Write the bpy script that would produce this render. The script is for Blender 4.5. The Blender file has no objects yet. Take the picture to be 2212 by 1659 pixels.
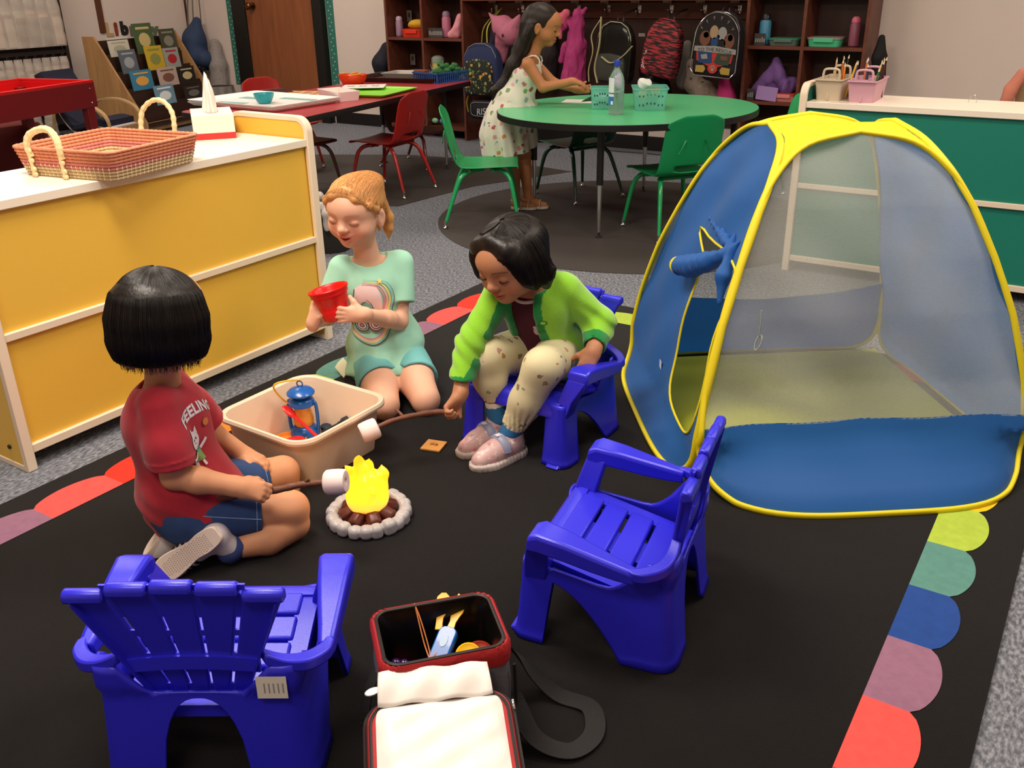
import bpy, bmesh, math, random
import numpy as np
from mathutils import Vector, Matrix, noise
from mathutils.bvhtree import BVHTree
PI=math.pi
C=bpy.context.scene.collection
S=bpy.context.scene
# ---------------------------------------------------------------- camera
FPX,PITCH,ROLL,YAW,HC=1983.33,.416305603,-.0170190271,.583266541,1.17
cam=bpy.data.cameras.new('camera'); camo=bpy.data.objects.new('camera',cam); C.objects.link(camo)
cam.sensor_fit='HORIZONTAL'; cam.sensor_width=36; cam.lens=FPX/2212*36; cam.clip_start=.02
F0=Vector((-math.sin(YAW),math.cos(YAW),0)); R0=Vector((math.cos(YAW),math.sin(YAW),0)); U0=Vector((0,0,1))
FW=F0*math.cos(PITCH)-U0*math.sin(PITCH); UP=F0*math.sin(PITCH)+U0*math.cos(PITCH)
RR=R0*math.cos(ROLL)+UP*math.sin(ROLL); UU=-R0*math.sin(ROLL)+UP*math.cos(ROLL)
camo.matrix_world=Matrix(((RR.x,UU.x,-FW.x,0),(RR.y,UU.y,-FW.y,0),(RR.z,UU.z,-FW.z,HC),(0,0,0,1)))
S.camera=camo
# ---------------------------------------------------------------- colour management, world, lamps
S.view_settings.view_transform='Standard'; S.view_settings.look='None'
S.view_settings.gamma=1; S.view_settings.use_curve_mapping=False
S.view_settings.exposure=0.0
W=bpy.data.worlds.new('world'); S.world=W; W.use_nodes=True
W.node_tree.nodes['Background'].inputs[0].default_value=(1,.93,.84,1)
W.node_tree.nodes['Background'].inputs[1].default_value=.05
def area(name,loc,size,power,col,rot=(0,0,0)):
    l=bpy.data.lights.new(name,'AREA'); l.shape='RECTANGLE'; l.size,l.size_y=size; l.energy=power; l.color=col
    o=bpy.data.objects.new(name,l); C.objects.link(o); o.location=loc; o.rotation_euler=rot
    return o
WARM=(1,.88,.76)
for i,(x,y,e) in enumerate([(-1.75,1.0,76),(-.6,-.5,38),(-.1,2.4,44),(-3.6,2.6,34),(-2.6,4.6,20),(-6.0,3.2,58),(-5.6,5.2,26),(.8,4.6,46)]):
    area('ceiling_lamp_light',(x,y,2.665),(1.15,.55),e,WARM)
# ---------------------------------------------------------------- materials
MATS={}
def s2l(c):
    return tuple((v/12.92 if v<=.04045 else ((v+.055)/1.055)**2.4) for v in c)
def hexc(h):
    h=h.lstrip('#'); return s2l(tuple(int(h[i:i+2],16)/255 for i in (0,2,4)))
def mat(name,col,rough=.5,metal=0,spec=.5,bump=0,bscale=200,var=0,vscale=8,alpha=1,trans=0,sheen=0,coat=0,emit=None,es=0,sss=0,ior=1.45,backcol=None):
    if name in MATS: return MATS[name]
    if isinstance(col,str): col=hexc(col)
    m=bpy.data.materials.new(name); m.use_nodes=True; nt=m.node_tree; n=nt.nodes; L=nt.links
    b=n['Principled BSDF']; b.inputs['Base Color'].default_value=(*col,1); b.inputs['Roughness'].default_value=rough
    b.inputs['Metallic'].default_value=metal; b.inputs['Specular IOR Level'].default_value=spec; b.inputs['IOR'].default_value=ior
    b.inputs['Alpha'].default_value=alpha; b.inputs['Transmission Weight'].default_value=trans
    b.inputs['Sheen Weight'].default_value=sheen; b.inputs['Coat Weight'].default_value=coat
    if sss: b.inputs['Subsurface Weight'].default_value=sss; b.inputs['Subsurface Radius'].default_value=(.012,.005,.003); b.inputs['Subsurface Scale'].default_value=1
    if emit: b.inputs['Emission Color'].default_value=(*emit,1); b.inputs['Emission Strength'].default_value=es
    tc=None
    if bump or var:
        tc=n.new('ShaderNodeTexCoord')
    if var:
        t=n.new('ShaderNodeTexNoise'); t.inputs['Scale'].default_value=vscale; t.inputs['Detail'].default_value=4
        L.new(tc.outputs['Object'],t.inputs['Vector'])
        mx=n.new('ShaderNodeMix'); mx.data_type='RGBA'; L.new(t.outputs['Fac'],mx.inputs[0])
        mx.inputs[6].default_value=(*[c*(1-var) for c in col],1); mx.inputs[7].default_value=(*[min(1,c*(1+var)) for c in col],1)
        L.new(mx.outputs[2],b.inputs['Base Color'])
    if bump:
        t=n.new('ShaderNodeTexNoise'); t.inputs['Scale'].default_value=bscale; t.inputs['Detail'].default_value=3
        L.new(tc.outputs['Object'],t.inputs['Vector'])
        bp=n.new('ShaderNodeBump'); bp.inputs['Strength'].default_value=bump; bp.inputs['Distance'].default_value=.002
        L.new(t.outputs['Fac'],bp.inputs['Height']); L.new(bp.outputs['Normal'],b.inputs['Normal'])
    MATS[name]=m; return m
def spots(name,base,cols,scale=14,size=.32,rough=.8,bump=.1,prob=.5,tall=1.0):
    """fabric with scattered coloured spots (pattern printed on the cloth)"""
    if name in MATS: return MATS[name]
    m=mat(name,base,rough,bump=bump,bscale=700); nt=m.node_tree; n=nt.nodes; L=nt.links; b=n['Principled BSDF']
    tc=n.new('ShaderNodeTexCoord'); mp=n.new('ShaderNodeMapping'); mp.inputs['Scale'].default_value=(1,1,tall)
    nz=n.new('ShaderNodeTexNoise'); nz.inputs['Scale'].default_value=scale*2.2; va=n.new('ShaderNodeMix'); va.data_type='RGBA'; va.blend_type='ADD'; va.inputs[0].default_value=.02
    L.new(tc.outputs['Object'],mp.inputs['Vector']); L.new(mp.outputs['Vector'],va.inputs[6]); L.new(nz.outputs['Color'],va.inputs[7]); L.new(tc.outputs['Object'],nz.inputs['Vector'])
    v=n.new('ShaderNodeTexVoronoi'); v.inputs['Scale'].default_value=scale; L.new(va.outputs[2],v.inputs['Vector'])
    lt=n.new('ShaderNodeMath'); lt.operation='LESS_THAN'; lt.inputs[1].default_value=size; L.new(v.outputs['Distance'],lt.inputs[0])
    sep=n.new('ShaderNodeSeparateColor'); L.new(v.outputs['Color'],sep.inputs[0])
    pr=n.new('ShaderNodeMath'); pr.operation='LESS_THAN'; pr.inputs[1].default_value=prob; L.new(sep.outputs[1],pr.inputs[0])
    mu=n.new('ShaderNodeMath'); mu.operation='MULTIPLY'; L.new(lt.outputs[0],mu.inputs[0]); L.new(pr.outputs[0],mu.inputs[1])
    cr=n.new('ShaderNodeValToRGB'); cr.color_ramp.interpolation='CONSTANT'; e=cr.color_ramp.elements
    e[0].position=0; e[0].color=(*hexc(cols[0]),1); e[1].position=1/len(cols); e[1].color=(*hexc(cols[1]),1)
    for i,c in enumerate(cols[2:]): q=e.new((i+2)/len(cols)); q.color=(*hexc(c),1)
    L.new(sep.outputs[0],cr.inputs[0])
    mx=n.new('ShaderNodeMix'); mx.data_type='RGBA'; L.new(mu.outputs[0],mx.inputs[0]); mx.inputs[6].default_value=(*hexc(base),1); L.new(cr.outputs[0],mx.inputs[7])
    L.new(mx.outputs[2],b.inputs['Base Color']); return m
def wood(name,c1,c2,rough=.45,scale=3,axis='Z',coat=0):
    if name in MATS: return MATS[name]
    m=mat(name,c1,rough,coat=coat); nt=m.node_tree; n=nt.nodes; L=nt.links; b=n['Principled BSDF']
    tc=n.new('ShaderNodeTexCoord'); mp=n.new('ShaderNodeMapping'); sc={'X':(.12,1,1),'Y':(1,.12,1),'Z':(1,1,.12)}[axis]
    mp.inputs['Scale'].default_value=[v*scale*6 for v in sc]
    t=n.new('ShaderNodeTexNoise'); t.inputs['Scale'].default_value=2; t.inputs['Detail'].default_value=8; t.inputs['Distortion'].default_value=.6
    L.new(tc.outputs['Object'],mp.inputs['Vector']); L.new(mp.outputs['Vector'],t.inputs['Vector'])
    cr=n.new('ShaderNodeValToRGB'); cr.color_ramp.elements[0].position=.3; cr.color_ramp.elements[1].position=.7
    cr.color_ramp.elements[0].color=(*hexc(c1),1); cr.color_ramp.elements[1].color=(*hexc(c2),1)
    L.new(t.outputs['Fac'],cr.inputs[0]); L.new(cr.outputs[0],b.inputs['Base Color']); return m
# ---------------------------------------------------------------- mesh building
def T(x,y,z): return Matrix.Translation((x,y,z))
def RX(a): return Matrix.Rotation(a,4,'X')
def RY(a): return Matrix.Rotation(a,4,'Y')
def RZ(a): return Matrix.Rotation(a,4,'Z')
def SC(x,y,z): return Matrix.Diagonal((x,y,z,1))
def frame(o,xd,yd,zd):
    return Matrix(((xd[0],yd[0],zd[0],o[0]),(xd[1],yd[1],zd[1],o[1]),(xd[2],yd[2],zd[2],o[2]),(0,0,0,1)))
class MB:
    def __init__(s): s.v=[]; s.f=[]; s.m=[]; s.M=Matrix(); s.mi=0
    def at(s,M): s.M=M; return s
    def use(s,i): s.mi=i; return s
    def add(s,vs,fs):
        n=len(s.v); s.v+= [tuple(s.M@Vector(v)) for v in vs]; s.f+=[tuple(n+i for i in f) for f in fs]; s.m+=[s.mi]*len(fs); return s
    def box(s,x0,x1,y0,y1,z0,z1):
        return s.add([(x0,y0,z0),(x1,y0,z0),(x1,y1,z0),(x0,y1,z0),(x0,y0,z1),(x1,y0,z1),(x1,y1,z1),(x0,y1,z1)],
                     [(0,3,2,1),(4,5,6,7),(0,1,5,4),(1,2,6,5),(2,3,7,6),(3,0,4,7)])
    def cb(s,c,d): return s.box(c[0]-d[0]/2,c[0]+d[0]/2,c[1]-d[1]/2,c[1]+d[1]/2,c[2]-d[2]/2,c[2]+d[2]/2)
    def loft(s,rings,cap0=True,cap1=True,closed=False):
        k=len(rings[0]); vs=[p for r in rings for p in r]; fs=[]
        n=len(rings)
        for i in range(n if closed else n-1):
            a=i*k; b=((i+1)%n)*k
            for j in range(k): fs.append((a+j,a+(j+1)%k,b+(j+1)%k,b+j))
        if cap0 and not closed: fs.append(tuple(range(k-1,-1,-1)))
        if cap1 and not closed: fs.append(tuple((n-1)*k+j for j in range(k)))
        return s.add(vs,fs)
    def lathe(s,prof,seg=24,cap0=True,cap1=True,sx=1,sy=1,a0=0):
        return s.loft([[(r*sx*math.cos(a0+2*PI*j/seg),r*sy*math.sin(a0+2*PI*j/seg),z) for j in range(seg)] for r,z in prof],cap0,cap1)
    def prism(s,poly,z0,z1):
        return s.loft([[(x,y,z0) for x,y in poly],[(x,y,z1) for x,y in poly]])
    def tube(s,pts,r,seg=8,closed=False,caps=True,flat=1.0):
        pts=[Vector(p) for p in pts]; n=len(pts); rad=r if isinstance(r,(list,tuple)) else [r]*n
        rings=[]; up=None
        for i,p in enumerate(pts):
            if closed: t=pts[(i+1)%n]-pts[i-1]
            else: t=pts[min(i+1,n-1)]-pts[max(i-1,0)]
            if t.length<1e-9: t=Vector((0,0,1))
            t.normalize()
            if up is None:
                up=Vector((0,0,1)) if abs(t.z)<.9 else Vector((1,0,0))
            a=up-t*up.dot(t)
            if a.length<1e-6: a=t.orthogonal()
            a.normalize(); up=a; b=t.cross(a)
            rings.append([tuple(p+(a*math.cos(2*PI*j/seg)*flat+b*math.sin(2*PI*j/seg))*rad[i]) for j in range(seg)])
        return s.loft(rings,caps,caps,closed)
    def sphere(s,c,r,seg=16,rings=10):
        if not isinstance(r,(tuple,list)): r=(r,r,r)
        R=[]
        for i in range(1,rings):
            t=PI*i/rings; R.append([(c[0]+r[0]*math.sin(t)*math.cos(2*PI*j/seg),c[1]+r[1]*math.sin(t)*math.sin(2*PI*j/seg),c[2]-r[2]*math.cos(t)) for j in range(seg)])
        n0=len(s.v); s.loft(R,False,False)
        top=len(s.v); s.v.append(tuple(s.M@Vector((c[0],c[1],c[2]-r[2])))); s.v.append(tuple(s.M@Vector((c[0],c[1],c[2]+r[2]))))
        l=n0+(rings-2)*seg
        for j in range(seg):
            s.f.append((top,n0+(j+1)%seg,n0+j)); s.f.append((top+1,l+j,l+(j+1)%seg)); s.m+=[s.mi]*2
        return s
    def grid(s,fn,nu,nv,u0=0,u1=1,v0=0,v1=1,thick=0,wrapu=False):
        vs=[];fs=[]
        for j in range(nv+1):
            for i in range(nu+1 if not wrapu else nu):
                vs.append(tuple(fn(u0+(u1-u0)*i/nu,v0+(v1-v0)*j/nv)))
        w=nu+1 if not wrapu else nu
        for j in range(nv):
            for i in range(nu):
                a=j*w+i; b=j*w+(i+1)%w if wrapu else a+1
                fs.append((a,b,b+w,a+w))
        return s.add(vs,fs)
def spline(pts,n=8,closed=False):
    P=[Vector(p) for p in pts]; N=len(P); out=[]
    rng=range(N if closed else N-1)
    for i in rng:
        p0=P[i-1] if (closed or i>0) else P[0]*2-P[1]; p1=P[i]; p2=P[(i+1)%N]
        p3=P[(i+2)%N] if (closed or i+2<N) else P[-1]*2-P[-2]
        for k in range(n):
            t=k/n; out.append(.5*((2*p1)+(p2-p0)*t+(2*p0-5*p1+4*p2-p3)*t*t+(3*p1-p0-3*p2+p3)*t**3))
    if not closed: out.append(P[-1])
    return out
def rrect(w,d,r,n=5,cx=0,cy=0):
    o=[]
    for (sx,sy,a) in ((1,1,0),(-1,1,PI/2),(-1,-1,PI),(1,-1,1.5*PI)):
        for k in range(n+1):
            t=a+PI/2*k/n; o.append((cx+sx*(w/2-r)+r*math.cos(t),cy+sy*(d/2-r)+r*math.sin(t)))
    return o
def obj(name,mb,ms,parent=None,bevel=0,smooth=True,ang=40,solid=0,subd=0,seg=2,loc=None):
    me=bpy.data.meshes.new(name)
    if isinstance(mb,MB):
        me.from_pydata(mb.v,[],mb.f); mi=mb.m
    else: me.from_pydata(mb[0],[],mb[1]); mi=None
    if not isinstance(ms,(list,tuple)): ms=[ms]
    for m in ms: me.materials.append(m)
    if mi and len(ms)>1: me.polygons.foreach_set('material_index',mi)
    if smooth: me.shade_smooth(); me.set_sharp_from_angle(angle=math.radians(ang))
    me.update()
    o=bpy.data.objects.new(name,me); C.objects.link(o)
    if parent: o.parent=parent
    if loc: o.location=loc
    if solid: q=o.modifiers.new('s','SOLIDIFY'); q.thickness=solid; q.offset=0
    if bevel: q=o.modifiers.new('b','BEVEL'); q.width=bevel; q.segments=seg; q.limit_method='ANGLE'; q.angle_limit=math.radians(35)
    if subd: q=o.modifiers.new('u','SUBSURF'); q.levels=subd; q.render_levels=subd
    return o
def tag(o,label,cat,group=None):
    o['label']=label; o['category']=cat
    if group: o['group']=group
    return o
def thing(name,label,cat,loc=(0,0,0),rz=0,group=None):
    o=bpy.data.objects.new(name,None); o.empty_display_size=.05; C.objects.link(o); o.location=loc; o.rotation_euler=(0,0,rz)
    return tag(o,label,cat,group)
def struct(name,mb,m,**k):
    o=obj(name,mb,m,**k); o['kind']='structure'; return o
def dup(root,loc=None,rz=None,label=None):
    r=root.copy(); C.objects.link(r)
    if loc: r.location=loc
    if rz is not None: r.rotation_euler=(0,0,rz)
    if label: r['label']=label
    for ch in list(root.children):
        c=ch.copy(); C.objects.link(c); c.parent=r
        for g in list(ch.children):
            d=g.copy(); C.objects.link(d); d.parent=c
    return r
def text_mesh(txt,size,extrude=.0,bold=True,sx=1,shear=0,align='CENTER',off=0,spacing=1):
    c=bpy.data.curves.new('t','FONT'); c.body=txt; c.size=size; c.extrude=extrude; c.align_x=align; c.align_y='CENTER'; c.shear=shear; c.offset=off; c.space_character=spacing
    c.resolution_u=3
    o=bpy.data.objects.new('t',c); C.objects.link(o); dg=bpy.context.evaluated_depsgraph_get(); me=o.evaluated_get(dg).to_mesh()
    v=[(p.co.x*sx,p.co.y,p.co.z) for p in me.vertices]; f=[tuple(p.vertices) for p in me.polygons]
    o.evaluated_get(dg).to_mesh_clear(); bpy.data.objects.remove(o); bpy.data.curves.remove(c)
    return v,f
def bvh_of(o):
    me=o.data; return BVHTree.FromPolygons([o.matrix_world@v.co for v in me.vertices],[tuple(p.vertices) for p in me.polygons])
def tess(vs,fs,maxlen):
    """triangulate + subdivide flat 2d polys until edges < maxlen"""
    bm=bmesh.new(); V=[bm.verts.new((v[0],v[1],v[2] if len(v)>2 else 0)) for v in vs]
    for f in fs:
        try: bm.faces.new([V[i] for i in f])
        except ValueError: pass
    bmesh.ops.triangulate(bm,faces=bm.faces[:])
    for _ in range(7):
        es=[e for e in bm.edges if e.calc_length()>maxlen]
        if not es: break
        bmesh.ops.subdivide_edges(bm,edges=es,cuts=1); bmesh.ops.triangulate(bm,faces=bm.faces[:])
    bm.verts.index_update(); v=[tuple(q.co) for q in bm.verts]; f=[tuple(x.index for x in q.verts) for q in bm.faces]; bm.free(); return v,f
def decal(name,shapes,M,tree,mats,parent,off=.0012,maxlen=.006,depth=.4):
    """print flat coloured shapes (list of (verts2d, faces, material index)) on a surface: M maps the flat drawing in front of the surface, cast along -Z of M"""
    mb=MB(); d=(M.to_3x3()@Vector((0,0,-1))).normalized()
    for li,(vs,fs,mi) in enumerate(shapes):
        v,f=tess(vs,fs,maxlen); out=[]; ok=[]
        for p in v:
            o=M@Vector(p); h=tree.ray_cast(o,d,depth)
            if h[0] is None: out.append(tuple(o)); ok.append(False)
            else: out.append(tuple(h[0]-d*(off+li*.00025))); ok.append(True)
        f=[q for q in f if all(ok[i] for i in q)]
        mb.mi=mi; mb.add(out,f)
    return obj(name,mb,mats,parent,smooth=True,ang=80)
def ell(cx,cy,rx,ry,n=20,a=0):
    ca,sa=math.cos(a),math.sin(a)
    return [(cx+rx*math.cos(t)*ca-ry*math.sin(t)*sa, cy+rx*math.cos(t)*sa+ry*math.sin(t)*ca) for t in [2*PI*i/n for i in range(n)]]
def shp(poly,mi): return (poly,[tuple(range(len(poly)))],mi)
def strip(pts,w,mi,taper=False):
    n=len(pts); vs=[]; fs=[]
    for i,p in enumerate(pts):
        a=pts[max(0,i-1)]; b=pts[min(n-1,i+1)]; dx,dy=b[0]-a[0],b[1]-a[1]; l=math.hypot(dx,dy) or 1
        k=w/2*(1 if not taper else max(.15,math.sin(PI*min(1,(i+.6)/n))))
        vs+=[(p[0]-dy/l*k,p[1]+dx/l*k),(p[0]+dy/l*k,p[1]-dx/l*k)]
    for i in range(n-1): fs.append((2*i,2*i+1,2*i+3,2*i+2))
    return (vs,fs,mi)
# ---------------------------------------------------------------- implicit modelling: smooth unions of tapered limbs, meshed as ONE skin
def _smin(a,b,k):
    if k<=0: return np.minimum(a,b)
    h=np.maximum(k-np.abs(a-b),0)/k
    return np.minimum(a,b)-h*h*k*.25
class Body:
    def __init__(s,lo,hi,res):
        s.lo=np.array(lo,np.float32); s.res=res; s.n=np.ceil((np.array(hi)-s.lo)/res).astype(int)+1
        s.g=np.full(s.n,1.0,np.float32)
    def _region(s,lo,hi,pad):
        a=np.clip(np.floor((np.array(lo)-pad-s.lo)/s.res).astype(int),0,s.n); b=np.clip(np.ceil((np.array(hi)+pad-s.lo)/s.res).astype(int)+1,0,s.n)
        if (b<=a).any(): return None
        ax=[(s.lo[i]+np.arange(a[i],b[i])*s.res).astype(np.float32) for i in range(3)]
        sl=tuple(slice(a[i],b[i]) for i in range(3))
        return sl,ax[0][:,None,None],ax[1][None,:,None],ax[2][None,None,:]
    def _put(s,sl,d,k,op):
        if op=='+': s.g[sl]=_smin(s.g[sl],d,k)
        elif op=='-': s.g[sl]=-_smin(-s.g[sl],d,k)
    def cone(s,a,b,ra,rb,k=.012,op='+',flat=None):
        """tapered limb; flat=(axis vector, factor<1) squashes the section along axis"""
        a=np.array(a,float);b=np.array(b,float); r=max(ra,rb)
        R=s._region(np.minimum(a,b)-r,np.maximum(a,b)+r,k+.004)
        if R is None: return s
        sl,X,Y,Z=R; ab=b-a; L2=max(ab@ab,1e-12)
        px,py,pz=X-a[0],Y-a[1],Z-a[2]
        t=np.clip((px*ab[0]+py*ab[1]+pz*ab[2])/L2,0,1)
        dx,dy,dz=px-ab[0]*t,py-ab[1]*t,pz-ab[2]*t
        if flat:
            ax=np.array(flat[0],float); ax/=np.linalg.norm(ax); q=dx*ax[0]+dy*ax[1]+dz*ax[2]; e=1/flat[1]-1
            dx=dx+ax[0]*q*e; dy=dy+ax[1]*q*e; dz=dz+ax[2]*q*e
        d=np.sqrt(dx*dx+dy*dy+dz*dz)-(ra+(rb-ra)*t)
        s._put(sl,d.astype(np.float32),k,op); return s
    def chain(s,pts,rs,k=.012,op='+',flat=None):
        for i in range(len(pts)-1): s.cone(pts[i],pts[i+1],rs[i],rs[i+1],k,op,flat)
        return s
    def ell(s,c,r,M=None,k=.012,op='+'):
        """ellipsoid, radii r, orientation rows of M (3x3, columns = local axes)"""
        c=np.array(c,float); r=np.array(r,float); m=r.max()
        R=s._region(c-m,c+m,k+.004)
        if R is None: return s
        sl,X,Y,Z=R; px,py,pz=X-c[0],Y-c[1],Z-c[2]
        if M is None: M=np.eye(3)
        M=np.array(M,float)
        q=[(px*M[0,i]+py*M[1,i]+pz*M[2,i])/r[i] for i in range(3)]
        k0=np.sqrt(q[0]**2+q[1]**2+q[2]**2); k1=np.sqrt(sum((q[i]/r[i])**2 for i in range(3)))
        d=k0*(k0-1)/np.maximum(k1,1e-9)
        s._put(sl,d.astype(np.float32),k,op); return s
    def box(s,c,h,M=None,r=.01,k=.005,op='+'):
        c=np.array(c,float); h=np.array(h,float); m=np.linalg.norm(h)+r
        R=s._region(c-m,c+m,k+.004)
        if R is None: return s
        sl,X,Y,Z=R; px,py,pz=X-c[0],Y-c[1],Z-c[2]
        M=np.eye(3) if M is None else np.array(M,float)
        q=[np.abs(px*M[0,i]+py*M[1,i]+pz*M[2,i])-(h[i]-r) for i in range(3)]
        d=np.sqrt(sum(np.maximum(v,0)**2 for v in q))+np.minimum(np.maximum(np.maximum(q[0],q[1]),q[2]),0)-r
        s._put(sl,d.astype(np.float32),k,op); return s
    def cut(s,p,n,k=.004):
        """remove everything on the +n side of the plane through p"""
        n=np.array(n,float); n/=np.linalg.norm(n)
        X,Y,Z=[(s.lo[i]+np.arange(s.n[i])*s.res).astype(np.float32) for i in range(3)]
        d=(X[:,None,None]-p[0])*n[0]+(Y[None,:,None]-p[1])*n[1]+(Z[None,None,:]-p[2])*n[2]
        s.g=-_smin(-s.g,-d.astype(np.float32),k); return s
    def cutcap(s,a,n,rad,p0=None,length=.3,k=.004):
        """cut with a flat-faced cylinder starting at a going +n (for hems on one limb only)"""
        n=np.array(n,float); n/=np.linalg.norm(n); a=np.array(a,float)
        R=s._region(np.minimum(a,a+n*length)-rad,np.maximum(a,a+n*length)+rad,0)
        if R is None: return s
        sl,X,Y,Z=R; px,py,pz=X-a[0],Y-a[1],Z-a[2]; t=px*n[0]+py*n[1]+pz*n[2]
        rr=np.sqrt(np.maximum((px-t*n[0])**2+(py-t*n[1])**2+(pz-t*n[2])**2,0))-rad
        d=np.maximum(np.maximum(-t,t-length),rr)
        s.g[sl]=-_smin(-s.g[sl],d.astype(np.float32),k); return s
    def disp(s,fn):
        """displace: fn(X,Y,Z)->offset, near the surface only"""
        X,Y,Z=[(s.lo[i]+np.arange(s.n[i])*s.res).astype(np.float32) for i in range(3)]
        idx=np.nonzero(np.abs(s.g)<.02); 
        s.g[idx]+=fn(X[idx[0]],Y[idx[1]],Z[idx[2]]).astype(np.float32); return s
    def merge(s,o,k=.012): s.g=_smin(s.g,o.g,k); return s
    def twin(s): o=Body.__new__(Body); o.lo=s.lo; o.res=s.res; o.n=s.n; o.g=np.full(s.n,1.0,np.float32); return o
    def minus(s,other,off=0):
        s.g=np.maximum(s.g,-(other.g+off)); return s
    def mesh(s,relax=1):
        g=s.g; g[0]=g[-1]=.01; g[:,0]=g[:,-1]=.01; g[:,:,0]=g[:,:,-1]=.01
        ins=g<0; nx,ny,nz=[v-1 for v in g.shape]
        cnt=np.zeros((nx,ny,nz),np.int8)
        for a in (0,1):
            for b in (0,1):
                for c in (0,1): cnt+=ins[a:a+nx,b:b+ny,c:c+nz]
        act=np.nonzero((cnt>0)&(cnt<8)); N=len(act[0]); del cnt
        vid=np.full((nx,ny,nz),-1,np.int32); vid[act]=np.arange(N)
        P=np.zeros((N,3),np.float64); K=np.zeros(N)
        cor=[(a,b,c) for a in (0,1) for b in (0,1) for c in (0,1)]
        for i,ca in enumerate(cor):
            for cb in cor[i+1:]:
                if sum(abs(ca[q]-cb[q]) for q in range(3))!=1: continue
                va=g[act[0]+ca[0],act[1]+ca[1],act[2]+ca[2]]; vb=g[act[0]+cb[0],act[1]+cb[1],act[2]+cb[2]]
                m=(va<0)!=(vb<0); t=np.where(m,va/np.where(m,va-vb,1),0)
                for q in range(3): P[:,q]+=np.where(m,ca[q]+(cb[q]-ca[q])*t,0)
                K+=m
        P/=K[:,None]; base=np.stack(act,1)
        V=s.lo[None,:]+(base+P)*s.res
        quads=[]
        for ax in range(3):
            a=[slice(1,-1)]*3; a[ax]=slice(0,-1); b=[slice(1,-1)]*3; b[ax]=slice(1,None)
            ga=ins[tuple(a)]; gb=ins[tuple(b)]
            for sgn,msk in ((1,ga&~gb),(-1,~ga&gb)):
                I=np.stack(np.nonzero(msk),1)
                off=np.array([1,1,1]); off[ax]=0; I=I+off
                u,w=[(1,2),(2,0),(0,1)][ax]; du=np.zeros(3,int); du[u]=1; dw=np.zeros(3,int); dw[w]=1
                def vv(J): return vid[J[:,0],J[:,1],J[:,2]]
                q=np.stack([vv(I-du-dw),vv(I-dw),vv(I),vv(I-du)],1)
                if sgn<0: q=q[:,::-1]
                quads.append(q)
        Q=np.concatenate(quads); Q=Q[(Q>=0).all(1)]
        for _ in range(relax):
            A=np.zeros_like(V); D=np.zeros(len(V))
            for i in range(4):
                for j in ((i+1)%4,(i+3)%4):
                    for q in range(3): A[:,q]+=np.bincount(Q[:,i],V[Q[:,j],q],len(V))
                    D+=np.bincount(Q[:,i],minlength=len(V))
            D[D==0]=1; V=V*.5+.5*A/D[:,None]
        return V,Q
def sdf_obj(name,body,ms,parent=None,relax=1,colfn=None):
    V,Q=body.mesh(relax); me=bpy.data.meshes.new(name)
    me.vertices.add(len(V)); me.vertices.foreach_set('co',V.astype(np.float32).ravel())
    me.loops.add(Q.size); me.loops.foreach_set('vertex_index',Q.astype(np.int32).ravel())
    me.polygons.add(len(Q)); me.polygons.foreach_set('loop_start',np.arange(0,Q.size,4,dtype=np.int32))
    me.update(calc_edges=True); me.validate()
    if not isinstance(ms,(list,tuple)): ms=[ms]
    for m in ms: me.materials.append(m)
    me.shade_smooth()
    if colfn is not None:
        at=me.color_attributes.new('tint','FLOAT_COLOR','POINT'); c=np.ones((len(V),4),np.float32); c[:,:3]=colfn(V); at.data.foreach_set('color',c.ravel())
    o=bpy.data.objects.new(name,me); C.objects.link(o)
    if parent: o.parent=parent
    return o
def vnoise(x,y,z,seed=0):
    """cheap smooth pseudo-noise from rotated sines"""
    r=random.Random(seed); o=0
    for i in range(5):
        a,b,c=[r.uniform(-1,1) for _ in range(3)]; l=math.sqrt(a*a+b*b+c*c); f=r.uniform(.7,1.5)/l
        o=o+np.sin((a*x+b*y+c*z)*f+r.uniform(0,6.28)+1.3*np.sin((b*x+c*y+a*z)*f*.7+r.uniform(0,6)))
    return o/5
def nrm(v): v=np.array(v,float); return v/np.linalg.norm(v)
# ---------------------------------------------------------------- room shell
XL,XR,YB,YF,ZC=-7.88,2.6,6.28,-2.2,2.7
def carpet_mat():
    m=mat('carpet','#6b6d72',.95,spec=.1); nt=m.node_tree; n=nt.nodes; L=nt.links; b=n['Principled BSDF']
    tc=n.new('ShaderNodeTexCoord')
    def nz(s,d,mp=None):
        t=n.new('ShaderNodeTexNoise'); t.inputs['Scale'].default_value=s; t.inputs['Detail'].default_value=d; L.new((mp or tc).outputs['Vector' if mp else 'Object'],t.inputs['Vector']); return t
    mp=n.new('ShaderNodeMapping'); mp.inputs['Scale'].default_value=(1,.45,1); mp.inputs['Rotation'].default_value=(0,0,.5); L.new(tc.outputs['Object'],mp.inputs['Vector'])
    a=nz(150,6,mp); c=nz(1.2,2); d=nz(420,2)
    cr=n.new('ShaderNodeValToRGB'); e=cr.color_ramp.elements; e[0].position=.36; e[1].position=.66
    e[0].color=(*hexc('#5c5f66'),1); e[1].color=(*hexc('#9b9ca2'),1); q=e.new(.5); q.color=(*hexc('#787b83'),1)
    L.new(a.outputs['Fac'],cr.inputs[0])
    mx=n.new('ShaderNodeMix'); mx.data_type='RGBA'; mx.blend_type='MULTIPLY'; mx.inputs[0].default_value=.2
    L.new(cr.outputs[0],mx.inputs[6]); L.new(c.outputs['Fac'],mx.inputs[7]); L.new(mx.outputs[2],b.inputs['Base Color'])
    bp=n.new('ShaderNodeBump'); bp.inputs['Strength'].default_value=.6; bp.inputs['Distance'].default_value=.004; L.new(d.outputs['Fac'],bp.inputs['Height']); L.new(bp.outputs['Normal'],b.inputs['Normal'])
    return m
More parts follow.
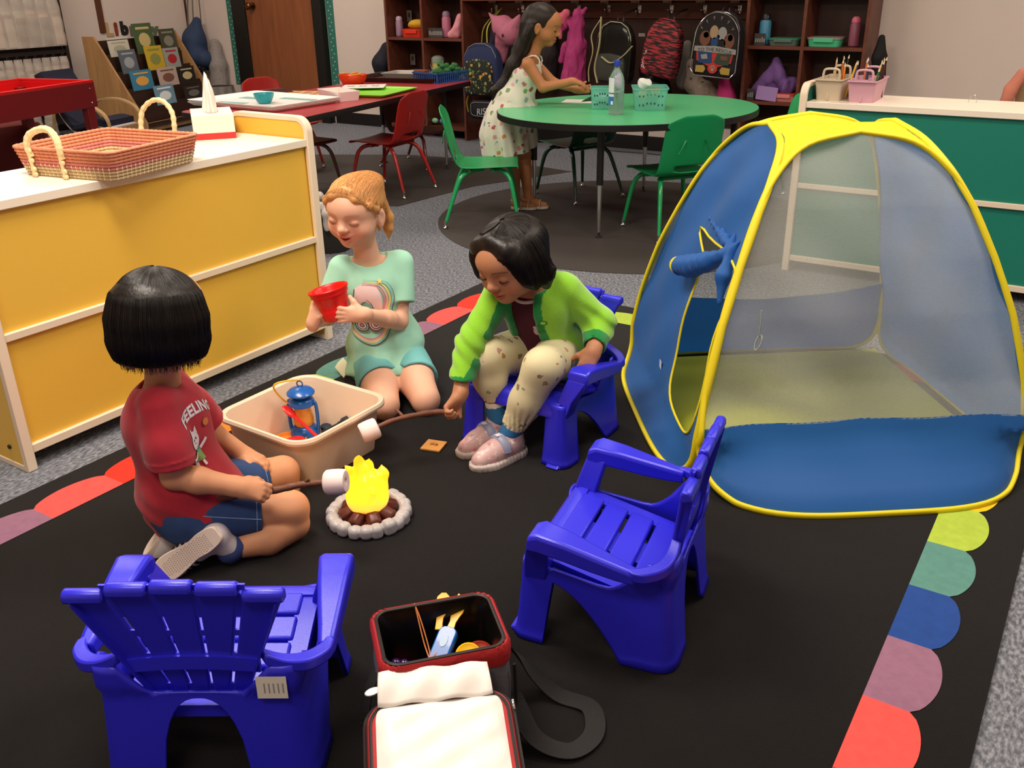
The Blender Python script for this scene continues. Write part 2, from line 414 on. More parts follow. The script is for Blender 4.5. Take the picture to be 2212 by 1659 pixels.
def pile(name,c,k=1.0):
    m=mat('pile_'+name,c,.95,spec=.05,sheen=.15,var=.18,vscale=55); nt=m.node_tree; n=nt.nodes; L=nt.links; b=n['Principled BSDF']
    tc=n.new('ShaderNodeTexCoord'); t=n.new('ShaderNodeTexNoise'); t.inputs['Scale'].default_value=750; t.inputs['Detail'].default_value=3; L.new(tc.outputs['Object'],t.inputs['Vector'])
    bp=n.new('ShaderNodeBump'); bp.inputs['Strength'].default_value=.6*k; bp.inputs['Distance'].default_value=.0015; L.new(t.outputs['Fac'],bp.inputs['Height']); L.new(bp.outputs['Normal'],b.inputs['Normal'])
    return m
wallm=mat('wall_paint','#d6c6bb',.75,bump=.15,bscale=160,var=.02)
wallr=mat('wall_paint_right','#c2b5ae',.8,bump=.15,bscale=160,var=.02)
struct('floor',MB().box(XL-.1,XR+.1,YF-.1,YB+.1,-.05,0),carpet_mat())
struct('ceiling',MB().box(XL-.1,XR+.1,YF-.1,YB+.1,ZC,ZC+.05),mat('ceiling_tile','#ece8e0',.9))
struct('wall_back',MB().box(XL-.1,XR+.1,YB,YB+.1,0,ZC),wallm)
struct('wall_left',MB().box(XL-.1,XL,YF,YB,0,ZC),wallm)
struct('wall_right',MB().box(XR,XR+.1,YF,YB,0,ZC),wallr)
struct('wall_front',MB().box(XL-.1,XR+.1,YF-.1,YF,0,ZC),wallm)
black=mat('black_trim','#15110f',.45)
struct('baseboard_back',MB().box(-5.98,XR,YB-.012,YB,0,.1),black,bevel=.003)
struct('baseboard_back_corner',MB().box(XL,-7.12,YB-.012,YB,0,.1),black,bevel=.003)
struct('baseboard_left',MB().box(XL,XL+.012,YF,YB,0,.1),black,bevel=.003)
# ceiling light panels above the room, where the lamps' light comes from
for i,(x,y) in enumerate([(-1.75,1.0),(-.6,-.5),(-.1,2.4),(-3.6,2.6),(-2.6,4.6),(-6.0,3.2),(-5.6,5.2),(.8,4.6)]):
    t=thing('ceiling_light','white recessed fluorescent ceiling light panel above the classroom','ceiling light',(x,y,2.67),0,'recessed ceiling light panels')
    obj('frame',MB().box(-.64,.64,-.33,-.3,0,.03).box(-.64,.64,.3,.33,0,.03).box(-.64,-.6,-.3,.3,0,.03).box(.6,.64,-.3,.3,0,.03),mat('white_metal','#e8e6e0',.4),t)
# door, its frame, and the dotted border strips
d1=struct('door_1',MB().box(-6.937,-6.102,YB-.05,YB-.005,0,2.05),wood('door_wood','#7a4526','#8d5230',.45,1.5))
d1h=obj('door_handle',MB().at(T(-6.84,YB-.052,.975)@RX(PI/2)).lathe([(.033,0),(.033,.008),(.012,.014),(.012,.04),(.03,.05),(.032,.066),(.022,.078)],20),mat('brass','#6b4a2c',.3,metal=1),d1)
struct('trim_1',MB().box(-7.11,-6.937,YB-.07,YB,0,2.2).box(-6.102,-6.0,YB-.07,YB,0,2.2).box(-7.11,-6.0,YB-.07,YB,2.05,2.2),black,bevel=.004)
teal=mat('teal_paper','#2f6f62',.8); dots=mat('paper_dot','#cfe0d2',.8)
for i,x in enumerate((-7.245,-5.995)):
    b=MB().box(x,x+.085,YB-.004,YB,.28,2.2); b.use(1)
    for k in range(60):
        zz=.3+k*.032; b.at(T(x+.0425+(.012 if k%2 else -.012),YB-.0045,zz)@RX(PI/2)).prism(ell(0,0,.005,.005,8),0,.001).at(Matrix())
    o=obj('border_strip',b,[teal,dots]); tag(o,('teal dotted paper border strip on wall left of the wooden door','teal dotted paper border strip between wooden door and cubbies')[i],'border strip')
struct('trim_2',MB().box(XL,XL+.022,5.35,5.40,.78,2.5),mat('strip_brown','#5b3220',.6))
# ---------------------------------------------------------------- rug
PAL={'black':'#110e0d','coral':'#f0524c','purple':'#8d6379','blue':'#1f4388','teal':'#56877c','lime':'#a6bd3f','yellow':'#f0bd12','orange':'#f07f2b','red':'#e8301e'}
names=list(PAL); seq=['coral','red','orange','yellow','lime','teal','blue','purple']
rb=MB(); RX0,RX1,RY0,RY1=-2.124,.002,-.35,3.037
rb.use(0).box(RX0,RX1,RY0,RY1,0,.009)
def scallop(ax,a,b,inner,cusp,bulge,col,seg=14):
    # patch from inner line to scalloped outer arc between a and b along the edge
    pts=[(inner,a)]+[((cusp+(bulge-cusp)*math.sin(PI*t)**.6), a+(b-a)*t) for t in [i/seg for i in range(seg+1)]]+[(inner,b)]
    mid=[(inner+(cusp-inner)*q, a+.010*math.sin(PI*q*.5)) for q in (.33,.66)]
    if ax=='y': P=[(x,y,.0105) for x,y in pts]
    else: P=[(y,x,.0105) for x,y in pts]
    rb.use(names.index(col)).add(P,[tuple(range(len(P)))])
k0=seq.index('coral')
for k in range(-8,10): # right: coral | purple boundary at 1.376, going back through purple blue teal lime yellow orange red
    a=1.376+.1887*k; col=seq[(-1-k)%8]
    if a+.1887<RY1-.15: scallop('y',a,a+.1887,-.182,-.104,-.071,col)
for k in range(-6,10):
    a=.962+.1935*k; col=seq[k%8]
    if a+.1935<2.93: scallop('y',a,a+.1935,-1.95,-2.03,-2.062,col)
for k in range(0,9):
    a=-1.885+.19*k; col=(['orange','yellow','lime','teal','blue','purple','coral','red','orange'])[k]
    scallop('x',a,min(a+.19,-.19),2.853,2.935,2.965,col)
rug=obj('area_rug',rb,[pile(n_,c_) for n_,c_ in PAL.items()],smooth=False)
tag(rug,'large black area rug with a rainbow border of scalloped half circles','rug')
# vinyl splash mats under the two tables
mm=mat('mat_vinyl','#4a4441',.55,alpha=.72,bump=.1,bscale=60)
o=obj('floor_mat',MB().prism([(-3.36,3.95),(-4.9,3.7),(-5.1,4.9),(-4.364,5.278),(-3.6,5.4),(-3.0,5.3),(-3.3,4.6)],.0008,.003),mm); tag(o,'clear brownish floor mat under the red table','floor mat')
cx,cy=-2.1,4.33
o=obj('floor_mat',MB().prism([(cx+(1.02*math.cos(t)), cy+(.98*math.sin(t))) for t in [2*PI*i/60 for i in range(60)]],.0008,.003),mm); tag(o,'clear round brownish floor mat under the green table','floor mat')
# ---------------------------------------------------------------- storage cabinets seen from the back
cream=mat('cream_laminate','#e9d6bc',.45,bump=.05,bscale=90); ctop=mat('cream_top','#efe3cf',.4,bump=.04,bscale=120)
def cabinet(name,label,length,depth,panelcol,loc,rz,h=.70,lip=.77):
    """local: back face looks towards +x, length along +y from 0, depth towards -x"""
    t=thing(name,label,'cabinet',loc,rz); pm=mat('panel_'+panelcol,panelcol,.42,bump=.12,bscale=260); D=depth; T_=.028
    obj('top',MB().box(-D,0,T_,length-T_,h-.024,h),ctop,t,bevel=.002)
    obj('back_panel',MB().box(-.022,-.014,T_,length-T_,.05,h-.024),pm,t)
    for z0,z1 in ((.355,.375),(.045,.068)): obj('rail',MB().box(-.02,-.001,T_,length-T_,z0,z1),cream,t,bevel=.0015)
    for y0,y1 in ((0,T_),(length-T_,length)):
        # end panel outline in x-z, raised lip with round corners, edge banding of cream
        def outline(g): 
            r=.05-g; x0,x1,zt=-D-.006+g,.006-g,lip-g
            return [(x0,g),(x1,g)]+[(x1-r+r*math.cos(a),zt-r+r*math.sin(a)) for a in [PI/2*i/6 for i in range(7)]]+[(x0+r+r*math.cos(a),zt-r+r*math.sin(a)) for a in [PI/2+PI/2*i/6 for i in range(7)]]
        O,I=outline(0),outline(.016); n=len(O); b=MB()
        b.loft([[(x,y0,z) for x,z in O],[(x,y1,z) for x,z in O],[(x,y1,z) for x,z in I],[(x,y0,z) for x,z in I]],closed=True)
        ep=obj('end_panel',b,cream,t,bevel=.002)
        b=MB().loft([[(x,y0+.003,z) for x,z in I],[(x,y1-.003,z) for x,z in I]]); obj('panel_face',b,pm,ep)
        obj('foot_screw',MB().at(T(-.06,y0+.002,.06)@RX(PI/2)).lathe([(.006,0),(.006,.004)],12),black,ep)
    obj('shelf',MB().box(-D,-.022,T_,length-T_,.34,.36).box(-D,-.022,T_,length-T_,.05,.07),cream,t)
    return t
cabinet('storage_cabinet','long yellow storage cabinet with cream top and rails beside the rug',1.155,.36,'#e6b845',(-2.236,1.068,0),0)
cabinet('storage_cabinet','dark green storage cabinet with cream top behind the play tent',2.2,.34,'#187a66',(-1.125,3.835,0),-PI/2)
# ---------------------------------------------------------------- cubbies
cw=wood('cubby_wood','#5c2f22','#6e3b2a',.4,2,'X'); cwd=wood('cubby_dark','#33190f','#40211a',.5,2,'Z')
def cubby(label,x0,xm,x1,low):
    t=thing('cubby_shelf',label,'cubby',(x0,6.0,0)); w=x1-x0; D=.275; th=.02; H=1.5
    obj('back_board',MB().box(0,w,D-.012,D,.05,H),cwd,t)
    obj('side_panel',MB().box(0,th,0,D-.012,.05 if low else 0,H),cw,t,bevel=.001); obj('side_panel',MB().box(w-th,w,0,D-.012,0,H),cw,t,bevel=.001)
    m=xm-x0
    obj('divider',MB().box(m-th/2,m+th/2,.002,D-.012,.42,H),cw,t)
    obj('divider',MB().box(m-th/2,m+th/2,.002,D-.012,.09,.40),cw,t)
    for z in (.735,.40,.07,1.07): obj('shelf',MB().box(th,w-th,.004,D-.012,z,z+.02),cw,t)
    return t
cubby('dark brown wooden cubby unit with open shelves left of the coat hooks',-5.108,-4.742,-4.345,1)
cubby('dark brown wooden cubby unit with open shelves right of the coat hooks',-2.150,-1.782,-1.40,0)
t=thing('coat_rack','dark brown wooden coat hook board between the two cubby units','coat rack',(-4.345,6.0,0))
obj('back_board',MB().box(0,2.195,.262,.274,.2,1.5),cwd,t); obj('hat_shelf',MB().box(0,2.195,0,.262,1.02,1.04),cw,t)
obj('hook_rail',MB().box(0,2.195,.245,.262,.9,1.0),cw,t)
tagm=mat('name_tag','#a99e94',.7); chrome=mat('chrome','#d8d6d2',.18,metal=1)
for i in range(9):
    x=.14+i*.24
    hk=obj('hook',MB().tube(spline([(x,.245,.955),(x,.225,.95),(x,.2,.925),(x,.185,.93),(x,.18,.955)],4),.004,6).sphere((x,.18,.958),.007,8,6).tube(spline([(x,.245,.97),(x,.215,.99),(x,.2,1.005)],3),.004,6).box(x-.012,x+.012,.24,.246,.935,.985),chrome,t)
    obj('name_tag',MB().box(x-.07,x-.005,.243,.2455,1.0,1.03),tagm,t)
for px,pz in ((.12,.69),(1.235,.78),(1.33,.78)): obj('name_tag',MB().box(px,px+.05,.258,.261,pz,pz+.022),tagm,t)
# ---------------------------------------------------------------- red and green classroom chairs
def school_chair(name,label,shell,legc,loc,rz,group=None,h=.30):
    """local: sitter faces +x, seat height h"""
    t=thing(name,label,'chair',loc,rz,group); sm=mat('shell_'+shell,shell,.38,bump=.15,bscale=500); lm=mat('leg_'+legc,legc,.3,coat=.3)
    W=.165
    # profile in x-z from seat front to back top
    prof=spline([(.175,h-.012),(.165,h),(.05,h-.004),(-.08,h-.006),(-.135,h+.01),(-.16,h+.06),(-.185,h+.16),(-.215,h+.285)],6)
    def wid(s): # half width along the profile
        return W*(1 if s<.45 else 1-.06*(s-.45)/.55)
    N=len(prof); mb=MB(); n=12; vs=[]; fs=[]
    for i,p in enumerate(prof):
        s=i/(N-1)
        for j in range(n+1):
            u=-1+2*j/n; w=wid(s); x=p.x; z=p.y
            cup=.012*(abs(u)**3)
            if s<.5: z+=cup*.6
            else: x+=cup*1.6
            if s>.93: z-=.03*max(0,abs(u)-.55)/.45*((s-.93)/.07); w-=.01*((s-.93)/.07)
            vs.append((x,u*w,z))
    for i in range(N-1):
        for j in range(n):
            s=(i+.5)/(N-1); u=-1+2*(j+.5)/n
            if .60<s<.70 and abs(u)<(.52 if .62<s<.685 else .34): continue
            a=i*(n+1)+j; fs.append((a,a+1,a+n+2,a+n+1))
    mb.add(vs,fs)
    obj('seat_shell',mb,sm,t,solid=.007,subd=1,ang=60)
    gl=mat('glide_chrome','#d8d6d2',.18,metal=1)
    for s in (-1,1):
        rib=MB().loft([[(-.19,s*.055,h+.17),(-.196,s*.05,h+.172),(-.19,s*.048,h+.165)],[(-.203,s*.095,h+.115),(-.201,s*.09,h+.115),(-.198,s*.093,h+.112)]])
        obj('back_rib',rib,sm,t)
    for sx in (1,-1):
        for sy in (1,-1):
            if sx>0: P=[(.04,sy*.06,h-.022),(.09,sy*.1,h-.024),(.125,sy*.125,h-.045),(.145,sy*.145,h-.1),(.175,sy*.17,.03)]
            else: P=[(.0,sy*.06,h-.022),(-.06,sy*.1,h-.024),(-.105,sy*.125,h-.045),(-.135,sy*.14,h-.1),(-.195,sy*.17,.03)]
            q=spline(P,6); l=obj('leg',MB().tube(q,[.0115]*(len(q)-6)+[.011,.0105,.01,.0095,.009,.0085],10),lm,t)
            e=P[-1]; obj('glide',MB().at(T(e[0]*1.015,e[1]*1.015,0)).lathe([(.013,0.0035),(.013,.006),(.007,.012),(.006,.022),(.007,.03),(.0075,.042)],12),gl,l)
    obj('seat_frame',MB().tube([(.05,-.12,h-.022),(.05,.12,h-.022)],.009,8).tube([(-.07,-.12,h-.022),(-.07,.12,h-.022)],.009,8),lm,t)
    return t
G='green chairs around the green table'; Rg='red chairs around the red table'
school_chair('classroom_chair','bright green plastic chair pulled out left of the round green table','#1ea05c','#1ea05c',(-2.745,3.93,.003),.58,G,.30)
school_chair('classroom_chair','green plastic chair in front of the green table with its back to the camera','#128a50','#149654',(-1.81,4.2,.003),2.5,G,.30)
school_chair('classroom_chair','green plastic chair on the far right side of the green table','#1ea05c','#149654',(-1.60,5.02,.003),3.95,G,.30)
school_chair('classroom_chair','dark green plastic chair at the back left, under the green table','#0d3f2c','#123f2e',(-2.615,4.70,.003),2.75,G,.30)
school_chair('classroom_chair','red plastic chair pulled up to the front side of the red table','#a5201c','#a5221f',(-3.66,4.27,.003),3.24,Rg,.30)
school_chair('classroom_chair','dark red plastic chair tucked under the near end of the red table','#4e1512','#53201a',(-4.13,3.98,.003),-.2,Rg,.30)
school_chair('classroom_chair','red plastic chair behind the red table near the door','#a5201c','#a5221f',(-4.76,4.47,.003),-.1,Rg,.30)
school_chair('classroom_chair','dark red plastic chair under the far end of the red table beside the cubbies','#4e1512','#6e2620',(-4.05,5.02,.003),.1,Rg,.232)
# ---------------------------------------------------------------- tables
def table_leg(t,x,y,h,z0=.003):
    l=obj('leg',MB().at(T(x,y,0)).lathe([(.0165,h-.03),(.0165,.26)][::-1],14),mat('leg_black','#14110f',.4),t)
    obj('leg_insert',MB().at(T(x,y,0)).lathe([(.009,.03),(.0125,.27)],12),chrome,l); obj('leg_glide',MB().at(T(x,y,0)).lathe([(.017,z0),(.016,.008),(.006,.014),(.006,.032)],14),mat('glide_dark','#3a3634',.4,metal=.6),l)
t=thing('activity_table','large rounded green activity table with black edge and adjustable legs','table',(-2.165,4.40,0),math.radians(55))
TH=.555
def oval(g,n=64): return [((.68+g)*math.cos(2*PI*i/n),(.60+g)*math.sin(2*PI*i/n)) for i in range(n)]
obj('tabletop',MB().prism(oval(-.003),TH-.004,TH),mat('table_green','#52b57c',.32,bump=.03,bscale=200),t)
obj('edge_band',MB().loft([[(x,y,TH-.03) for x,y in oval(0)],[(x,y,TH-.002) for x,y in oval(0)],[(x,y,TH-.0005) for x,y in oval(-.003)],[(x,y,TH-.0045) for x,y in oval(-.006)],[(x,y,TH-.03) for x,y in oval(-.02)]]),mat('edge_black','#0e0c0b',.45),t)
Mi=RZ(-math.radians(55))
for wx,wy in ((-2.055,3.905),(-2.68,4.32),(-1.72,4.75),(-2.33,4.98)):
    v=Mi@Vector((wx+2.165,wy-4.40,0)); table_leg(t,v.x,v.y,TH)
t=thing('activity_table','rectangular red activity table with black edge beside the door','table',(-3.93,4.18,0),0)
cr=[(-4.20,3.22),(-3.40,3.17),(-3.69,5.19),(-4.42,5.14)]; q=[(x+3.93,y-4.18) for x,y in cr]
def inset(q,g):
    c=Vector((sum(x for x,y in q)/4,sum(y for x,y in q)/4)); o=[]
    for i,(x,y) in enumerate(q):
        p=Vector((x,y)); a=(Vector(q[i-1])-p).normalized(); b=(Vector(q[(i+1)%4])-p).normalized(); r=.06
        for k in range(6):
            tt=k/5; w0=p+a*r; w1=p+b*r; o.append(tuple((w0*(1-tt)**2+p*2*tt*(1-tt)+w1*tt*tt)+(c-p).normalized()*g))
    return o
obj('tabletop',MB().prism(inset(q,.003),.551,.555),mat('table_red','#a83238',.3,bump=.03,bscale=200),t)
obj('edge_band',MB().loft([[(x,y,.525) for x,y in inset(q,0)],[(x,y,.553) for x,y in inset(q,0)],[(x,y,.5545) for x,y in inset(q,.003)],[(x,y,.55) for x,y in inset(q,.006)],[(x,y,.525) for x,y in inset(q,.03)]]),mat('edge_black','#0e0c0b',.45),t)
for x,y in ((-4.12,3.42),(-3.52,3.40),(-3.78,4.98),(-4.30,4.96)): table_leg(t,x+3.93,y-4.18,.555)
# ---------------------------------------------------------------- red sand table (left), far
t=thing('sand_table','dark red wooden sensory table with bright red tray inside','table',(-6.38,3.66,0),math.radians(104))
rw=mat('sand_red','#6e1417',.4,bump=.05,bscale=60); rr=mat('tray_red','#c8161a',.3)
w,d,zt,zb=1.15,.62,.60,.43
obj('tray',MB().box(-w+.03,-.03,-d+.03,-.03,.45,.46).box(-w,0,-d,-d+.03,.585,.601).box(-w,0,-.03,0,.585,.601).box(-w,-w+.03,-d+.03,-.03,.585,.601).box(-.03,0,-d+.03,-.03,.585,.601)
    .box(-w+.03,-w+.034,-d+.03,-.03,.46,.585).box(-.034,-.03,-d+.03,-.03,.46,.585).box(-w+.03,-.03,-d+.03,-d+.034,.46,.585).box(-w+.03,-.03,-.034,-.03,.46,.585),rr,t,bevel=.004)
for a in ((-w,0,-d,-d+.02),(-w,0,-.02,0)): obj('apron',MB().box(*a,zb,.585),rw,t,bevel=.002)
for a in ((-w,-w+.02,-d+.02,-.02),(-.02,0,-d+.02,-.02)): obj('apron',MB().box(*a,zb,.585),rw,t,bevel=.002)
for x in (-w+.04,-.06):
    for y in (-d+.03,-.05):
        l=obj('leg',MB().loft([[(x-.03,y-.025,0),(x+.03,y-.025,0),(x+.03,y+.025,0),(x-.03,y+.025,0)],[(x-.035,y-.025,.55),(x+.035,y-.025,.55),(x+.035,y+.025,.55),(x-.035,y+.025,.55)]]),rw,t,bevel=.003)
obj('bolt',MB().sphere((-.05,-d-.002,.46),.006,8,6).sphere((-.05,-d-.002,.55),.004,8,6),chrome,t)
# ---------------------------------------------------------------- blue moulded toddler chairs
blue=mat('blue_plastic','#2a27cc',.33,bump=.12,bscale=700,spec=.55,sss=.0)
def blue_chair(label,loc,rz,group):
    """local: sitter faces +x"""
    t=thing('toddler_chair',label,'chair',loc,rz,group)
    # --- seat: rim and four cross planks
    sh=lambda x: .152+.24*x-.9*max(0,x-.07)**1.4*.25
    b=MB(); xs=[-.098,-.042,.012,.064,.116]; w=.108
    for i in range(4):
        x0,x1=xs[i]+.0035,xs[i+1]-.0035
        b.loft([[(x0,-w,sh(x0)-.012),(x1,-w,sh(x1)-.012),(x1,-w,sh(x1)),(x0,-w,sh(x0))],[(x0,w,sh(x0)-.012),(x1,w,sh(x1)-.012),(x1,w,sh(x1)),(x0,w,sh(x0))]])
    b2=MB()
    for s in (-1,1):
        P=[(x,sh(x)) for x in [-.1+.022*i for i in range(11)]]
        b2.loft([[(x,s*.100,z-.020),(x,s*.100,z-.006),(x,s*.136,z-.006),(x,s*.136,z-.020)] for x,z in P])
    P=[(.110,sh(.110)-.002),(.128,sh(.128)-.003),(.142,.170),(.150,.158),(.151,.140)]
    b2.loft([[(x,-.136,z-.010),(x-.002,-.136,z),(x-.002,.136,z),(x,.136,z-.010)] for x,z in P])
    b2.loft([[(x,-.035,sh(x)-.022),(x,.035,sh(x)-.022),(x,.035,sh(x)-.010),(x,-.035,sh(x)-.010)] for x in (-.1,.11)]).box(-.118,-.095,-.125,.125,.112,.135)
    st=obj('seat',b2,blue,t,bevel=.003); obj('seat_slats',b,blue,st,bevel=.004)
    # --- fan back: five slats
    b=MB(); Z0,Z1=.160,.385
    def bx(z): return -.112-.165*(z-Z0)
    def cy_(k,v): return k*(.0297+(.0642-.0297)*v)
    for k in range(-2,3):
        rings=[]
        for q in range(9):
            v=q/8; z=Z0+(Z1-Z0-.004*k*k)*v; hw=.0130+(.0298-.0130)*v; c=cy_(k,v); x=bx(z)
            rings.append([(x+.007,c-hw,z),(x+.007,c+hw,z),(x-.003,c+hw,z),(x-.003,c-hw,z)])
        b.loft(rings)
        z=Z1-.004*k*k; hw=.0298; c=cy_(k,1); x=bx(z)
        b.loft([[(x-.012,yy,z-.012),(x+.009,yy,z-.016),(x+.009,yy,z),(x+.004,yy,z+.007),(x-.007,yy,z+.007),(x-.012,yy,z+.001)] for yy in (c-hw,c+hw)])
    bk=obj('backrest',b,blue,t,bevel=.0038)
    b=MB()
    for z0,z1 in ((.160,.178),(.212,.245),(.282,.294),(.322,.366),(.374,.385)):
        for k in (-1.5,-.5,.5,1.5):
            v0,v1=(z0-Z0)/(Z1-Z0),(z1-Z0)/(Z1-Z0); y0,y1=cy_(k,v0),cy_(k,v1)
            b.loft([[(bx(z0)+.002,y0-.008,z0),(bx(z0)+.002,y0+.008,z0),(bx(z0)-.002,y0+.008,z0),(bx(z0)-.002,y0-.008,z0)],[(bx(z1)+.002,y1-.008,z1),(bx(z1)+.002,y1+.008,z1),(bx(z1)-.002,y1+.008,z1),(bx(z1)-.002,y1-.008,z1)]])
    for s in (-1,1):
        P=[(bx(z),s*(.0720+(.1575-.0720)*(z-Z0)/(Z1-Z0)),z) for z in [Z0+.0278*i for i in range(8)]]
        b.loft([[(x+.006,y-s*.002,z),(x+.006,y+s*.0015,z),(x-.014,y+s*.0015,z),(x-.014,y-s*.002,z)] for x,y,z in P])
    # curved cross bar behind the slats
    P=[(bx(.228)-.003-.004*(1-(y/.1)**2),y,.222+.010*(1-(y/.1)**2)) for y in [-.1+.02*i for i in range(11)]]
    b.loft([[(x-.004,y,z-.012),(x+.004,y,z-.012),(x+.004,y,z+.012),(x-.004,y,z+.012)] for x,y,z in P])
    obj('slat_bands',b,blue,bk)
    # --- arms: plate with skirt, front post, and a band joining arm and back
    for s in (-1,1):
        def rect(x,z,hw,th,yc): return [(x,yc-hw,z-th),(x,yc-hw,z-.005),(x,yc-hw+.005,z),(x,yc+hw-.005,z),(x,yc+hw,z-.005),(x,yc+hw,z-th)]
        b=MB(); pts=[(.122,.236,.026,.020,.174),(.118,.254,.028,.030,.174),(.100,.262,.030,.036,.175),(.05,.254,.026,.036,.178),(0,.242,.021,.034,.182),(-.045,.231,.016,.030,.186),(-.078,.223,.013,.024,.188)]
        b.loft([rect(x,z,hw,th,s*yc) for x,z,hw,th,yc in pts])
        P=spline([(-.070,.198,.226),(-.095,.194,.226),(-.122,.172,.229),(-.134,.142,.236),(-.136,.108,.250)],5)
        b.loft([[(p.x-.003,s*(p.y+.004),p.z-.020),(p.x+.016,s*(p.y-.010),p.z-.018),(p.x+.018,s*(p.y-.010),p.z),(p.x-.002,s*(p.y+.004),p.z)] for p in P])
        b.loft([[(x0,s*yi,z),(x1,s*yi,z),(x1,s*yo,z),(x0,s*yo,z)] for x0,x1,yi,yo,z in ((.100,.143,.118,.155,.13),(.092,.138,.128,.170,.18),(.080,.122,.147,.200,.234))])
        obj('armrest',b,blue,t,bevel=.005)
    # --- skirt: side and rear walls with arches between the four feet
    path=[(.140,.098),(.146,.122),(.146,.142),(.135,.150),(.06,.151),(0,.152),(-.06,.152),(-.105,.152),(-.124,.149),(-.131,.138),(-.132,.115),(-.132,.06),(-.132,.0)]
    path=path+[(x,-y) for x,y in path[:-1][::-1]]
    pp=spline([(x,y,0) for x,y in path],6); N=len(pp)
    def low(p):
        x,y=p.x,abs(p.y)
        if y>.11 and -.050<x<.100:
            v=(.100-x)/.150; return .135*(1-v**1.8) if v>.07 else .135*(v/.07)**.5
        if x<-.12 and y<.070: return .165*max(0,1-(y/.070)**2.4)**.55
        return 0
    def top(p):
        x,y=p.x,abs(p.y)
        if x<-.115: return .176+.052*min(1,max(0,(y-.070)/.045))
        if x<-.02: return .150+.070*min(1,max(0,(-.02-x)/.07))**1.5
        return .150+.12*max(0,x)
    def S_(i,v):
        p=pp[i]; t_=(pp[min(i+1,N-1)]-pp[max(i-1,0)]).normalized(); n_=Vector((t_.y,-t_.x,0))
        if n_.dot(p)<0: n_=-n_
        z0=max(0.0,low(p)); z1=top(p); z=z0+(z1-z0)*v
        fl=.016*max(0,1-z/.17)**1.2+(.006 if z>.183 else 0)+(.004*max(0,1-z/.015) if z0<.001 else 0)
        q=p+n_*fl; return (q.x,q.y,z)
    b=MB(); b.grid(lambda u,v: S_(int(round(u*(N-1))),v),N-1,16)
    obj('leg_skirt',b,blue,t,solid=.006,ang=38)
    for sx,sy in ((.146,.145),(-.132,.145),(.146,-.145),(-.132,-.145)):
        s1=1 if sx>0 else -1; s2=1 if sy>0 else -1
        ft=MB().loft([[(sx+s1*.002,sy-s2*.035,0),(sx+s1*.030,sy-s2*.030,0),(sx+s1*.030,sy+s2*.004,0),(sx+s1*.002,sy+s2*.018,0)],[(sx+s1*.000,sy-s2*.035,.004),(sx+s1*.030,sy-s2*.030,.003),(sx+s1*.030,sy+s2*.004,.003),(sx+s1*.000,sy+s2*.018,.004)],[(sx+s1*.000,sy-s2*.034,.030),(sx+s1*.012,sy-s2*.030,.010),(sx+s1*.012,sy+s2*.002,.010),(sx+s1*.000,sy+s2*.014,.030)]])
        if sx>0: obj('foot',ft,blue,t,bevel=.002)
    return t
GB='blue plastic toddler chairs on the rug'
BC1=blue_chair('blue plastic toddler chair seen from behind at the lower left',(-1.076,.754,.011),math.radians(122.4),GB)
BC2=blue_chair('blue plastic toddler chair with a girl in green cardigan sitting on it',(-1.194,1.963,.011),math.radians(269.7),GB)
BC3=blue_chair('empty blue plastic toddler chair standing in front of the play tent',(-.661,1.381,.011),math.radians(190.7),GB)
# price sticker on the rear of the near chair
st=MB().at(T(-.1435,-.108,.195)@RY(math.radians(2))); st.box(-.0006,0,-.033,.013,-.022,.018); st.use(1)
for k in range(5): st.box(-.001,-.0006,-.028+k*.007,-.026+k*.007,-.012,.006)
obj('price_label',st,[mat('label_paper','#d9d2c8',.5),mat('label_print','#8d8894',.6)],BC1)
# ---------------------------------------------------------------- toy campfire
t=thing('toy_campfire','glowing toy campfire with grey stone ring and brown logs','toy campfire',(-1.308,1.362,.0105))
gs=mat('toy_stone','#a7a3a3',.35,var=.06,vscale=30); br=mat('toy_log','#5e2a1c',.4,var=.12,vscale=40)
random.seed(4)
for i in range(20):
    a=2*PI*i/20+random.uniform(-.03,.03); r=.085
    if i==0: SR=Body((-.12,-.12,-.01),(.12,.12,.05),.0022)
    SR.box((r*math.cos(a),r*math.sin(a),.013+random.uniform(-.001,.002)),(.016,.0150+random.uniform(-.001,.002),.016+random.uniform(-.002,.003)),np.array([[math.cos(a),-math.sin(a),0],[math.sin(a),math.cos(a),0],[0,0,1]]),.0115,.0022)
SR.cut((0,0,.0005),(0,0,-1),.001); sdf_obj('stone_ring',SR,gs,t,2)
obj('ground_plate',MB().lathe([(.001,.006),(.07,.006),(.08,.003),(.08,0)],32,False,True),gs,t)
for i in range(8):
    a=2*PI*i/8+.15; b=MB().at(RZ(a)@T(.047,0,.024)@RY(.38))
    hx=[(.0,.015,.016),(.013,.013,.013)]
    prof=[(-.017,-.012),(-.018,.004),(-.010,.014),(.006,.016),(.017,.008),(.018,-.010)]
    b.loft([[(-.028,y*.8,z*.85) for y,z in prof],[(-.02,y*.95,z) for y,z in prof],[(.014,y,z) for y,z in prof],[(.020,y*.8,z*.8) for y,z in prof]])
    obj('log',b,br,t,bevel=.0025)
fm=mat('flame_glow','#ff9a10',.35,emit=hexc('#ff8a08'),es=1.7,coat=.3)
nt=fm.node_tree; b_=nt.nodes['Principled BSDF']; tc=nt.nodes.new('ShaderNodeTexCoord'); sx=nt.nodes.new('ShaderNodeSeparateXYZ'); nt.links.new(tc.outputs['Object'],sx.inputs[0])
tn=nt.nodes.new('ShaderNodeTexNoise'); tn.inputs['Scale'].default_value=45; nt.links.new(tc.outputs['Object'],tn.inputs['Vector'])
ad=nt.nodes.new('ShaderNodeMath'); ad.operation='MULTIPLY_ADD'; ad.inputs[1].default_value=.03; nt.links.new(tn.outputs['Fac'],ad.inputs[0]); nt.links.new(sx.outputs[2],ad.inputs[2])
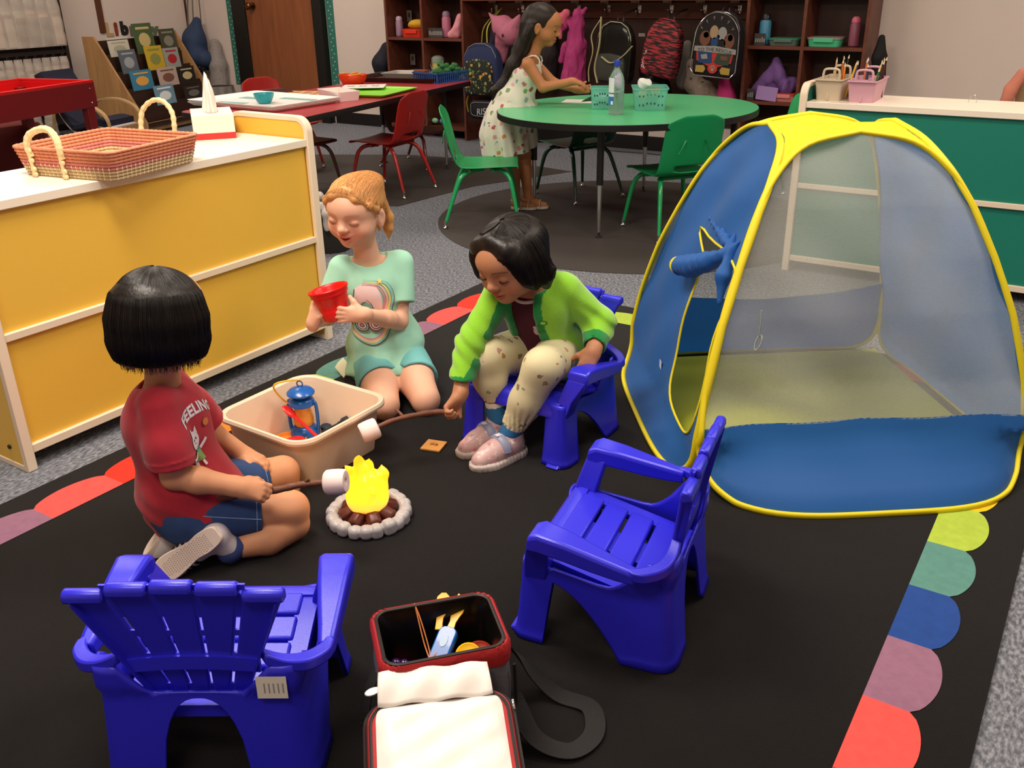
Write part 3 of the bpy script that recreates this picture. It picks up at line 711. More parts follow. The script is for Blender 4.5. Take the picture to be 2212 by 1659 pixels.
mr=nt.nodes.new('ShaderNodeMapRange'); mr.inputs[1].default_value=.045; mr.inputs[2].default_value=.175; nt.links.new(ad.outputs[0],mr.inputs[0])
cr_=nt.nodes.new('ShaderNodeValToRGB'); e=cr_.color_ramp.elements; e[0].position=0; e[0].color=(1,.13,.02,1); e[1].position=1; e[1].color=(1,.30,.005,1)
q_=e.new(.12); q_.color=(1,.42,.05,1); q_=e.new(.3); q_.color=(1,.52,.02,1); q_=e.new(.6); q_.color=(1,.48,.01,1)
nt.links.new(mr.outputs[0],cr_.inputs[0]); nt.links.new(cr_.outputs[0],b_.inputs['Emission Color'])
F=Body((-.075,-.075,.01),(.075,.075,.19),.0018)
F.ell((0,0,.058),(.05,.05,.042),k=.01).ell((.002,0,.09),(.038,.04,.042),k=.02)
F.chain([(0,0,.10),(-.006,-.004,.13),(-.012,-.006,.15),(-.006,-.01,.168)],[.028,.018,.009,.002],.012)
F.chain([(.02,.02,.09),(.028,.026,.115),(.024,.03,.134)],[.02,.012,.002],.01).chain([(-.03,-.02,.085),(-.034,-.026,.11),(-.028,-.024,.132),(-.034,-.028,.142)],[.018,.012,.006,.0015],.008)
F.chain([(-.02,.03,.085),(-.022,.034,.12),(-.014,.03,.138)],[.018,.01,.002],.01).chain([(.03,-.02,.07),(.044,-.026,.095),(.046,-.024,.108)],[.016,.008,.0015],.008)
F.disp(lambda X,Y,Z: .0035*vnoise(X*95,Y*95,Z*60,3))
sdf_obj('flame',F,fm,t)
# ---------------------------------------------------------------- cream tub
t=thing('plastic_tub','cream plastic tub with rolled rim holding pretend camping things','tub',(-1.658,1.518,.0105),math.radians(-1))
tubm=mat('tub_plastic','#e6cdb2',.42,bump=.06,bscale=300)
def tubring(w,d,z,r,g=0): return [(x,y,z) for x,y in rrect(w-2*g,d-2*g,r-g if r>g else .01,8)]
W0,D0,W1,D1,Hh=.26,.27,.33,.335,.145
b=MB().loft([tubring(W0,D0,0,.03),tubring(W0+.004,D0+.004,.006,.035),tubring(W1-.03,D1-.03,Hh-.014,.05),tubring(W1-.024,D1-.024,Hh-.012,.052),tubring(W1,D1,Hh-.014,.058),tubring(W1+.002,D1+.002,Hh-.008,.06),tubring(W1-.004,D1-.004,Hh-.001,.058),tubring(W1-.014,D1-.014,Hh,.055),tubring(W1-.026,D1-.026,Hh-.004,.05),tubring(W1-.034,D1-.034,Hh-.02,.046),tubring(W0-.006,D0-.006,.008,.03),tubring(W0-.02,D0-.02,.005,.02)])
obj('tub_shell',b,tubm,t,ang=30)
TB=.016
# lantern
t=thing('toy_lantern','blue toy lantern with amber globe and yellow handle in the cream tub','toy lantern',(-1.735,1.585,TB),.4)
bl=mat('lantern_blue','#1259a8',.3,coat=.2); am=mat('lantern_amber','#e79a3c',.25,alpha=.9); ye=mat('lantern_yellow','#f0b732',.35)
k_=.82
obj('base',MB().lathe([(.034,0),(.04,.003),(.04,.014),(.037,.022),(.03,.032),(.024,.036)],28),bl,t)
obj('globe',MB().lathe([(.022,.034),(.026,.042),(.028,.056),(.025,.07),(.022,.082),(.026,.092),(.026,.096)],24),am,t)
obj('roof',MB().lathe([(.030,.094),(.035,.098),(.035,.108),(.030,.116),(.020,.120),(.020,.128),(.038,.130),(.038,.134),(.030,.142),(.012,.148),(.004,.150)],28),bl,t)
for s in (-1,1):
    obj('side_tube',MB().tube(spline([(s*.034,0,.012),(s*.04,0,.03),(s*.041,0,.08),(s*.038,0,.104),(s*.03,0,.108)],5),.0052,8),bl,t)
obj('top_ring',MB().at(T(0,0,.158)@RX(PI/2)).tube([(.008*math.cos(a),.008*math.sin(a),0) for a in [2*PI*i/16 for i in range(16)]],.0018,6,closed=True),bl,t)
obj('handle',MB().tube(spline([(-.040,.0,.098),(-.05,-.012,.115),(-.062,-.028,.15),(-.054,-.03,.168),(-.02,-.012,.172),(.004,.004,.168)],5),.0026,8).sphere((-.04,0,.1),.006,8,6),ye,t)
o=obj('plate',MB().at(T(-1.70,1.49,.03)@RX(.16)@RY(-.25)).lathe([(.001,.004),(.03,.002),(.045,.008),(.047,.0085),(.045,.011),(.03,.012),(.02,.02),(.001,.022)],28),mat('red_plastic','#d3201c',.3)); tag(o,'shiny round red toy lid lying in the cream tub','toy lid')
o=obj('pan',MB().at(T(-1.735,1.52,.020)).lathe([(.001,.0),(.045,0),(.05,.012),(.047,.012),(.043,.004),(.001,.004)],28),mat('orange_plastic','#ee8a2a',.4)); tag(o,'orange toy dish half hidden under the red lid in tub','toy dish')
t=thing('toy_spoon','red toy spoon leaning across the lantern in the cream tub','toy spoon',(-1.735,1.545,.10),0)
t.rotation_euler=(0,math.radians(38),math.radians(12))
obj('bowl',MB().at(T(-.01,0,0)@SC(1,1,.5)).sphere((0,0,0),(.024,.015,.01),16,8),mat('red_plastic','#d3201c',.3),t)
obj('handle',MB().loft([[(x,-w,-.002),(x,w,-.002),(x,w,.002),(x,-w,.002)] for x,w in ((.008,.006),(.03,.0045),(.07,.005),(.10,.006),(.106,.003))]),mat('red_plastic','#d3201c',.3),t,bevel=.001)
t=thing('toy_flashlight','black toy flashlight lying in the cream tub behind the spoon','toy flashlight',(-1.655,1.635,.040),.5); t.rotation_euler=(0,PI/2-.35,.9)
obj('body',MB().lathe([(.013,-.045),(.014,-.04),(.014,.0),(.016,.006),(.016,.012)],18),black,t); obj('lamp_head',MB().lathe([(.017,.012),(.021,.018),(.021,.034),(.018,.036)],18),mat('dark_rubber','#22282a',.5),t)
o=obj('toy_compass',MB().at(T(-1.71,1.64,.02)).lathe([(.014,0),(.016,.003),(.016,.01),(.012,.013)],18),mat('navy_toy','#1c3348',.4)); tag(o,'small dark round toy beside lantern base in the tub','toy')
# ---------------------------------------------------------------- graham cracker
t=thing('toy_cracker','square tan toy graham cracker lying on the black rug','toy cracker',(-1.397,1.727,.0105),.25)
obj('wafer',MB().box(-.028,.028,-.028,.028,0,.006),mat('cracker','#c98d46',.6,var=.12,vscale=60),t,bevel=.0012); obj('knob',MB().tube([(-.01,0,.007),(.0,.003,.008),(.01,-.001,.007)],.004,8),mat('cracker_dark','#a8702f',.6),t)
# ---------------------------------------------------------------- roasting sticks with marshmallows
stm=mat('toy_stick','#6b3f2a',.55,bump=.6,bscale=140,var=.2,vscale=60); mw=mat('marshmallow','#f3dcd6',.6,sss=.2)
def stick(label,pts,tip,twig,rad):
    t=thing('roasting_stick',label,'toy stick',tuple(pts[0])); o=Vector(pts[0])
    P=spline([Vector(p)-o for p in pts],6); n=len(P)
    rs=[rad*(1-.35*i/n)*(1+.08*math.sin(i*1.7)) for i in range(n)]
    obj('branch',MB().tube(P,rs,10),stm,t)
    if twig: 
        a,b_=twig; obj('twig',MB().tube([Vector(a)-o,(Vector(a)+Vector(b_))/2-o+Vector((0,0,.002)),Vector(b_)-o],[.005,.004,.003],8),stm,t)
    d=(P[-1]-P[-2]).normalized(); r=.027; h=.023
    zc=d; xc=zc.orthogonal().normalized(); yc=zc.cross(xc); M=frame(P[-1],xc,yc,zc)
    f=lambda a,b:[(a,b)]
    prof=[(.009,-h+.006),(.012,-h+.001),(.017,-h-.001),(.023,-h),(.0265,-h+.004),(.0275,-h*.3),(.0275,h*.3),(.0265,h-.004),(.023,h),(.016,h+.001),(.008,h-.001),(.006,h-.006)]
    obj('marshmallow',MB().at(M).lathe(prof,28),mw,t)
    return t
# ---------------------------------------------------------------- play tent
TC=Vector((-.635,2.475,.0105)); TT=thing('play_tent','pop-up play tent of blue fabric, white mesh and yellow trim','tent',tuple(TC))
ty=mat('tent_yellow','#f2e614',.55,spec=.3,var=.03,vscale=20); tye=mat('tent_trim','#e3cf1a',.55)
def fabric(name,col,tr,sheen=.1):
    m=mat(name,col,.6,bump=.3,bscale=18,sheen=sheen); nt=m.node_tree; n=nt.nodes; L=nt.links; b=n['Principled BSDF']
    tl=n.new('ShaderNodeBsdfTranslucent'); tl.inputs[0].default_value=(*hexc(col),1); ms=n.new('ShaderNodeMixShader'); ms.inputs[0].default_value=tr
    L.new(b.outputs[0],ms.inputs[1]); L.new(tl.outputs[0],ms.inputs[2]); L.new(ms.outputs[0],n['Material Output'].inputs[0]); return m
tb=fabric('tent_blue','#2468b8',.4); troof=fabric('tent_roof','#f4e81c',.3)
def meshcloth():
    m=mat('tent_mesh','#c9ccc4',.7); nt=m.node_tree; n=nt.nodes; L=nt.links; b=n['Principled BSDF']
    tp=n.new('ShaderNodeBsdfTransparent'); ms=n.new('ShaderNodeMixShader')
    tc=n.new('ShaderNodeTexCoord'); wv=n.new('ShaderNodeTexWave'); wv.inputs['Scale'].default_value=150; wv.bands_direction='Z'; wv.inputs['Distortion'].default_value=.5; L.new(tc.outputs['Object'],wv.inputs['Vector'])
    mr=n.new('ShaderNodeMapRange'); mr.inputs[3].default_value=.28; mr.inputs[4].default_value=.42; L.new(wv.outputs['Fac'],mr.inputs[0])
    L.new(mr.outputs[0],ms.inputs[0]); L.new(tp.outputs[0],ms.inputs[1]); L.new(b.outputs[0],ms.inputs[2]); L.new(ms.outputs[0],n['Material Output'].inputs[0]); return m
tmesh=meshcloth()
WZ=[(.30,.004),(.35,.012),(.39,.045),(.409,.12),(.396,.24),(.357,.40),(.311,.53),(.262,.645),(.21,.725),(.13,.785),(.0,.81)]
def eprof(z,bulge):
    P=[(0,bulge),(.03,bulge-.02),(.07,.41+(bulge-.45)*.6),(.12,.409+(bulge-.45)*.25),(.24,.396),(.40,.357),(.53,.311),(.645,.262),(.72,.222),(.81,.165)]
    for (a,b),(c,d) in zip(P,P[1:]):
        if z<=c: return b+(d-b)*(z-a)/(c-a)
    return P[-1][1]
faces=[((.6,-.8),(.8,.6),.59,'A'),((-.8,-.6),(-.6,.8),.48,'B'),((-.6,.8),(.8,.6),.46,'C'),((.8,.6),(-.6,.8),.46,'D')]
def Sm(n_,t_,bu):
    def f(t,z,off=0):
        e=eprof(z,bu)*(1)-.0; corner=abs(t)/.42
        if z<.12: e=e*(1-corner**4)+ .415*corner**4 if bu>.42 else e
        e-=.006+off; return Vector((n_[0]*e+t_[0]*t,n_[1]*e+t_[1]*t,z))
    return f
ringTZ=spline([(0,.003,0),(.16,.003,0)]+[(w,z,0) for w,z in WZ],5)
ringTZ=[(p.x,max(p.y,.003)) for p in ringTZ]; full=[(-a,b) for a,b in ringTZ[::-1]][:-1]+ringTZ; full=full[:-1]
def wat(z):
    for (a,b),(c,d) in zip(ringTZ,ringTZ[1:]):
        if b<=z<=d and d>.003: return a+(c-a)*(z-b)/max(1e-6,d-b)
    return 0
def fill(name,outer,holes,S,m,parent=TT,mx=.03,solid=0):
    bm=bmesh.new()
    for lp in [outer]+holes:
        vs=[bm.verts.new((x,y,0)) for x,y in lp]
        for i in range(len(vs)):
            bm.edges.new((vs[i],vs[(i+1)%len(vs)]))
    bmesh.ops.triangle_fill(bm,use_beauty=True,use_dissolve=False,edges=bm.edges[:],normal=(0,0,1))
    for _ in range(6):
        es=[e for e in bm.edges if e.calc_length()>mx]
        if not es: break
        bmesh.ops.subdivide_edges(bm,edges=es,cuts=1); bmesh.ops.triangulate(bm,faces=bm.faces[:])
    bmesh.ops.beautify_fill(bm,faces=bm.faces[:],edges=bm.edges[:])
    bm.verts.index_update(); V=[tuple(S(v.co.x,v.co.y)) for v in bm.verts]; Fc=[tuple(v.index for v in f.verts) for f in bm.faces]; bm.free()
    return obj(name,(V,Fc),m,parent,ang=75,solid=solid)
def above(z0,zfn=None):
    up=[p for p in full if p[1]>z0]; w=wat(z0)
    k=[i for i in range(len(full)) if full[i][1]>z0]
    pts=[p for p in ringTZ if p[1]>z0]; bot=[(w*(1-2*i/12),z0+(zfn(w*(1-2*i/12)) if zfn else 0)) for i in range(13)]
    return pts+[(-a,b) for a,b in pts[::-1]][1:]+[(-w,z0)]+bot[::-1][1:-1]+[(w,z0)]
def below(z0,zfn=None):
    w=wat(z0); pts=[p for p in ringTZ if p[1]<z0]
    top=[(w*(1-2*i/12),z0+(zfn(w*(1-2*i/12)) if zfn else 0)) for i in range(13)]
    return [(-a,b) for a,b in pts[::-1]][:-1]+pts+top
for (n_,t_,bu,nm) in faces:
    S_=Sm(n_,t_,bu); R=[S_(a,b,-.004) for a,b in full]
    rg=obj('rim_hoop',MB().tube(R,.0095,8,closed=True,flat=.7),tye,TT,ang=80)
    wob=(lambda S__: (lambda t,z: S__(t,z,.010*math.sin(t*23+z*9)*math.sin(z*13)*min(1,z*4)+.02*max(0,1-(t/.4)**2)*math.sin(PI*min(1,z/.8)))))(S_)
    if nm=='A':
        fill('mesh_panel',above(.16),[],wob,tmesh); fill('lower_panel',below(.163),[],wob,tb)
    elif nm=='C':
        z_=lambda t: -.035*(1-(t/.4)**2); fill('mesh_panel',above(.24,z_),[],wob,tmesh); fill('lower_panel',below(.243,z_),[],wob,tb)
    elif nm=='D': fill('side_panel',full,[],wob,fabric('tent_blue_light','#3f7cc4',.5))
    else:
        hole=[(.12,.515),(.02,.47),(-.01,.43),(-.03,.36),(-.035,.28),(-.05,.19),(-.09,.13),(-.16,.095),(-.25,.085),(-.32,.10),(-.355,.15),(-.35,.24),(-.335,.33),(-.315,.42),(-.285,.50),(-.2,.515),(-.05,.515)]
        hs=[(p.x,p.y) for p in spline([(a,b,0) for a,b in hole],3,closed=True)]
        pn=fill('door_panel',full,[hs],wob,tb); trim=[wob(a,b)+Vector((*n_,0))*.002 for a,b in hs]
        obj('door_trim',MB().tube(trim,.0032,6,closed=True),tye,TT)
        # rolled and tied door flap
        FL=Body((-.75,-.65,.28),(.25,.35,.64),.004)
        off=Vector((*n_,0)); P=[wob(-.19,.53)+off*.010,wob(-.12,.485)+off*.030,wob(-.03,.45)+off*.040,wob(.06,.425)+off*.042]
        FL.chain([tuple(p) for p in P],[.012,.024,.029,.026],.012)
        FL.chain([tuple(P[0]),tuple(wob(-.225,.48)+off*.012),tuple(wob(-.25,.42)+off*.008)],[.012,.018,.006],.015)
        for k in range(5): q0=wob(-.19+.02*k,.535)+off*.008; q1=wob(-.20+.075*k,.565-.004*k)+off*.002; FL.chain([tuple(q0),tuple(q1)],[.010,.003],.012)
        FL.disp(lambda X,Y,Z: .0022*np.sin((X*1.0-Y*.6+Z*.3)*150)+.0025*vnoise(X*60,Y*60,Z*60,5))
        fo=sdf_obj('door_flap',FL,tb,TT); 
        e0=P[3]; dd=(P[3]-P[2]).normalized(); xx=dd.orthogonal().normalized(); yy=dd.cross(xx)
        obj('flap_trim',MB().tube([e0+dd*.022+(xx*math.cos(a)+yy*math.sin(a))*.0215 for a in [2*PI*i/20 for i in range(20)]],.0035,6,closed=True),tye,fo)
        lb=wob(.06,.13)+off*.003; obj('care_tag',MB().at(frame(lb,(t_[0],t_[1],0),(0,0,1),(n_[0],n_[1],0))).box(-.012,.012,-.012,.012,0,.0006),mat('white_tag','#c9cede',.6),TT)
# roof of yellow fabric between the four hoops
roof=MB()
def halfarc(F_,sg):
    n_,t_,bu,nm=F_; S_=Sm(n_,t_,bu); top=[p for p in ringTZ if p[1]>.50 and p[0]>=0]; return [S_(sg*a,b,-.003) for a,b in top]
def sgn(F_,G_): return 1 if (F_[1][0]*G_[0][0]+F_[1][1]*G_[0][1])>0 else -1
apex=[]
for a_,b_ in ((0,1),(1,2),(2,3),(3,0)):
    FA,FB=faces[a_],faces[b_]; HA=halfarc(FA,sgn(FA,FB)); HB=halfarc(FB,sgn(FB,FA)); K=len(HA)
    def rf(u,v,HA=HA,HB=HB,K=K):
        i=int(round(u*(K-1))); p=HA[i].lerp(HB[i],v); p.z-=.012*math.sin(PI*v)*u; return p
    roof.grid(rf,K-1,8); apex.append(HA[-1])
cz=Vector((0,0,.772)); 
for i in range(4):
    A_,B__=apex[i],apex[(i+1)%4]
    def cf(u,v,A_=A_,B__=B__):
        e=A_.lerp(B__,u); e.z-=.012*math.sin(PI*u); return e.lerp(cz,v)
    roof.grid(cf,8,4)
obj('roof_panel',roof,troof,TT,ang=80)
fl=[(.585*math.cos(a),.585*math.sin(a)) for a in [math.atan2(-.99,-.14)+PI/2*i for i in range(4)]]
obj('floor_sheet',MB().loft([[(x,y,z) for x,y in fl] for z in (.001,.004)]).loft([[(*(Vector(n_)*.55+Vector(t_)*s*.22),z) for s in (-1,1)]+[(*(Vector(n_)*.2+Vector(t_)*s*.3),z) for s in (1,-1)] for z in (.001,.0042)] if False else [[(x*.98,y*.98,z) for x,y in fl] for z in (.001,.0035)]),fabric('tent_floor','#b9bd22',.1),TT)
rng=MB()
TT.rotation_euler=(0,0,0)
# mesh window ties
tg=MB().at(T(.6*.40-.8*.28,-.8*.40-.6*.28,.37)).tube([(.008*math.cos(a),.004*math.sin(a),.018*math.sin(a+.5)) for a in [2*PI*i/14 for i in range(14)]],.002,6,closed=True).tube([(0,0,.018),(.002,-.002,.05),(0,0,.08)],.0018,6)
obj('toggle_tie',tg,mat('tie_grey','#9aa39a',.5),TT)
# ---------------------------------------------------------------- people
def axes(f,tilt=0):
    """head/hand axes from a forward vector: columns forward, left, up; tilt rolls towards the left shoulder"""
    f=nrm(f); u=np.array([0,0,1.]); l=nrm(np.cross(u,f)); u=np.cross(f,l)
    if tilt: l,u=l*math.cos(tilt)-u*math.sin(tilt), u*math.cos(tilt)+l*math.sin(tilt)
    return np.stack([f,l,u],1)
def head(B,c,M,s=1.0,lidopen=0,smile=0,mouth_open=0):
    P=lambda x,y,z: np.array(c)+M@(np.array([x,y,z])*s)
    E=lambda p,r,k,op='+',MM=None: B.ell(P(*p),[v*s for v in r],M if MM is None else MM,k*s,op)
    E((-.010,0,.024),(.087,.071,.069),.02); E((.019,0,-.024),(.057,.058,.057),.035); E((.035,0,.030),(.045,.055,.040),.03)
    for q in (-1,1): E((.042,q*.033,-.030),(.029,.028,.027),.02)
    E((.055,0,-.066),(.019,.021,.016),.022)
    for q in (-1,1):
        E((.087,q*.030,.002),(.014,.017,.010),.012,'-')
        E((.0655,q*.030,.000),(.0135,.0145,.0115),.004)
        # ears
        B.ell(P(-.004,q*.072,-.010),[v*s for v in (.016,.0075,.025)],M@np.array([[.97,.25*q,0],[-.25*q,.97,0],[0,0,1.]]),.008*s)
        E((.003,q*.079,-.008),(.009,.005,.015),.004,'-'); E((-.002,q*.071,-.032),(.008,.006,.008),.004)
    B.cone(P(.074,0,.002),P(.087,0,-.017),.005*s,.0085*s,.014*s); E((.0885,0,-.019),(.0092,.0095,.0085),.008)
    for q in (-1,1): E((.082,q*.010,-.022),(.0072,.0062,.0055),.006); E((.085,q*.0055,-.028),(.004,.0035,.003),.003,'-')
    w=.019+.004*smile
    pts=[P(.074-.003*abs(v)**2*2,v*w,-.042+smile*.006*abs(v)**1.6-.0015*math.cos(v*3)) for v in (-1,-.5,0,.5,1)]
    B.chain([p+M[:,0]*.0035*s for p in pts],[v*s for v in (.0025,.0048,.0052,.0048,.0025)],.006*s)
    B.chain([p+M[:,0]*.002*s-M[:,2]*(.0085+mouth_open*.006)*s for p in pts[1:4]],[v*s for v in (.0035,.0062,.0035)],.006*s)
    B.chain([p+M[:,0]*.006*s-M[:,2]*(.0042+mouth_open*.003)*s for p in pts],[v*s for v in (.0012,.002+mouth_open*.0018,.0024+mouth_open*.002,.002+mouth_open*.0018,.0012)],.002*s,'-')
    return P
def skin_col(heads,base,blush=.5,lip=(1.0,.55,.52),extra=None):
    def fn(V):
        C_=np.ones((len(V),3),np.float32)*np.array(base,np.float32)
        for c,M,s,brow in heads:
            L_=(V-np.array(c))@M/s; x,y,z=L_[:,0],L_[:,1],L_[:,2]; fr=x>.03; z=z-.0
            def g(px,py,pz,sx,sy,sz): return np.exp(-(((x-px)/sx)**2+((y-py)/sy)**2+((z-pz)/sz)**2))
            def mixc(w,col):
                nonlocal C_; w=np.clip(w,0,1)[:,None]; C_=C_*(1-w)+np.array(col,np.float32)*w
            for q in (-1,1): mixc(blush*.55*g(.055,q*.036,-.030,.04,.020,.018),np.array(base)*np.array([1.12,.72,.70]))
            mixc(blush*.3*g(.092,0,-.022,.02,.012,.012),np.array(base)*np.array([1.1,.75,.72]))
            mixc(1.2*np.where(fr,1,0)*np.exp(-((y/.0175)**4+((z+.0475)/.0095)**4))*(x>.068),np.array(base)*np.array(lip))
            for q in (-1,1):
                mixc(.35*g(.075,q*.030,-.001,.03,.016,.010),np.array(base)*np.array([.85,.62,.58]))
                by=np.abs(y-q*.030)/.018; arch=.0195+.003*(1-by**2)
                mixc(np.where((by<1)&(x>.05),1,0)*brow[1]*np.exp(-((z-arch)/.0028)**2),brow[0])
        if extra: C_=extra(V,C_)
        return C_
    return fn
def skinmat(name,rough=.5):
    m=mat(name,(.8,.5,.4),rough,bump=.12,bscale=900,sss=.12,spec=.4); nt=m.node_tree
    a=nt.nodes.new('ShaderNodeAttribute'); a.attribute_name='tint'; nt.links.new(a.outputs['Color'],nt.nodes['Principled BSDF'].inputs['Base Color']); return m
SK=skinmat('skin')
def rotv(v,ax,a): return np.array(Matrix.Rotation(a,3,Vector(ax))@Vector(v))
def hand(B,w,d,n,side,curl,size=1.0,spread=.12,thumb=(.9,.55,.35),thumb_curl=.5,wr=.019):
    """w wrist, d finger direction, n palm normal, side=+1 thumb along cross(d,n); curl: 4 lists of 3 bends"""
    w=np.array(w,float); d=nrm(d); n=np.array(n,float); n=nrm(n-d*(n@d)); t=np.cross(d,n)*side
    s=size; pl=.047*s
    B.box(w+d*pl*.52,(pl*.5,.0215*s,.0085*s),np.stack([d,t,n],1),.0085*s,.012*s)
    B.cone(w-d*.012*s,w+d*.02*s,wr,.0165*s,.015,flat=(n,.72)); B.ell(w+d*pl*.45+t*.017*s+n*.006*s,(.017*s,.011*s,.010*s),np.stack([d,t,n],1),.01*s)
    L_=[.040,.045,.041,.032]; R_=[.0066,.0068,.0064,.0057]
    tips=[]
    for i in range(4):
        off=(.0165-.011*i)*s; a=spread*(1.5-i)/1.5; fd=nrm(d+t*a*.6); ax=np.cross(fd,n); ax=nrm(ax)
        p=w+d*(pl*(.96 if i in(1,2) else .90))+t*off; pts=[p-fd*.012*s,p]; c=curl[i] if isinstance(curl[0],(list,tuple)) else curl; ang=0; 
        for k,fr in enumerate((.44,.31,.25)):
            ang+=c[k]; v=rotv(fd,ax,ang); p=p+v*L_[i]*fr*s; pts.append(p)
        r=R_[i]*s; B.chain(pts,[r*1.02,r*1.08,r,r*.93,r*.80],.0035*s); tips.append(p)
    td=nrm(d*thumb[0]+t*thumb[1]+n*thumb[2]); p=w+d*pl*.22+t*.019*s+n*.003*s; pts=[w+d*.008*s+t*.010*s,p]; ax=nrm(np.cross(td,nrm(n-t)))
    a=0
    for k,l in enumerate((.021,.018)): 
        v=rotv(td,ax,a); p=p+v*l*s; pts.append(p); a+=thumb_curl
    B.chain(pts,[.011*s,.0095*s,.0080*s,.0066*s],.006*s); tips.append(p)
    return tips
def strands(name,roots,flow,n,m,parent,r=.0007,seg=4,seed=1,taper=.4):
    """thin hair strands: flow(root, k) gives the list of points of one lock"""
    random.seed(seed); b=MB()
    for k in range(n):
        P=flow(k)
        if P: b.tube(P,[r*(1-(1-taper)*i/(len(P)-1)) for i in range(len(P))],seg,caps=False)
    return obj(name,b,m,parent,ang=180)
def hairmat(name,c1,c2,rough=.5,spec=.4):
    m=mat(name,c1,rough,spec=spec); nt=m.node_tree; n=nt.nodes; L=nt.links; b=n['Principled BSDF']
    tc=n.new('ShaderNodeTexCoord'); mp=n.new('ShaderNodeMapping'); mp.inputs['Scale'].default_value=(1,1,.12); t=n.new('ShaderNodeTexNoise'); t.inputs['Scale'].default_value=160; t.inputs['Detail'].default_value=3
    L.new(tc.outputs['Object'],mp.inputs['Vector']); L.new(mp.outputs['Vector'],t.inputs['Vector'])
    mx=n.new('ShaderNodeMix'); mx.data_type='RGBA'; L.new(t.outputs['Fac'],mx.inputs[0]); mx.inputs[6].default_value=(*hexc(c1),1); mx.inputs[7].default_value=(*hexc(c2),1); L.new(mx.outputs[2],b.inputs['Base Color'])
    bp=n.new('ShaderNodeBump'); bp.inputs['Strength'].default_value=.5; bp.inputs['Distance'].default_value=.002; L.new(t.outputs['Fac'],bp.inputs['Height']); L.new(bp.outputs['Normal'],b.inputs['Normal']); return m
def bob(name,tr,PH,Mh,hs,hm,parent,n,a0,zb,seed=5,r=.0006,cx=-.012):
    rn=random.Random(seed)
    def flow(k):
        a=rn.uniform(a0,2*PI-a0); e=rn.uniform(.0001,.0022); zz=rn.uniform(zb-.004,zb+.008); pts=[]; up=Vector(Mh[:,2])
        for i in range(8):
            rr=.006+.052*i/7; h=tr.ray_cast(Vector(PH(cx+rr*math.cos(a),rr*math.sin(a),.20)),-up,.3)
            if h[0]: pts.append(tuple(h[0]+up*e))
        for i in range(9):
            z=.052-(.052-zz)*i/8; dd=Mh@np.array([math.cos(a),math.sin(a),0]); h=tr.ray_cast(Vector(PH(cx,0,z)+dd*.2),Vector(-dd),.2)
            if h[0] is None: break
            pts.append(tuple(h[0]+Vector(dd)*e))
        return pts if len(pts)>5 else None
    return strands(name,None,flow,n,hm,parent,r,3)
def lashes(name,P,M,s,m,parent,drop=.0085,thick=.0011):
    b=MB()
    for q in (-1,1):
        pts=[P(.0655+.0142*math.sqrt(max(0,1-(v*.9)**2))*.93+.0012,q*.030+v*.0142,-drop+.0035*v*v) for v in [-1+.25*i for i in range(9)]]
        b.tube(pts,[thick*s*(.5+.7*math.sin(PI*(i+.5)/9)) for i in range(9)],5)
    return obj(name,b,m,parent)
def dark(name): return mat(name,'#1c120e',.6)
"""------------------------------------------------ girl in mint shirt, kneeling"""
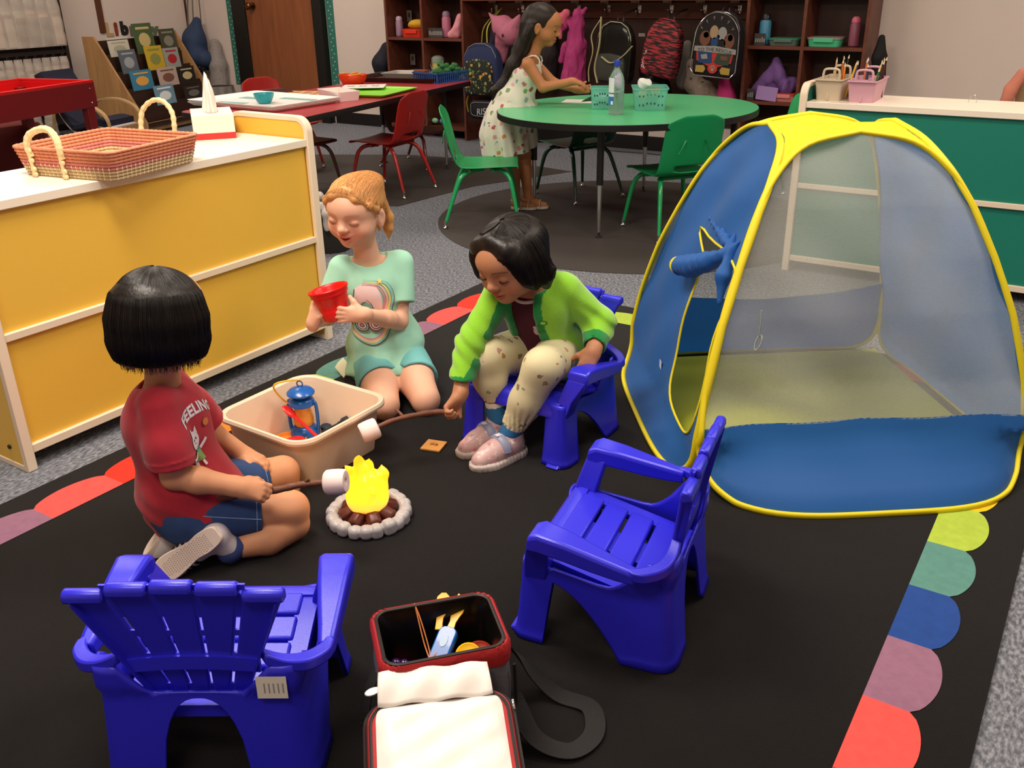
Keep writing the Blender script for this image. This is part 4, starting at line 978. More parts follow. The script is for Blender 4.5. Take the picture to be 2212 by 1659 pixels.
def girl_mint():
    t=thing('girl','kneeling girl with strawberry blond hair in a mint unicorn t-shirt holding red bucket','person',(-1.70,1.95,.0105)); o=Vector(t.location)
    f=nrm((.74,-.67,0)); l=np.array([.67,.74,0]); u=np.array([0,0,1.])
    pel=np.array([-1.762,1.975,.135]); che=np.array([-1.765,1.94,.345]); M0=np.stack([f,l,u],1)
    hc=np.array([-1.766,1.898,.578]); Mh=axes((.20,-.90,-.15),.05); hs=1.03
    nb=np.array([-1.775,1.940,.443])
    rsh=che-l*.086+u*.058; lsh=che+l*.086+u*.058
    relb=np.array([-1.852,1.830,.270]); lelb=np.array([-1.682,1.950,.250])
    rwr=np.array([-1.790,1.712,.300]); lwr=np.array([-1.655,1.765,.332])
    lh=pel+l*.045-u*.015; rh=pel-l*.045-u*.015
    lk=np.array([-1.55,1.89,.052]); rk=np.array([-1.628,1.80,.052])
    la=lh-f*.05-u*.085+l*.03; ra=rh-f*.05-u*.085-l*.03
    B=Body((-1.98,1.58,.005),(-1.46,2.20,.66),.0026)
    B.ell(pel,(.07,.085,.075),M0,.02).ell(che,(.058,.078,.085),M0,.03).cone(pel,che,.062,.062,.03)
    B.cone(che+u*.04,hc-u*.04-Mh[:,0]*.012,.037,.034,.02); B.cone(rsh,lsh,.032,.032,.02)
    head(B,hc,Mh,hs,smile=1,mouth_open=.9)
    B.chain([rsh,relb,rwr],[.031,.025,.0185],.012); B.chain([lsh,lelb,lwr],[.031,.026,.0185],.012)
    B.cone(lelb+(lwr-lelb)*.3,lelb+(lwr-lelb)*.4,.026,.025,.01)
    for h,k,a in ((lh,lk,la),(rh,rk,ra)):
        B.chain([h,h+(k-h)*.55,k],[.058,.056,.043],.015); B.chain([k-u*.008,k-f*.07-u*.012,a],[.038,.036,.022],.01)
    bc=np.array([-1.738,1.742,.357])  # bucket centre
    # hands around the bucket
    nc=np.array([.66,-.74,0]); ri=np.array([.835,.55,0])
    hand(B,lwr,nrm(-ri*.95+nc*.22+u*.06),nrm(-nc*.9-ri*.35),-1,[.22,.30,.25],.95,.25,(.55,.8,.35),.1)
    hand(B,rwr,nrm(ri*.35+nc*.35+u*.80),nrm(ri*.75-nc*.55),1,[.45,.5,.4],.92,.2,(.75,.75,.2),.1)
    body=sdf_obj('body',B,SK,None,1,skin_col([(hc,Mh,hs,((.42,.22,.10),.4))],hexc('#e8b294'),1.0,(1.0,.50,.48)))
    # shirt
    Sh=Body((-1.98,1.70,.05),(-1.50,2.24,.50),.0032)
    Sh.ell(pel+u*.03,(.096,.116,.085),M0,.02).ell(che+u*.005,(.072,.098,.100),M0,.03).cone(pel+u*.03,che,.086,.082,.04).cone(che+u*.062-l*.068,che+u*.062+l*.068,.038,.038,.02)
    Sh.cone(pel+u*.0,pel-u*.055+f*.02,.106,.130,.03)
    for sh,e,sg in ((rsh,relb,-1),(lsh,lelb,1)):
        d=nrm(e-sh); L_=np.linalg.norm(e-sh); q=sh+d*L_*.80
        T_=Sh.twin(); T_.cone(sh+u*.006,q,.040,.047,.02); q=sh+d*L_*.66; T_.cutcap(q,d,.09,length=.12,k=.003); T_.cone(q-d*.03,q+d*.01,.032,.041,.002,'-'); Sh.merge(T_,.014)
    Sh.disp(lambda X,Y,Z: .0035*np.sin((X*f[0]+Y*f[1])*40+(X*l[0]+Y*l[1])*90+Z*16)*np.clip((.30-Z)/.14,0,1)+.0035*vnoise(X*38,Y*38,Z*26,11)+.0016*vnoise(X*90,Y*90,Z*50,4))
    Sh.cut(pel-u*.066,nrm(-u+.25*f),.006)
    Sh.cutcap(np.array(nb)-u*.012+f*.004,nrm(u+.28*f),.055,length=.09,k=.006); Sh.cone(nb-u*.03,nb+u*.03,.046,.046,.003,'-')
    shirt=sdf_obj('tshirt',Sh,mat('mint_cotton','#a3dcc0',.85,bump=.25,bscale=900,sheen=.2),None,2)
    # collar band
    cb=MB()
    # shorts
    So=Body((-1.98,1.68,.008),(-1.44,2.24,.30),.0034)
    So.ell(pel-u*.01,(.080,.096,.085),M0,.02)
    for h,k,sg in ((lh,lk,1),(rh,rk,-1)): So.cone(h,h+(k-h)*.62,.068,.068,.02)
    for h,k,sg in ((lh,lk,1),(rh,rk,-1)):
        d=nrm(k-h); q=h+(k-h)*.60; So.cutcap(q,nrm(d+l*sg*(-.15)),.09,length=.1,k=.003); So.cone(q-d*.02,q+d*.02,.0585,.060,.002,'-')
    So.disp(lambda X,Y,Z: .003*vnoise(X*45,Y*45,Z*45,8)+.0016*vnoise(X*100,Y*90,Z*80,2))
    shorts=sdf_obj('shorts',So,mat('aqua_cotton','#6fb3b2',.85,bump=.25,bscale=800),None,2)
    # shoes tucked behind
    H=Body((-2.05,1.9,.005),(-1.6,2.3,.16),.004)
    sc=[]
    for a,sg in ((la,1),(ra,-1)):
        c=a-f*.045-u*.012; H.chain([c,c-f*.055-u*.004+l*sg*.01,c-f*.1-u*.006+l*sg*.02],[.030,.031,.024],.01)
    shoes=sdf_obj('shoes',H,mat('shoe_teal','#5f9a90',.6,bump=.3,bscale=90),None,1)
    fr=MB(); 
    for i in range(16):
        p=ra-l*(.030+.0012*i)-f*(.02+i*.006)+u*.022; fr.tube([tuple(p+u*.002),tuple(p-l*.018-u*.012+f*.003),tuple(p-l*.028-u*.028)],.0024,5)
    # hair
    Hh=Body(hc-.14,hc+.14,.003); 
    PH=lambda x,y,z: hc+Mh@(np.array([x,y,z])*hs)
    Hh.ell(PH(-.014,0,.028),(.088*hs,.0735*hs,.070*hs),Mh,.01); Hh.ell(PH(.020,0,.072),(.050,.052,.020),Mh,.02); Hh.ell(PH(-.035,.03,.075),(.04,.04,.024),Mh,.02)
    Hh.chain([PH(.05,.0,.078),PH(.062,-.03,.066),PH(.052,-.056,.044),PH(.036,-.068,.010)],[.010,.010,.010,.006],.012)
    Hh.chain([PH(.05,.01,.078),PH(.058,.035,.060),PH(.038,.060,.038),PH(.012,.070,.018)],[.010,.010,.010,.008],.012)
    Hh.ell(PH(.072,0,-.012),(.040,.060,.062),Mh,.008,'-'); Hh.ell(PH(.075,.0,.02),(.022,.050,.038),Mh,.008,'-')
    Hh.chain([PH(-.055,.05,.0),PH(-.062,.060,-.035),PH(-.055,.062,-.065),PH(-.06,.058,-.095)],[.020,.016,.012,.004],.012); Hh.chain([PH(-.08,.0,.0),PH(-.09,.01,-.04),PH(-.08,.02,-.085)],[.03,.02,.006],.012)
    for q in (-1,1): Hh.ell(PH(.0,q*.080,-.014),(.020,.016,.028),Mh,.004,'-')
    Hh.disp(lambda X,Y,Z: .0022*vnoise(X*55,Y*70,Z*45,21))
    hm=hairmat('hair_strawberry','#b9783c','#e3ac6c',.5)
    hair=sdf_obj('hair',Hh,hm,None,1)
    random.seed(9)
    trh=bvh_of(hair)
    def flow(k):
        a=random.uniform(-1.35,1.35); st=random.uniform(0,.5); pts=[]; e=random.uniform(.0002,.004)**1.0*.6; wv=random.uniform(-.3,.3)
        for i in range(9):
            v=(i+st)/8.5; th=-.95+2.1*v; aa=a*(1-.35*v)+.06*math.sin(v*6+k); d=Mh@np.array([-math.sin(th)*1.0,math.sin(aa)*math.cos(th*.4),math.cos(th)*math.cos(aa)]); d=nrm(d); og=PH(-.01,0,.02)+d*.2
            h=trh.ray_cast(Vector(og),Vector(-d),.16)
            if h[0] is None: break
            pts.append(tuple(h[0]+Vector(d)*e))
        return pts if len(pts)>4 else None
    hs1=strands('hair_strands',None,flow,1100,hm,hair,.0005,3,5)
    def flow2(k):
        q=1 if k%3 else -1; a=random.uniform(0,1); x=.045-.05*a; z=.045+random.uniform(-.01,.01); pts=[]
        dx=random.uniform(-.06,-.02); 
        for i in range(6):
            v=i/5; pts.append(tuple(PH(x+dx*v,q*(.064+.010*math.sin(v*PI)+random.uniform(0,.0015)),z-.05*v*(1+a*.3)+.004*math.sin(v*9+k))))
        return pts
    strands('hair_wisps',None,flow2,120,hm,hair,.0007,3,6)
    P_=lambda x,y,z: tuple(hc+Mh@(np.array([x,y,z])*hs))
    la_=lashes('eyelashes',P_,Mh,hs,mat('lash_brown','#6b3c22',.7),None,.0062,.0010)
    mo=MB().tube([P_(.0755-.0022*v*v,v*.015,-.0515+.0055*abs(v)**1.6) for v in [-1+.25*i for i in range(9)]],[.0008,.0018,.0026,.0030,.0032,.0030,.0026,.0018,.0008],6)
    mouth=obj('mouth',mo,mat('mouth_dark','#5a1d18',.5),None)
    # unicorn print on the shirt front
    tree=bvh_of(shirt); cen=che-u*.045+f*.25-l*.022; Mp=frame(cen,l,u,f)
    cols=['#ead0cf','#6e4a52','#e7b6a8','#c98d96','#8cc5bd','#e9d37c','#5a3d45','#d9a06b','#f4e6e0']
    pm=[mat('print_%d'%i,c,.8) for i,c in enumerate(cols)]
    s_=1.3; A=[]
    sp=lambda pts,n=6: [(p.x,p.y) for p in spline([(a*s_,b*s_,0) for a,b in pts],n)]
    # outer outline of the head and mane swirl, then colour bands
    A.append(shp(ell(-.002*s_,.02*s_,.034*s_,.036*s_,24),4)); 
    A.append(shp(sp([(-.028,.052),(-.010,.062),(.014,.058),(.026,.036),(.028,.008),(.020,-.02),(.006,-.03),(.012,-.01),(.006,.012),(-.012,.022),(-.024,.012),(-.034,.020),(-.030,.036)],5),0))
    A.append(strip(sp([(-.006,.026),(.004,.016),(.008,.002)]),.0016,6)); A.append(strip(sp([(-.030,.050),(-.034,.022),(-.022,.012),(-.008,.022)]),.0018,6))
    for i,(ci,off) in enumerate(((3,0),(2,.006),(5,.012),(4,.018),(6,.0225))):
        A.append(strip(sp([(-.014+off*.2,.060+off*.5),(.018+off,.056+off*.3),(.034+off,.030),(.030+off*.9,.0),(.034+off*.6,-.03),(.022+off*.4,-.062-off*.4),(-.010,-.072-off*.5),(-.036-off*.4,-.054-off*.2),(-.034-off*.2,-.030)]),.0080 if ci!=6 else .002,ci,True))
    for cx_,cy_,r,ci in ((.012,-.034,.018,2),(-.018,-.040,.015,4)):
        for j,(rr,cc) in enumerate(((r,6),(r*.86,ci),(r*.66,6),(r*.56,8),(r*.36,6),(r*.26,3))): A.append(shp(ell(cx_*s_,cy_*s_,rr*s_,rr*1.05*s_,18),cc))
    A.append(strip(sp([(-.040,.04),(-.046,.01),(-.044,-.02),(-.036,-.048)]),.006,3,True))
    A.append(shp([(-.078,.080),(-.064,.088),(-.060,.078),(-.070,.066)],3)); 
    A.append(shp([(.034+.009*math.cos(PI/2+i*PI/5)*(1 if i%2==0 else .45),.088+.009*math.sin(PI/2+i*PI/5)*(1 if i%2==0 else .45)) for i in range(10)],5))
    decal('unicorn_print',A,Mp,tree,pm,shirt,.0014,.006)
    for ch in (body,shirt,shorts,shoes,hair): ch.parent=t; ch.matrix_parent_inverse=Matrix.Translation(-o)
    for ch in (la_,mouth): ch.parent=body
    obj('shoe_fringe',fr,mat('fringe','#d9d5b8',.7),shoes)
    # bucket held between the hands
    bk=thing('toy_bucket','bright red toy bucket held in both hands by the kneeling girl','bucket',tuple(bc)); bk.rotation_euler=(math.radians(4),math.radians(-13),0); bk.scale=(1.0,1.0,1.0)
    rd=mat('bucket_red','#e0140e',.35)
    obj('bucket_shell',MB().at(SC(1.1,1.1,1.06)).lathe([(.001,-.042),(.031,-.042),(.033,-.040),(.0345,-.028),(.0375,-.014),(.037,-.013),(.0405,.006),(.0415,.007),(.0445,.024),(.0475,.025),(.049,.036),(.051,.037),(.0515,.041),(.050,.0425),(.0475,.041),(.0445,.036),(.031,-.036),(.001,-.038)],40),rd,bk)
    return t
girl_mint()
def girl_green():
    t=thing('girl','girl with short black hair in a lime green cardigan seated on blue chair','person',(-1.21,1.98,.0105)); o=Vector(t.location)
    f=nrm((-.02,-1,0)); l=np.array([1.,-.02,0]); u=np.array([0,0,1.])
    pel=np.array([-1.205,2.005,.235]); che=np.array([-1.205,1.955,.385]); M0=np.stack([f,l,u],1)
    sp=nrm(che-pel); M1=np.stack([nrm(np.cross(l,sp)),l,sp],1)
    hc=np.array([-1.212,1.845,.530]); Mh=axes((-.10,-.92,-.36),-.05); hs=1.06
    nb=np.array([-1.205,1.925,.455])
    rsh=np.array([-1.285,1.905,.425]); lsh=np.array([-1.128,1.975,.425])
    relb=np.array([-1.310,1.790,.300]); lelb=np.array([-1.062,2.035,.335])
    rwr=np.array([-1.290,1.705,.190]); lwr=np.array([-1.035,1.950,.285])
    lh=pel+l*.045; rh=pel-l*.045
    lk=np.array([-1.118,1.835,.268]); rk=np.array([-1.285,1.825,.262])
    la=np.array([-1.195,1.800,.075]); ra=np.array([-1.262,1.838,.105])
    B=Body((-1.46,1.58,.0),(-.95,2.13,.70),.0026)
    B.ell(pel,(.07,.083,.075),M1,.02).ell(che,(.056,.076,.085),M1,.03).cone(pel,che,.062,.060,.03)
    B.cone(che+u*.05,hc-u*.04-Mh[:,0]*.015,.036,.034,.02); B.cone(rsh,lsh,.030,.030,.02)
    PH0=head(B,hc,Mh,hs)
    B.chain([rsh,relb,rwr],[.030,.024,.018],.012); B.chain([lsh,lelb,lwr],[.030,.024,.018],.012)
    for h,k,a in ((lh,lk,la),(rh,rk,ra)): B.chain([h,k],[.054,.040],.015); B.chain([k,a],[.036,.022],.012)
    # left hand rests on the arm of the chair, right hand holds the stick
    hand(B,lwr,nrm((-.12,-.60,-.78)),nrm((-.35,.55,-.55)),-1,[[.12,.2,.1],[.1,.2,.1],[.12,.22,.12],[.15,.25,.15]],.95,.20,(.7,.7,.2),.25)
    tip=hand(B,rwr,nrm((-.42,-.70,-.62)),nrm((.62,-.30,-.55)),-1,[1.0,1.25,.8],.92,.05,(.75,.45,.75),.45)
    body=sdf_obj('body',B,SK,None,1,skin_col([(hc,Mh,hs,((.10,.05,.03),.75))],hexc('#b9805c'),.6,(.9,.52,.50)))
    # dark red top under the cardigan
    To=Body((-1.34,1.84,.18),(-1.07,2.12,.50),.0036)
    To.ell(pel+u*.02,(.080,.094,.08),M1,.02).ell(che,(.066,.084,.095),M1,.03).cone(pel,che,.075,.070,.03)
    To.cutcap(nb-u*.020,nrm(u+.5*f),.056,length=.08,k=.006); To.cut(pel-u*.01,-u,.004)
    To.disp(lambda X,Y,Z: .0015*vnoise(X*60,Y*60,Z*40,3))
    top=sdf_obj('undershirt',To,mat('maroon_cotton','#4a1626',.9,bump=.25,bscale=800),None,2)
    cc=nb-u*.020; nn=nrm(u+.5*f); ax=nrm(np.cross(nn,[1,0,0])); ay=np.cross(nn,ax)
    tree0=bvh_of(top); rr=[]
    for i in range(28):
        a=2*PI*i/28; d=ax*math.cos(a)+ay*math.sin(a); h=tree0.ray_cast(Vector(cc+d*.12+nn*-.002),Vector(-d)); rr.append(tuple(Vector(cc+d*.052)-Vector(nn)*.001))
    col=MB().tube(rr,.0042,6,closed=True,flat=.8)
    # cardigan
    K=Body((-1.46,1.62,.15),(-.95,2.15,.50),.0033)
    K.ell(pel+u*.015,(.094,.112,.08),M1,.02).ell(che,(.078,.096,.100),M1,.03).cone(pel,che,.092,.082,.03).cone(che+u*.05-l*.06+f*.01,che+u*.05+l*.06-f*.01,.042,.042,.02)
    K.cone(pel,pel-u*.06-f*.02,.10,.11,.03)
    # open front: a V that widens downwards, cut out between the two green bands
    for i in range(9):
        v=i/8; p=nb-u*.01+(pel-u*.04-nb)*v+f*(.085+.02*math.sin(PI*v)); wv=.036+.018*v
        K.ell(p,(.080,wv,.040),M1,.01,'-')
    K.cutcap(nb-u*.006,nrm(u+.35*f),.054,length=.09,k=.006); K.cone(nb-u*.05,nb+u*.05,.044,.046,.003,'-')
    for sh,e,w in ((rsh,relb,rwr),(lsh,lelb,lwr)):
        T_=K.twin(); T_.chain([sh+u*.004,e,w],[.042,.040,.030],.02); dd=nrm(w-e); T_.cutcap(w-dd*.016,dd,.06,length=.12,k=.003); T_.cone(w-dd*.04,w,.021,.0245,.002,'-')
        T_.disp(lambda X,Y,Z,e=e: .0042*np.sin(((X-e[0])*1.0+(Y-e[1])*.7+(Z-e[2])*1.3)*105+2*vnoise(X*22,Y*22,Z*22,9))*np.exp(-((X-e[0])**2+(Y-e[1])**2+(Z-e[2])**2)/.006)+.0025*vnoise(X*50,Y*50,Z*50,7)); K.merge(T_,.014)
    K.disp(lambda X,Y,Z: .0038*vnoise(X*34,Y*34,Z*26,31)+.0018*vnoise(X*80,Y*80,Z*60,5))
    K.cut(pel-u*.060,nrm(-u+.2*f),.005)
    lime,grn=hexc('#8ed02a'),hexc('#128a3c')
    ds=[(w-nrm(w-e)*.016,nrm(w-e)) for e,w in ((relb,rwr),(lelb,lwr))]
    def kcol(V):
        C_=np.ones((len(V),3),np.float32)*np.array(lime,np.float32)
        L_=V-nb; y=L_@l; m=np.zeros(len(V),bool)
        v=np.clip(-(L_@u)/.26,0,1); edge=.036+.018*v; fr=((V-che)@M1[:,0])>.012
        m|=fr&(np.abs(y)<edge+.017)&(v<1)&(np.linalg.norm(V[:,None,:]-np.array([relb,rwr,lwr])[None],axis=2).min(1)>.05)
        m|=((V[:,2]-nb[2])+.35*(L_@f)>-.02)&(np.linalg.norm(L_[:,:2],axis=1)<.062)
        m|=V[:,2]<(pel[2]-.060+.022)+.0
        for p,d in ds:
            q=(V-p)@d; r=np.linalg.norm((V-p)-q[:,None]*d,axis=1); m|=(q>-.032)&(r<.045)
        C_[m]=grn; return C_
    fz=mat('fleece',(.5,.8,.2),.95,bump=.6,bscale=420,sheen=.5); nt=fz.node_tree; a_=nt.nodes.new('ShaderNodeAttribute'); a_.attribute_name='tint'; nt.links.new(a_.outputs['Color'],nt.nodes['Principled BSDF'].inputs['Base Color'])
    card=sdf_obj('cardigan',K,fz,None,2,kcol)
    # trousers
    Tr=Body((-1.42,1.70,.03),(-1.0,2.12,.36),.0034)
    Tr.ell(pel-u*.005,(.086,.10,.078),M1,.02)
    for h,k,a,sg in ((lh,lk,la,1),(rh,rk,ra,-1)):
        d=nrm(a-k); L_=np.linalg.norm(a-k)*(1 if sg>0 else .84); T_=Tr.twin()
        T_.chain([h,k,k+d*L_*.5,k+d*L_*.86],[.066,.050,.042,.031],.02)
        q=k+d*L_*.86
        cuff=q
        T_.disp(lambda X,Y,Z,k=k,d=d: .004*vnoise(X*40,Y*40,Z*24,13)+.003*np.sin(np.arctan2(Y-(k+d*L_*.8)[1],X-(k+d*L_*.8)[0])*16)*np.clip((.17-Z)/.05,0,1))
        T_.cutcap(q+d*.008,d,.07,length=.1,k=.004); Tr.merge(T_,.012)
    pants=sdf_obj('trousers',Tr,spots('printed_cotton','#d9cfa4',['#8f7d5e','#b98c80','#a58a68','#9a9a78','#b8804a','#8a7a66'],34,.27,.85,.2,.6),None,1)
    tree=bvh_of(pants); P=[];rnd=random.Random(3)
    pm=[mat('pp%d'%i,c,.85) for i,c in enumerate(['#8a7356','#b5847c','#7b6a56','#93a06a','#e8dfc4'])]
    # socks and shoes
    Sk=Body((-1.33,1.70,.02),(-1.10,1.92,.17),.003)
    for a,d in ((la,nrm(lk-la)),(ra,nrm(rk-ra))): Sk.chain([a-d*.02,a+d*.032],[.031,.0275],.01); Sk.cutcap(a+d*.034,d,.05,length=.08,k=.002)
    wz=[la[2]+.02,ra[2]+.022]
    def scol(V):
        C_=np.ones((len(V),3),np.float32)*np.array(hexc('#2c6c9c'),np.float32)
        for a,d in ((la,nrm(lk-la)),(ra,nrm(rk-ra))):
            near=np.linalg.norm(V[:,:2]-a[:2],axis=1)<.045; C_[near&(((V-a)@d)>.021)]=hexc('#e4d8cc')
        return C_
    km=mat('sock_knit',(.5,.5,.5),.9,bump=.3,bscale=600); nt=km.node_tree; a_=nt.nodes.new('ShaderNodeAttribute'); a_.attribute_name='tint'; nt.links.new(a_.outputs['Color'],nt.nodes['Principled BSDF'].inputs['Base Color'])
    socks=sdf_obj('socks',Sk,km,None,1,scol)
    shoem=spots('shoe_floral','#c9a6a2',['#e08a8a','#d8c0b8','#e6a0a6','#b9848a','#efe0d8','#d67f88'],70,.36,.35,.1,.9)
    for i,(a,fd) in enumerate(((la,nrm((-.30,-1,0))),(ra,nrm((-.36,-1,0))))):
        sl=np.array([-fd[1],fd[0],0.]); z0=.004 if i==0 else .004; c=np.array([a[0],a[1],0])+fd*.035
        Mf=np.stack([fd,sl,u],1)
        U=Body(c-.13,c+np.array([.13,.13,.14]),.0024)
        U.chain([c-fd*.045+u*.040,c+fd*.0+u*.042,c+fd*.035+u*.034,c+fd*.068+u*.028],[.031,.032,.030,.024],.015)
        U.chain([np.array(a)-fd*.004-u*.008,c-fd*.03+u*.045],[.031,.031],.012)
        U.ell(np.array(a)+u*.018,(.026,.025,.03),Mf,.003,'-'); U.cut(c+u*.014,-u,.002); U.cutcap(np.array(a)+u*(.006),nrm(u-.35*fd),.05,length=.08,k=.003)
        sh=sdf_obj('shoe',U,shoem,None,1); 
        So=Body(c-.13,c+np.array([.13,.13,.1]),.0024)
        So.chain([c-fd*.048+u*.016,c+fd*.0+u*.012,c+fd*.04+u*.013,c+fd*.07+u*.019],[.036,.034,.037,.029],.02); So.cut(c+u*.026,u,.006); So.cut(c+u*.0025,-u,.003); So.disp(lambda X,Y,Z: .0008*np.sin((X*fd[0]+Y*fd[1])*520))
        so=sdf_obj('sole',So,mat('sole_rubber','#b9aca4',.6),sh,1)
        tr=bvh_of(sh); pts=[]
        st=MB(); 
        for k in range(13):
            an=-1.35+2.7*k/12; dd=sl*math.sin(an)+u*math.cos(an); og=c+fd*.006+u*.035+dd*.09+fd*.0
            h=tr.ray_cast(Vector(og),Vector(-dd)); 
            if h[0]: pts.append(h[0]+Vector(dd)*.0018)
        st.tube(pts,.0115,8,flat=.28); obj('strap',st,mat('strap_lilac','#8f93ad',.4),sh)
        if len(pts)>6: q=pts[6]; obj('strap_tab',MB().at(frame(q+Vector((0,0,.0032)),tuple(sl),tuple(fd),(0,0,1))).box(-.006,.006,-.0085,.0085,-.001,.001),mat('tab_white','#efe9f2',.3),sh)
        sh.parent=t; sh.matrix_parent_inverse=Matrix.Translation(-o)
    # hair: short black, parted
    PH=lambda x,y,z: hc+Mh@(np.array([x,y,z])*hs)
    Hh=Body(hc-.15,hc+.15,.003)
    Hh.ell(PH(-.014,0,.026),(.093*hs,.078*hs,.075*hs),Mh,.01); Hh.ell(PH(-.03,0,-.02),(.070,.072,.055),Mh,.02)
    for q in (-1,1):
        Hh.chain([PH(.045,q*.010,.082),PH(.046,q*.042,.062),PH(.036,q*.062,.022),PH(.034,q*.069,-.02),PH(.020,q*.070,-.055)],[.009,.011,.013,.012,.007],.035)
        Hh.chain([PH(-.02,q*.066,.0),PH(-.02,q*.068,-.045),PH(-.02,q*.066,-.075)],[.022,.019,.010],.03)
    Hh.cone(PH(-.07,0,.01),PH(-.075,0,-.06),.05,.025,.02)
    Hh.chain([PH(-.03,.082,-.01),PH(-.025,.094,-.03),PH(-.03,.086,-.045)],[.008,.008,.004],.01)
    Hh.ell(PH(.088,0,-.024),(.058,.062,.090),Mh,.006,'-'); Hh.ell(PH(.088,-.006,.044),(.034,.040,.034),Mh,.006,'-')
    Hh.disp(lambda X,Y,Z: .0015*vnoise(X*50,Y*50,Z*30,21))
    hm=hairmat('hair_black','#0b0908','#221a15',.4)
    hair=sdf_obj('hair',Hh,hm,None,5)
    tr=bvh_of(hair); bob('hair_strands',tr,PH,Mh,hs,hm,hair,1300,.25,-.055,5)
    la_=lashes('eyelashes',lambda *a:tuple(PH(*a)),Mh,hs,mat('lash_black','#160d0a',.7),None,.006,.0013)
    for ch in (body,top,card,pants,socks,hair): ch.parent=t; ch.matrix_parent_inverse=Matrix.Translation(-o)
    la_.parent=body; obj('collar_band',col,mat('collar_white','#d8c8c4',.85),top)
    # small green embroidery on the chest
    trc=bvh_of(card); Mp=frame(che+l*.055-u*.035+f*.2,l,u,f)
    A=[shp(ell(.004,.012,.009,.007,14),0),shp(ell(.004,.012,.006,.0045,12),1),shp(ell(-.004,.002,.006,.007,12),0),shp(ell(-.008,-.014,.005,.004,10),0),shp(ell(.002,-.012,.004,.004,10),0)]
    decal('embroidery',A,Mp,trc,[mat('stitch_green','#2f7d2a',.9),mat('stitch_lime','#9fd04a',.9)],card,.001,.006)
    Mp=frame(che+l*.032-u*.055+f*.2,l,u,f); decal('shirt_print',[shp(ell(0,0,.008,.011,12),0),shp(ell(-.002,.012,.005,.005,10),0)],Mp,bvh_of(top),[mat('print_pale','#c9a7ae',.9)],top,.001,.006)
    stick('brown toy branch with a white marshmallow held by the girl in green',[(-1.300,1.690,.150),(-1.325,1.685,.150),(-1.36,1.655,.150),(-1.41,1.59,.145),(-1.448,1.536,.128)],1,((-1.395,1.61,.147),(-1.425,1.615,.162)),.0088)
    return t
girl_green()
def girl_red():
    t=thing('girl','girl with black bob in red t-shirt and denim shorts sitting with back turned','person',(-1.575,1.09,.0105)); o=Vector(t.location)
    ri=np.array([.835,.55,0]); nc=np.array([.823,-.568,0]); u=np.array([0,0,1.])
    f=nrm(ri*.98+nc*.08); l=np.cross(u,f)
    pel=np.array([-1.572,1.075,.135]); che=np.array([-1.588,1.066,.320]); M0=np.stack([f,l,u],1)
    hc=np.array([-1.568,1.088,.550]); Mh=axes(nrm(ri*.62-nc*.78-u*.10),0); hs=1.04
    nb=np.array([-1.590,1.066,.425])
    rsh=np.array([-1.535,1.018,.378]); lsh=np.array([-1.645,1.125,.368])
    relb=np.array([-1.512,1.010,.232]); lelb=np.array([-1.625,1.205,.215])
    rwr=np.array([-1.405,1.090,.198]); lwr=np.array([-1.575,1.245,.158])
    rh=pel-l*.05+f*.02-u*.02; lh=pel+l*.05+f*.02-u*.02
    rk=np.array([-1.392,1.203,.092]); lk=np.array([-1.535,1.315,.088])
    ra=np.array([-1.438,1.072,.046]); la=np.array([-1.62,1.10,.045])
    B=Body((-1.80,.90,.0),(-1.30,1.42,.70),.0026)
    B.ell(pel,(.072,.085,.075),M0,.02).ell(che,(.056,.078,.085),M0,.03).cone(pel,che,.064,.062,.03)
    B.cone(che+u*.04,hc-u*.04-Mh[:,0]*.01,.037,.034,.02); B.cone(rsh,lsh,.031,.031,.02)
    PHf=head(B,hc,Mh,hs)
    B.chain([rsh,relb,relb+(rwr-relb)*.35,rwr],[.031,.027,.0275,.0195],.012); B.chain([lsh,lelb,lwr],[.031,.025,.019],.012)
    for h,k,a in ((rh,rk,ra),(lh,lk,la)): B.chain([h,h+(k-h)*.5,k],[.056,.049,.040],.015); B.cone(k,k-u*.034+nc*.004,.038,.036,.01); B.chain([k-u*.040+nc*.004,k+(a-k)*.45-u*.026+nc*.012,a],[.036,.036,.024],.006)
    # right hand grips the stick, left hand lies on the thigh
    hand(B,rwr,nrm(ri*.93-nc*.10-u*.30),nrm(-nc*.75-u*.62),1,[[.55,.9,.7],[.75,1.1,.8],[.85,1.15,.8],[.95,1.2,.8]],.95,.10,(.85,.35,.55),.35)
    hand(B,lwr,nrm(ri*.93+nc*.25-u*.28),nrm(-u*.9+nc*.2),-1,[[.2,.5,.3],[.35,.6,.4],[.45,.6,.4],[.5,.6,.4]],.90,.12,(.85,.6,.25),.1)
    body=sdf_obj('body',B,SK,None,1,skin_col([(hc,Mh,hs,((.10,.05,.03),.75))],hexc('#cc9068'),.5,(.9,.55,.5)))
    # t-shirt
    Sh=Body((-1.80,.92,.04),(-1.40,1.30,.50),.0031)
    Sh.ell(pel+u*.03,(.094,.108,.085),M0,.02).ell(che,(.076,.096,.100),M0,.03).cone(pel+u*.03,che,.088,.078,.04).cone(rsh+u*.008+l*.02,lsh+u*.008-l*.02,.038,.038,.02).cone(pel,pel-u*.04+f*.03,.098,.112,.03)
    for sh,e in ((rsh,relb),(lsh,lelb)):
        d=nrm(e-sh); L_=np.linalg.norm(e-sh); T_=Sh.twin(); T_.chain([sh+u*.006,sh+d*L_*.5,sh+d*L_*.95],[.040,.048,.055],.02); q=sh+d*L_*.80; T_.cutcap(q,d,.09,length=.12,k=.003); T_.cone(q-d*.03,q+d*.01,.034,.044,.002,'-')
        T_.disp(lambda X,Y,Z,q=q: -.0022*np.exp(-(((X-q[0])*d[0]+(Y-q[1])*d[1]+(Z-q[2])*d[2]+.014)/.0016)**2)+.002*vnoise(X*40,Y*40,Z*30,3)); Sh.merge(T_,.014)
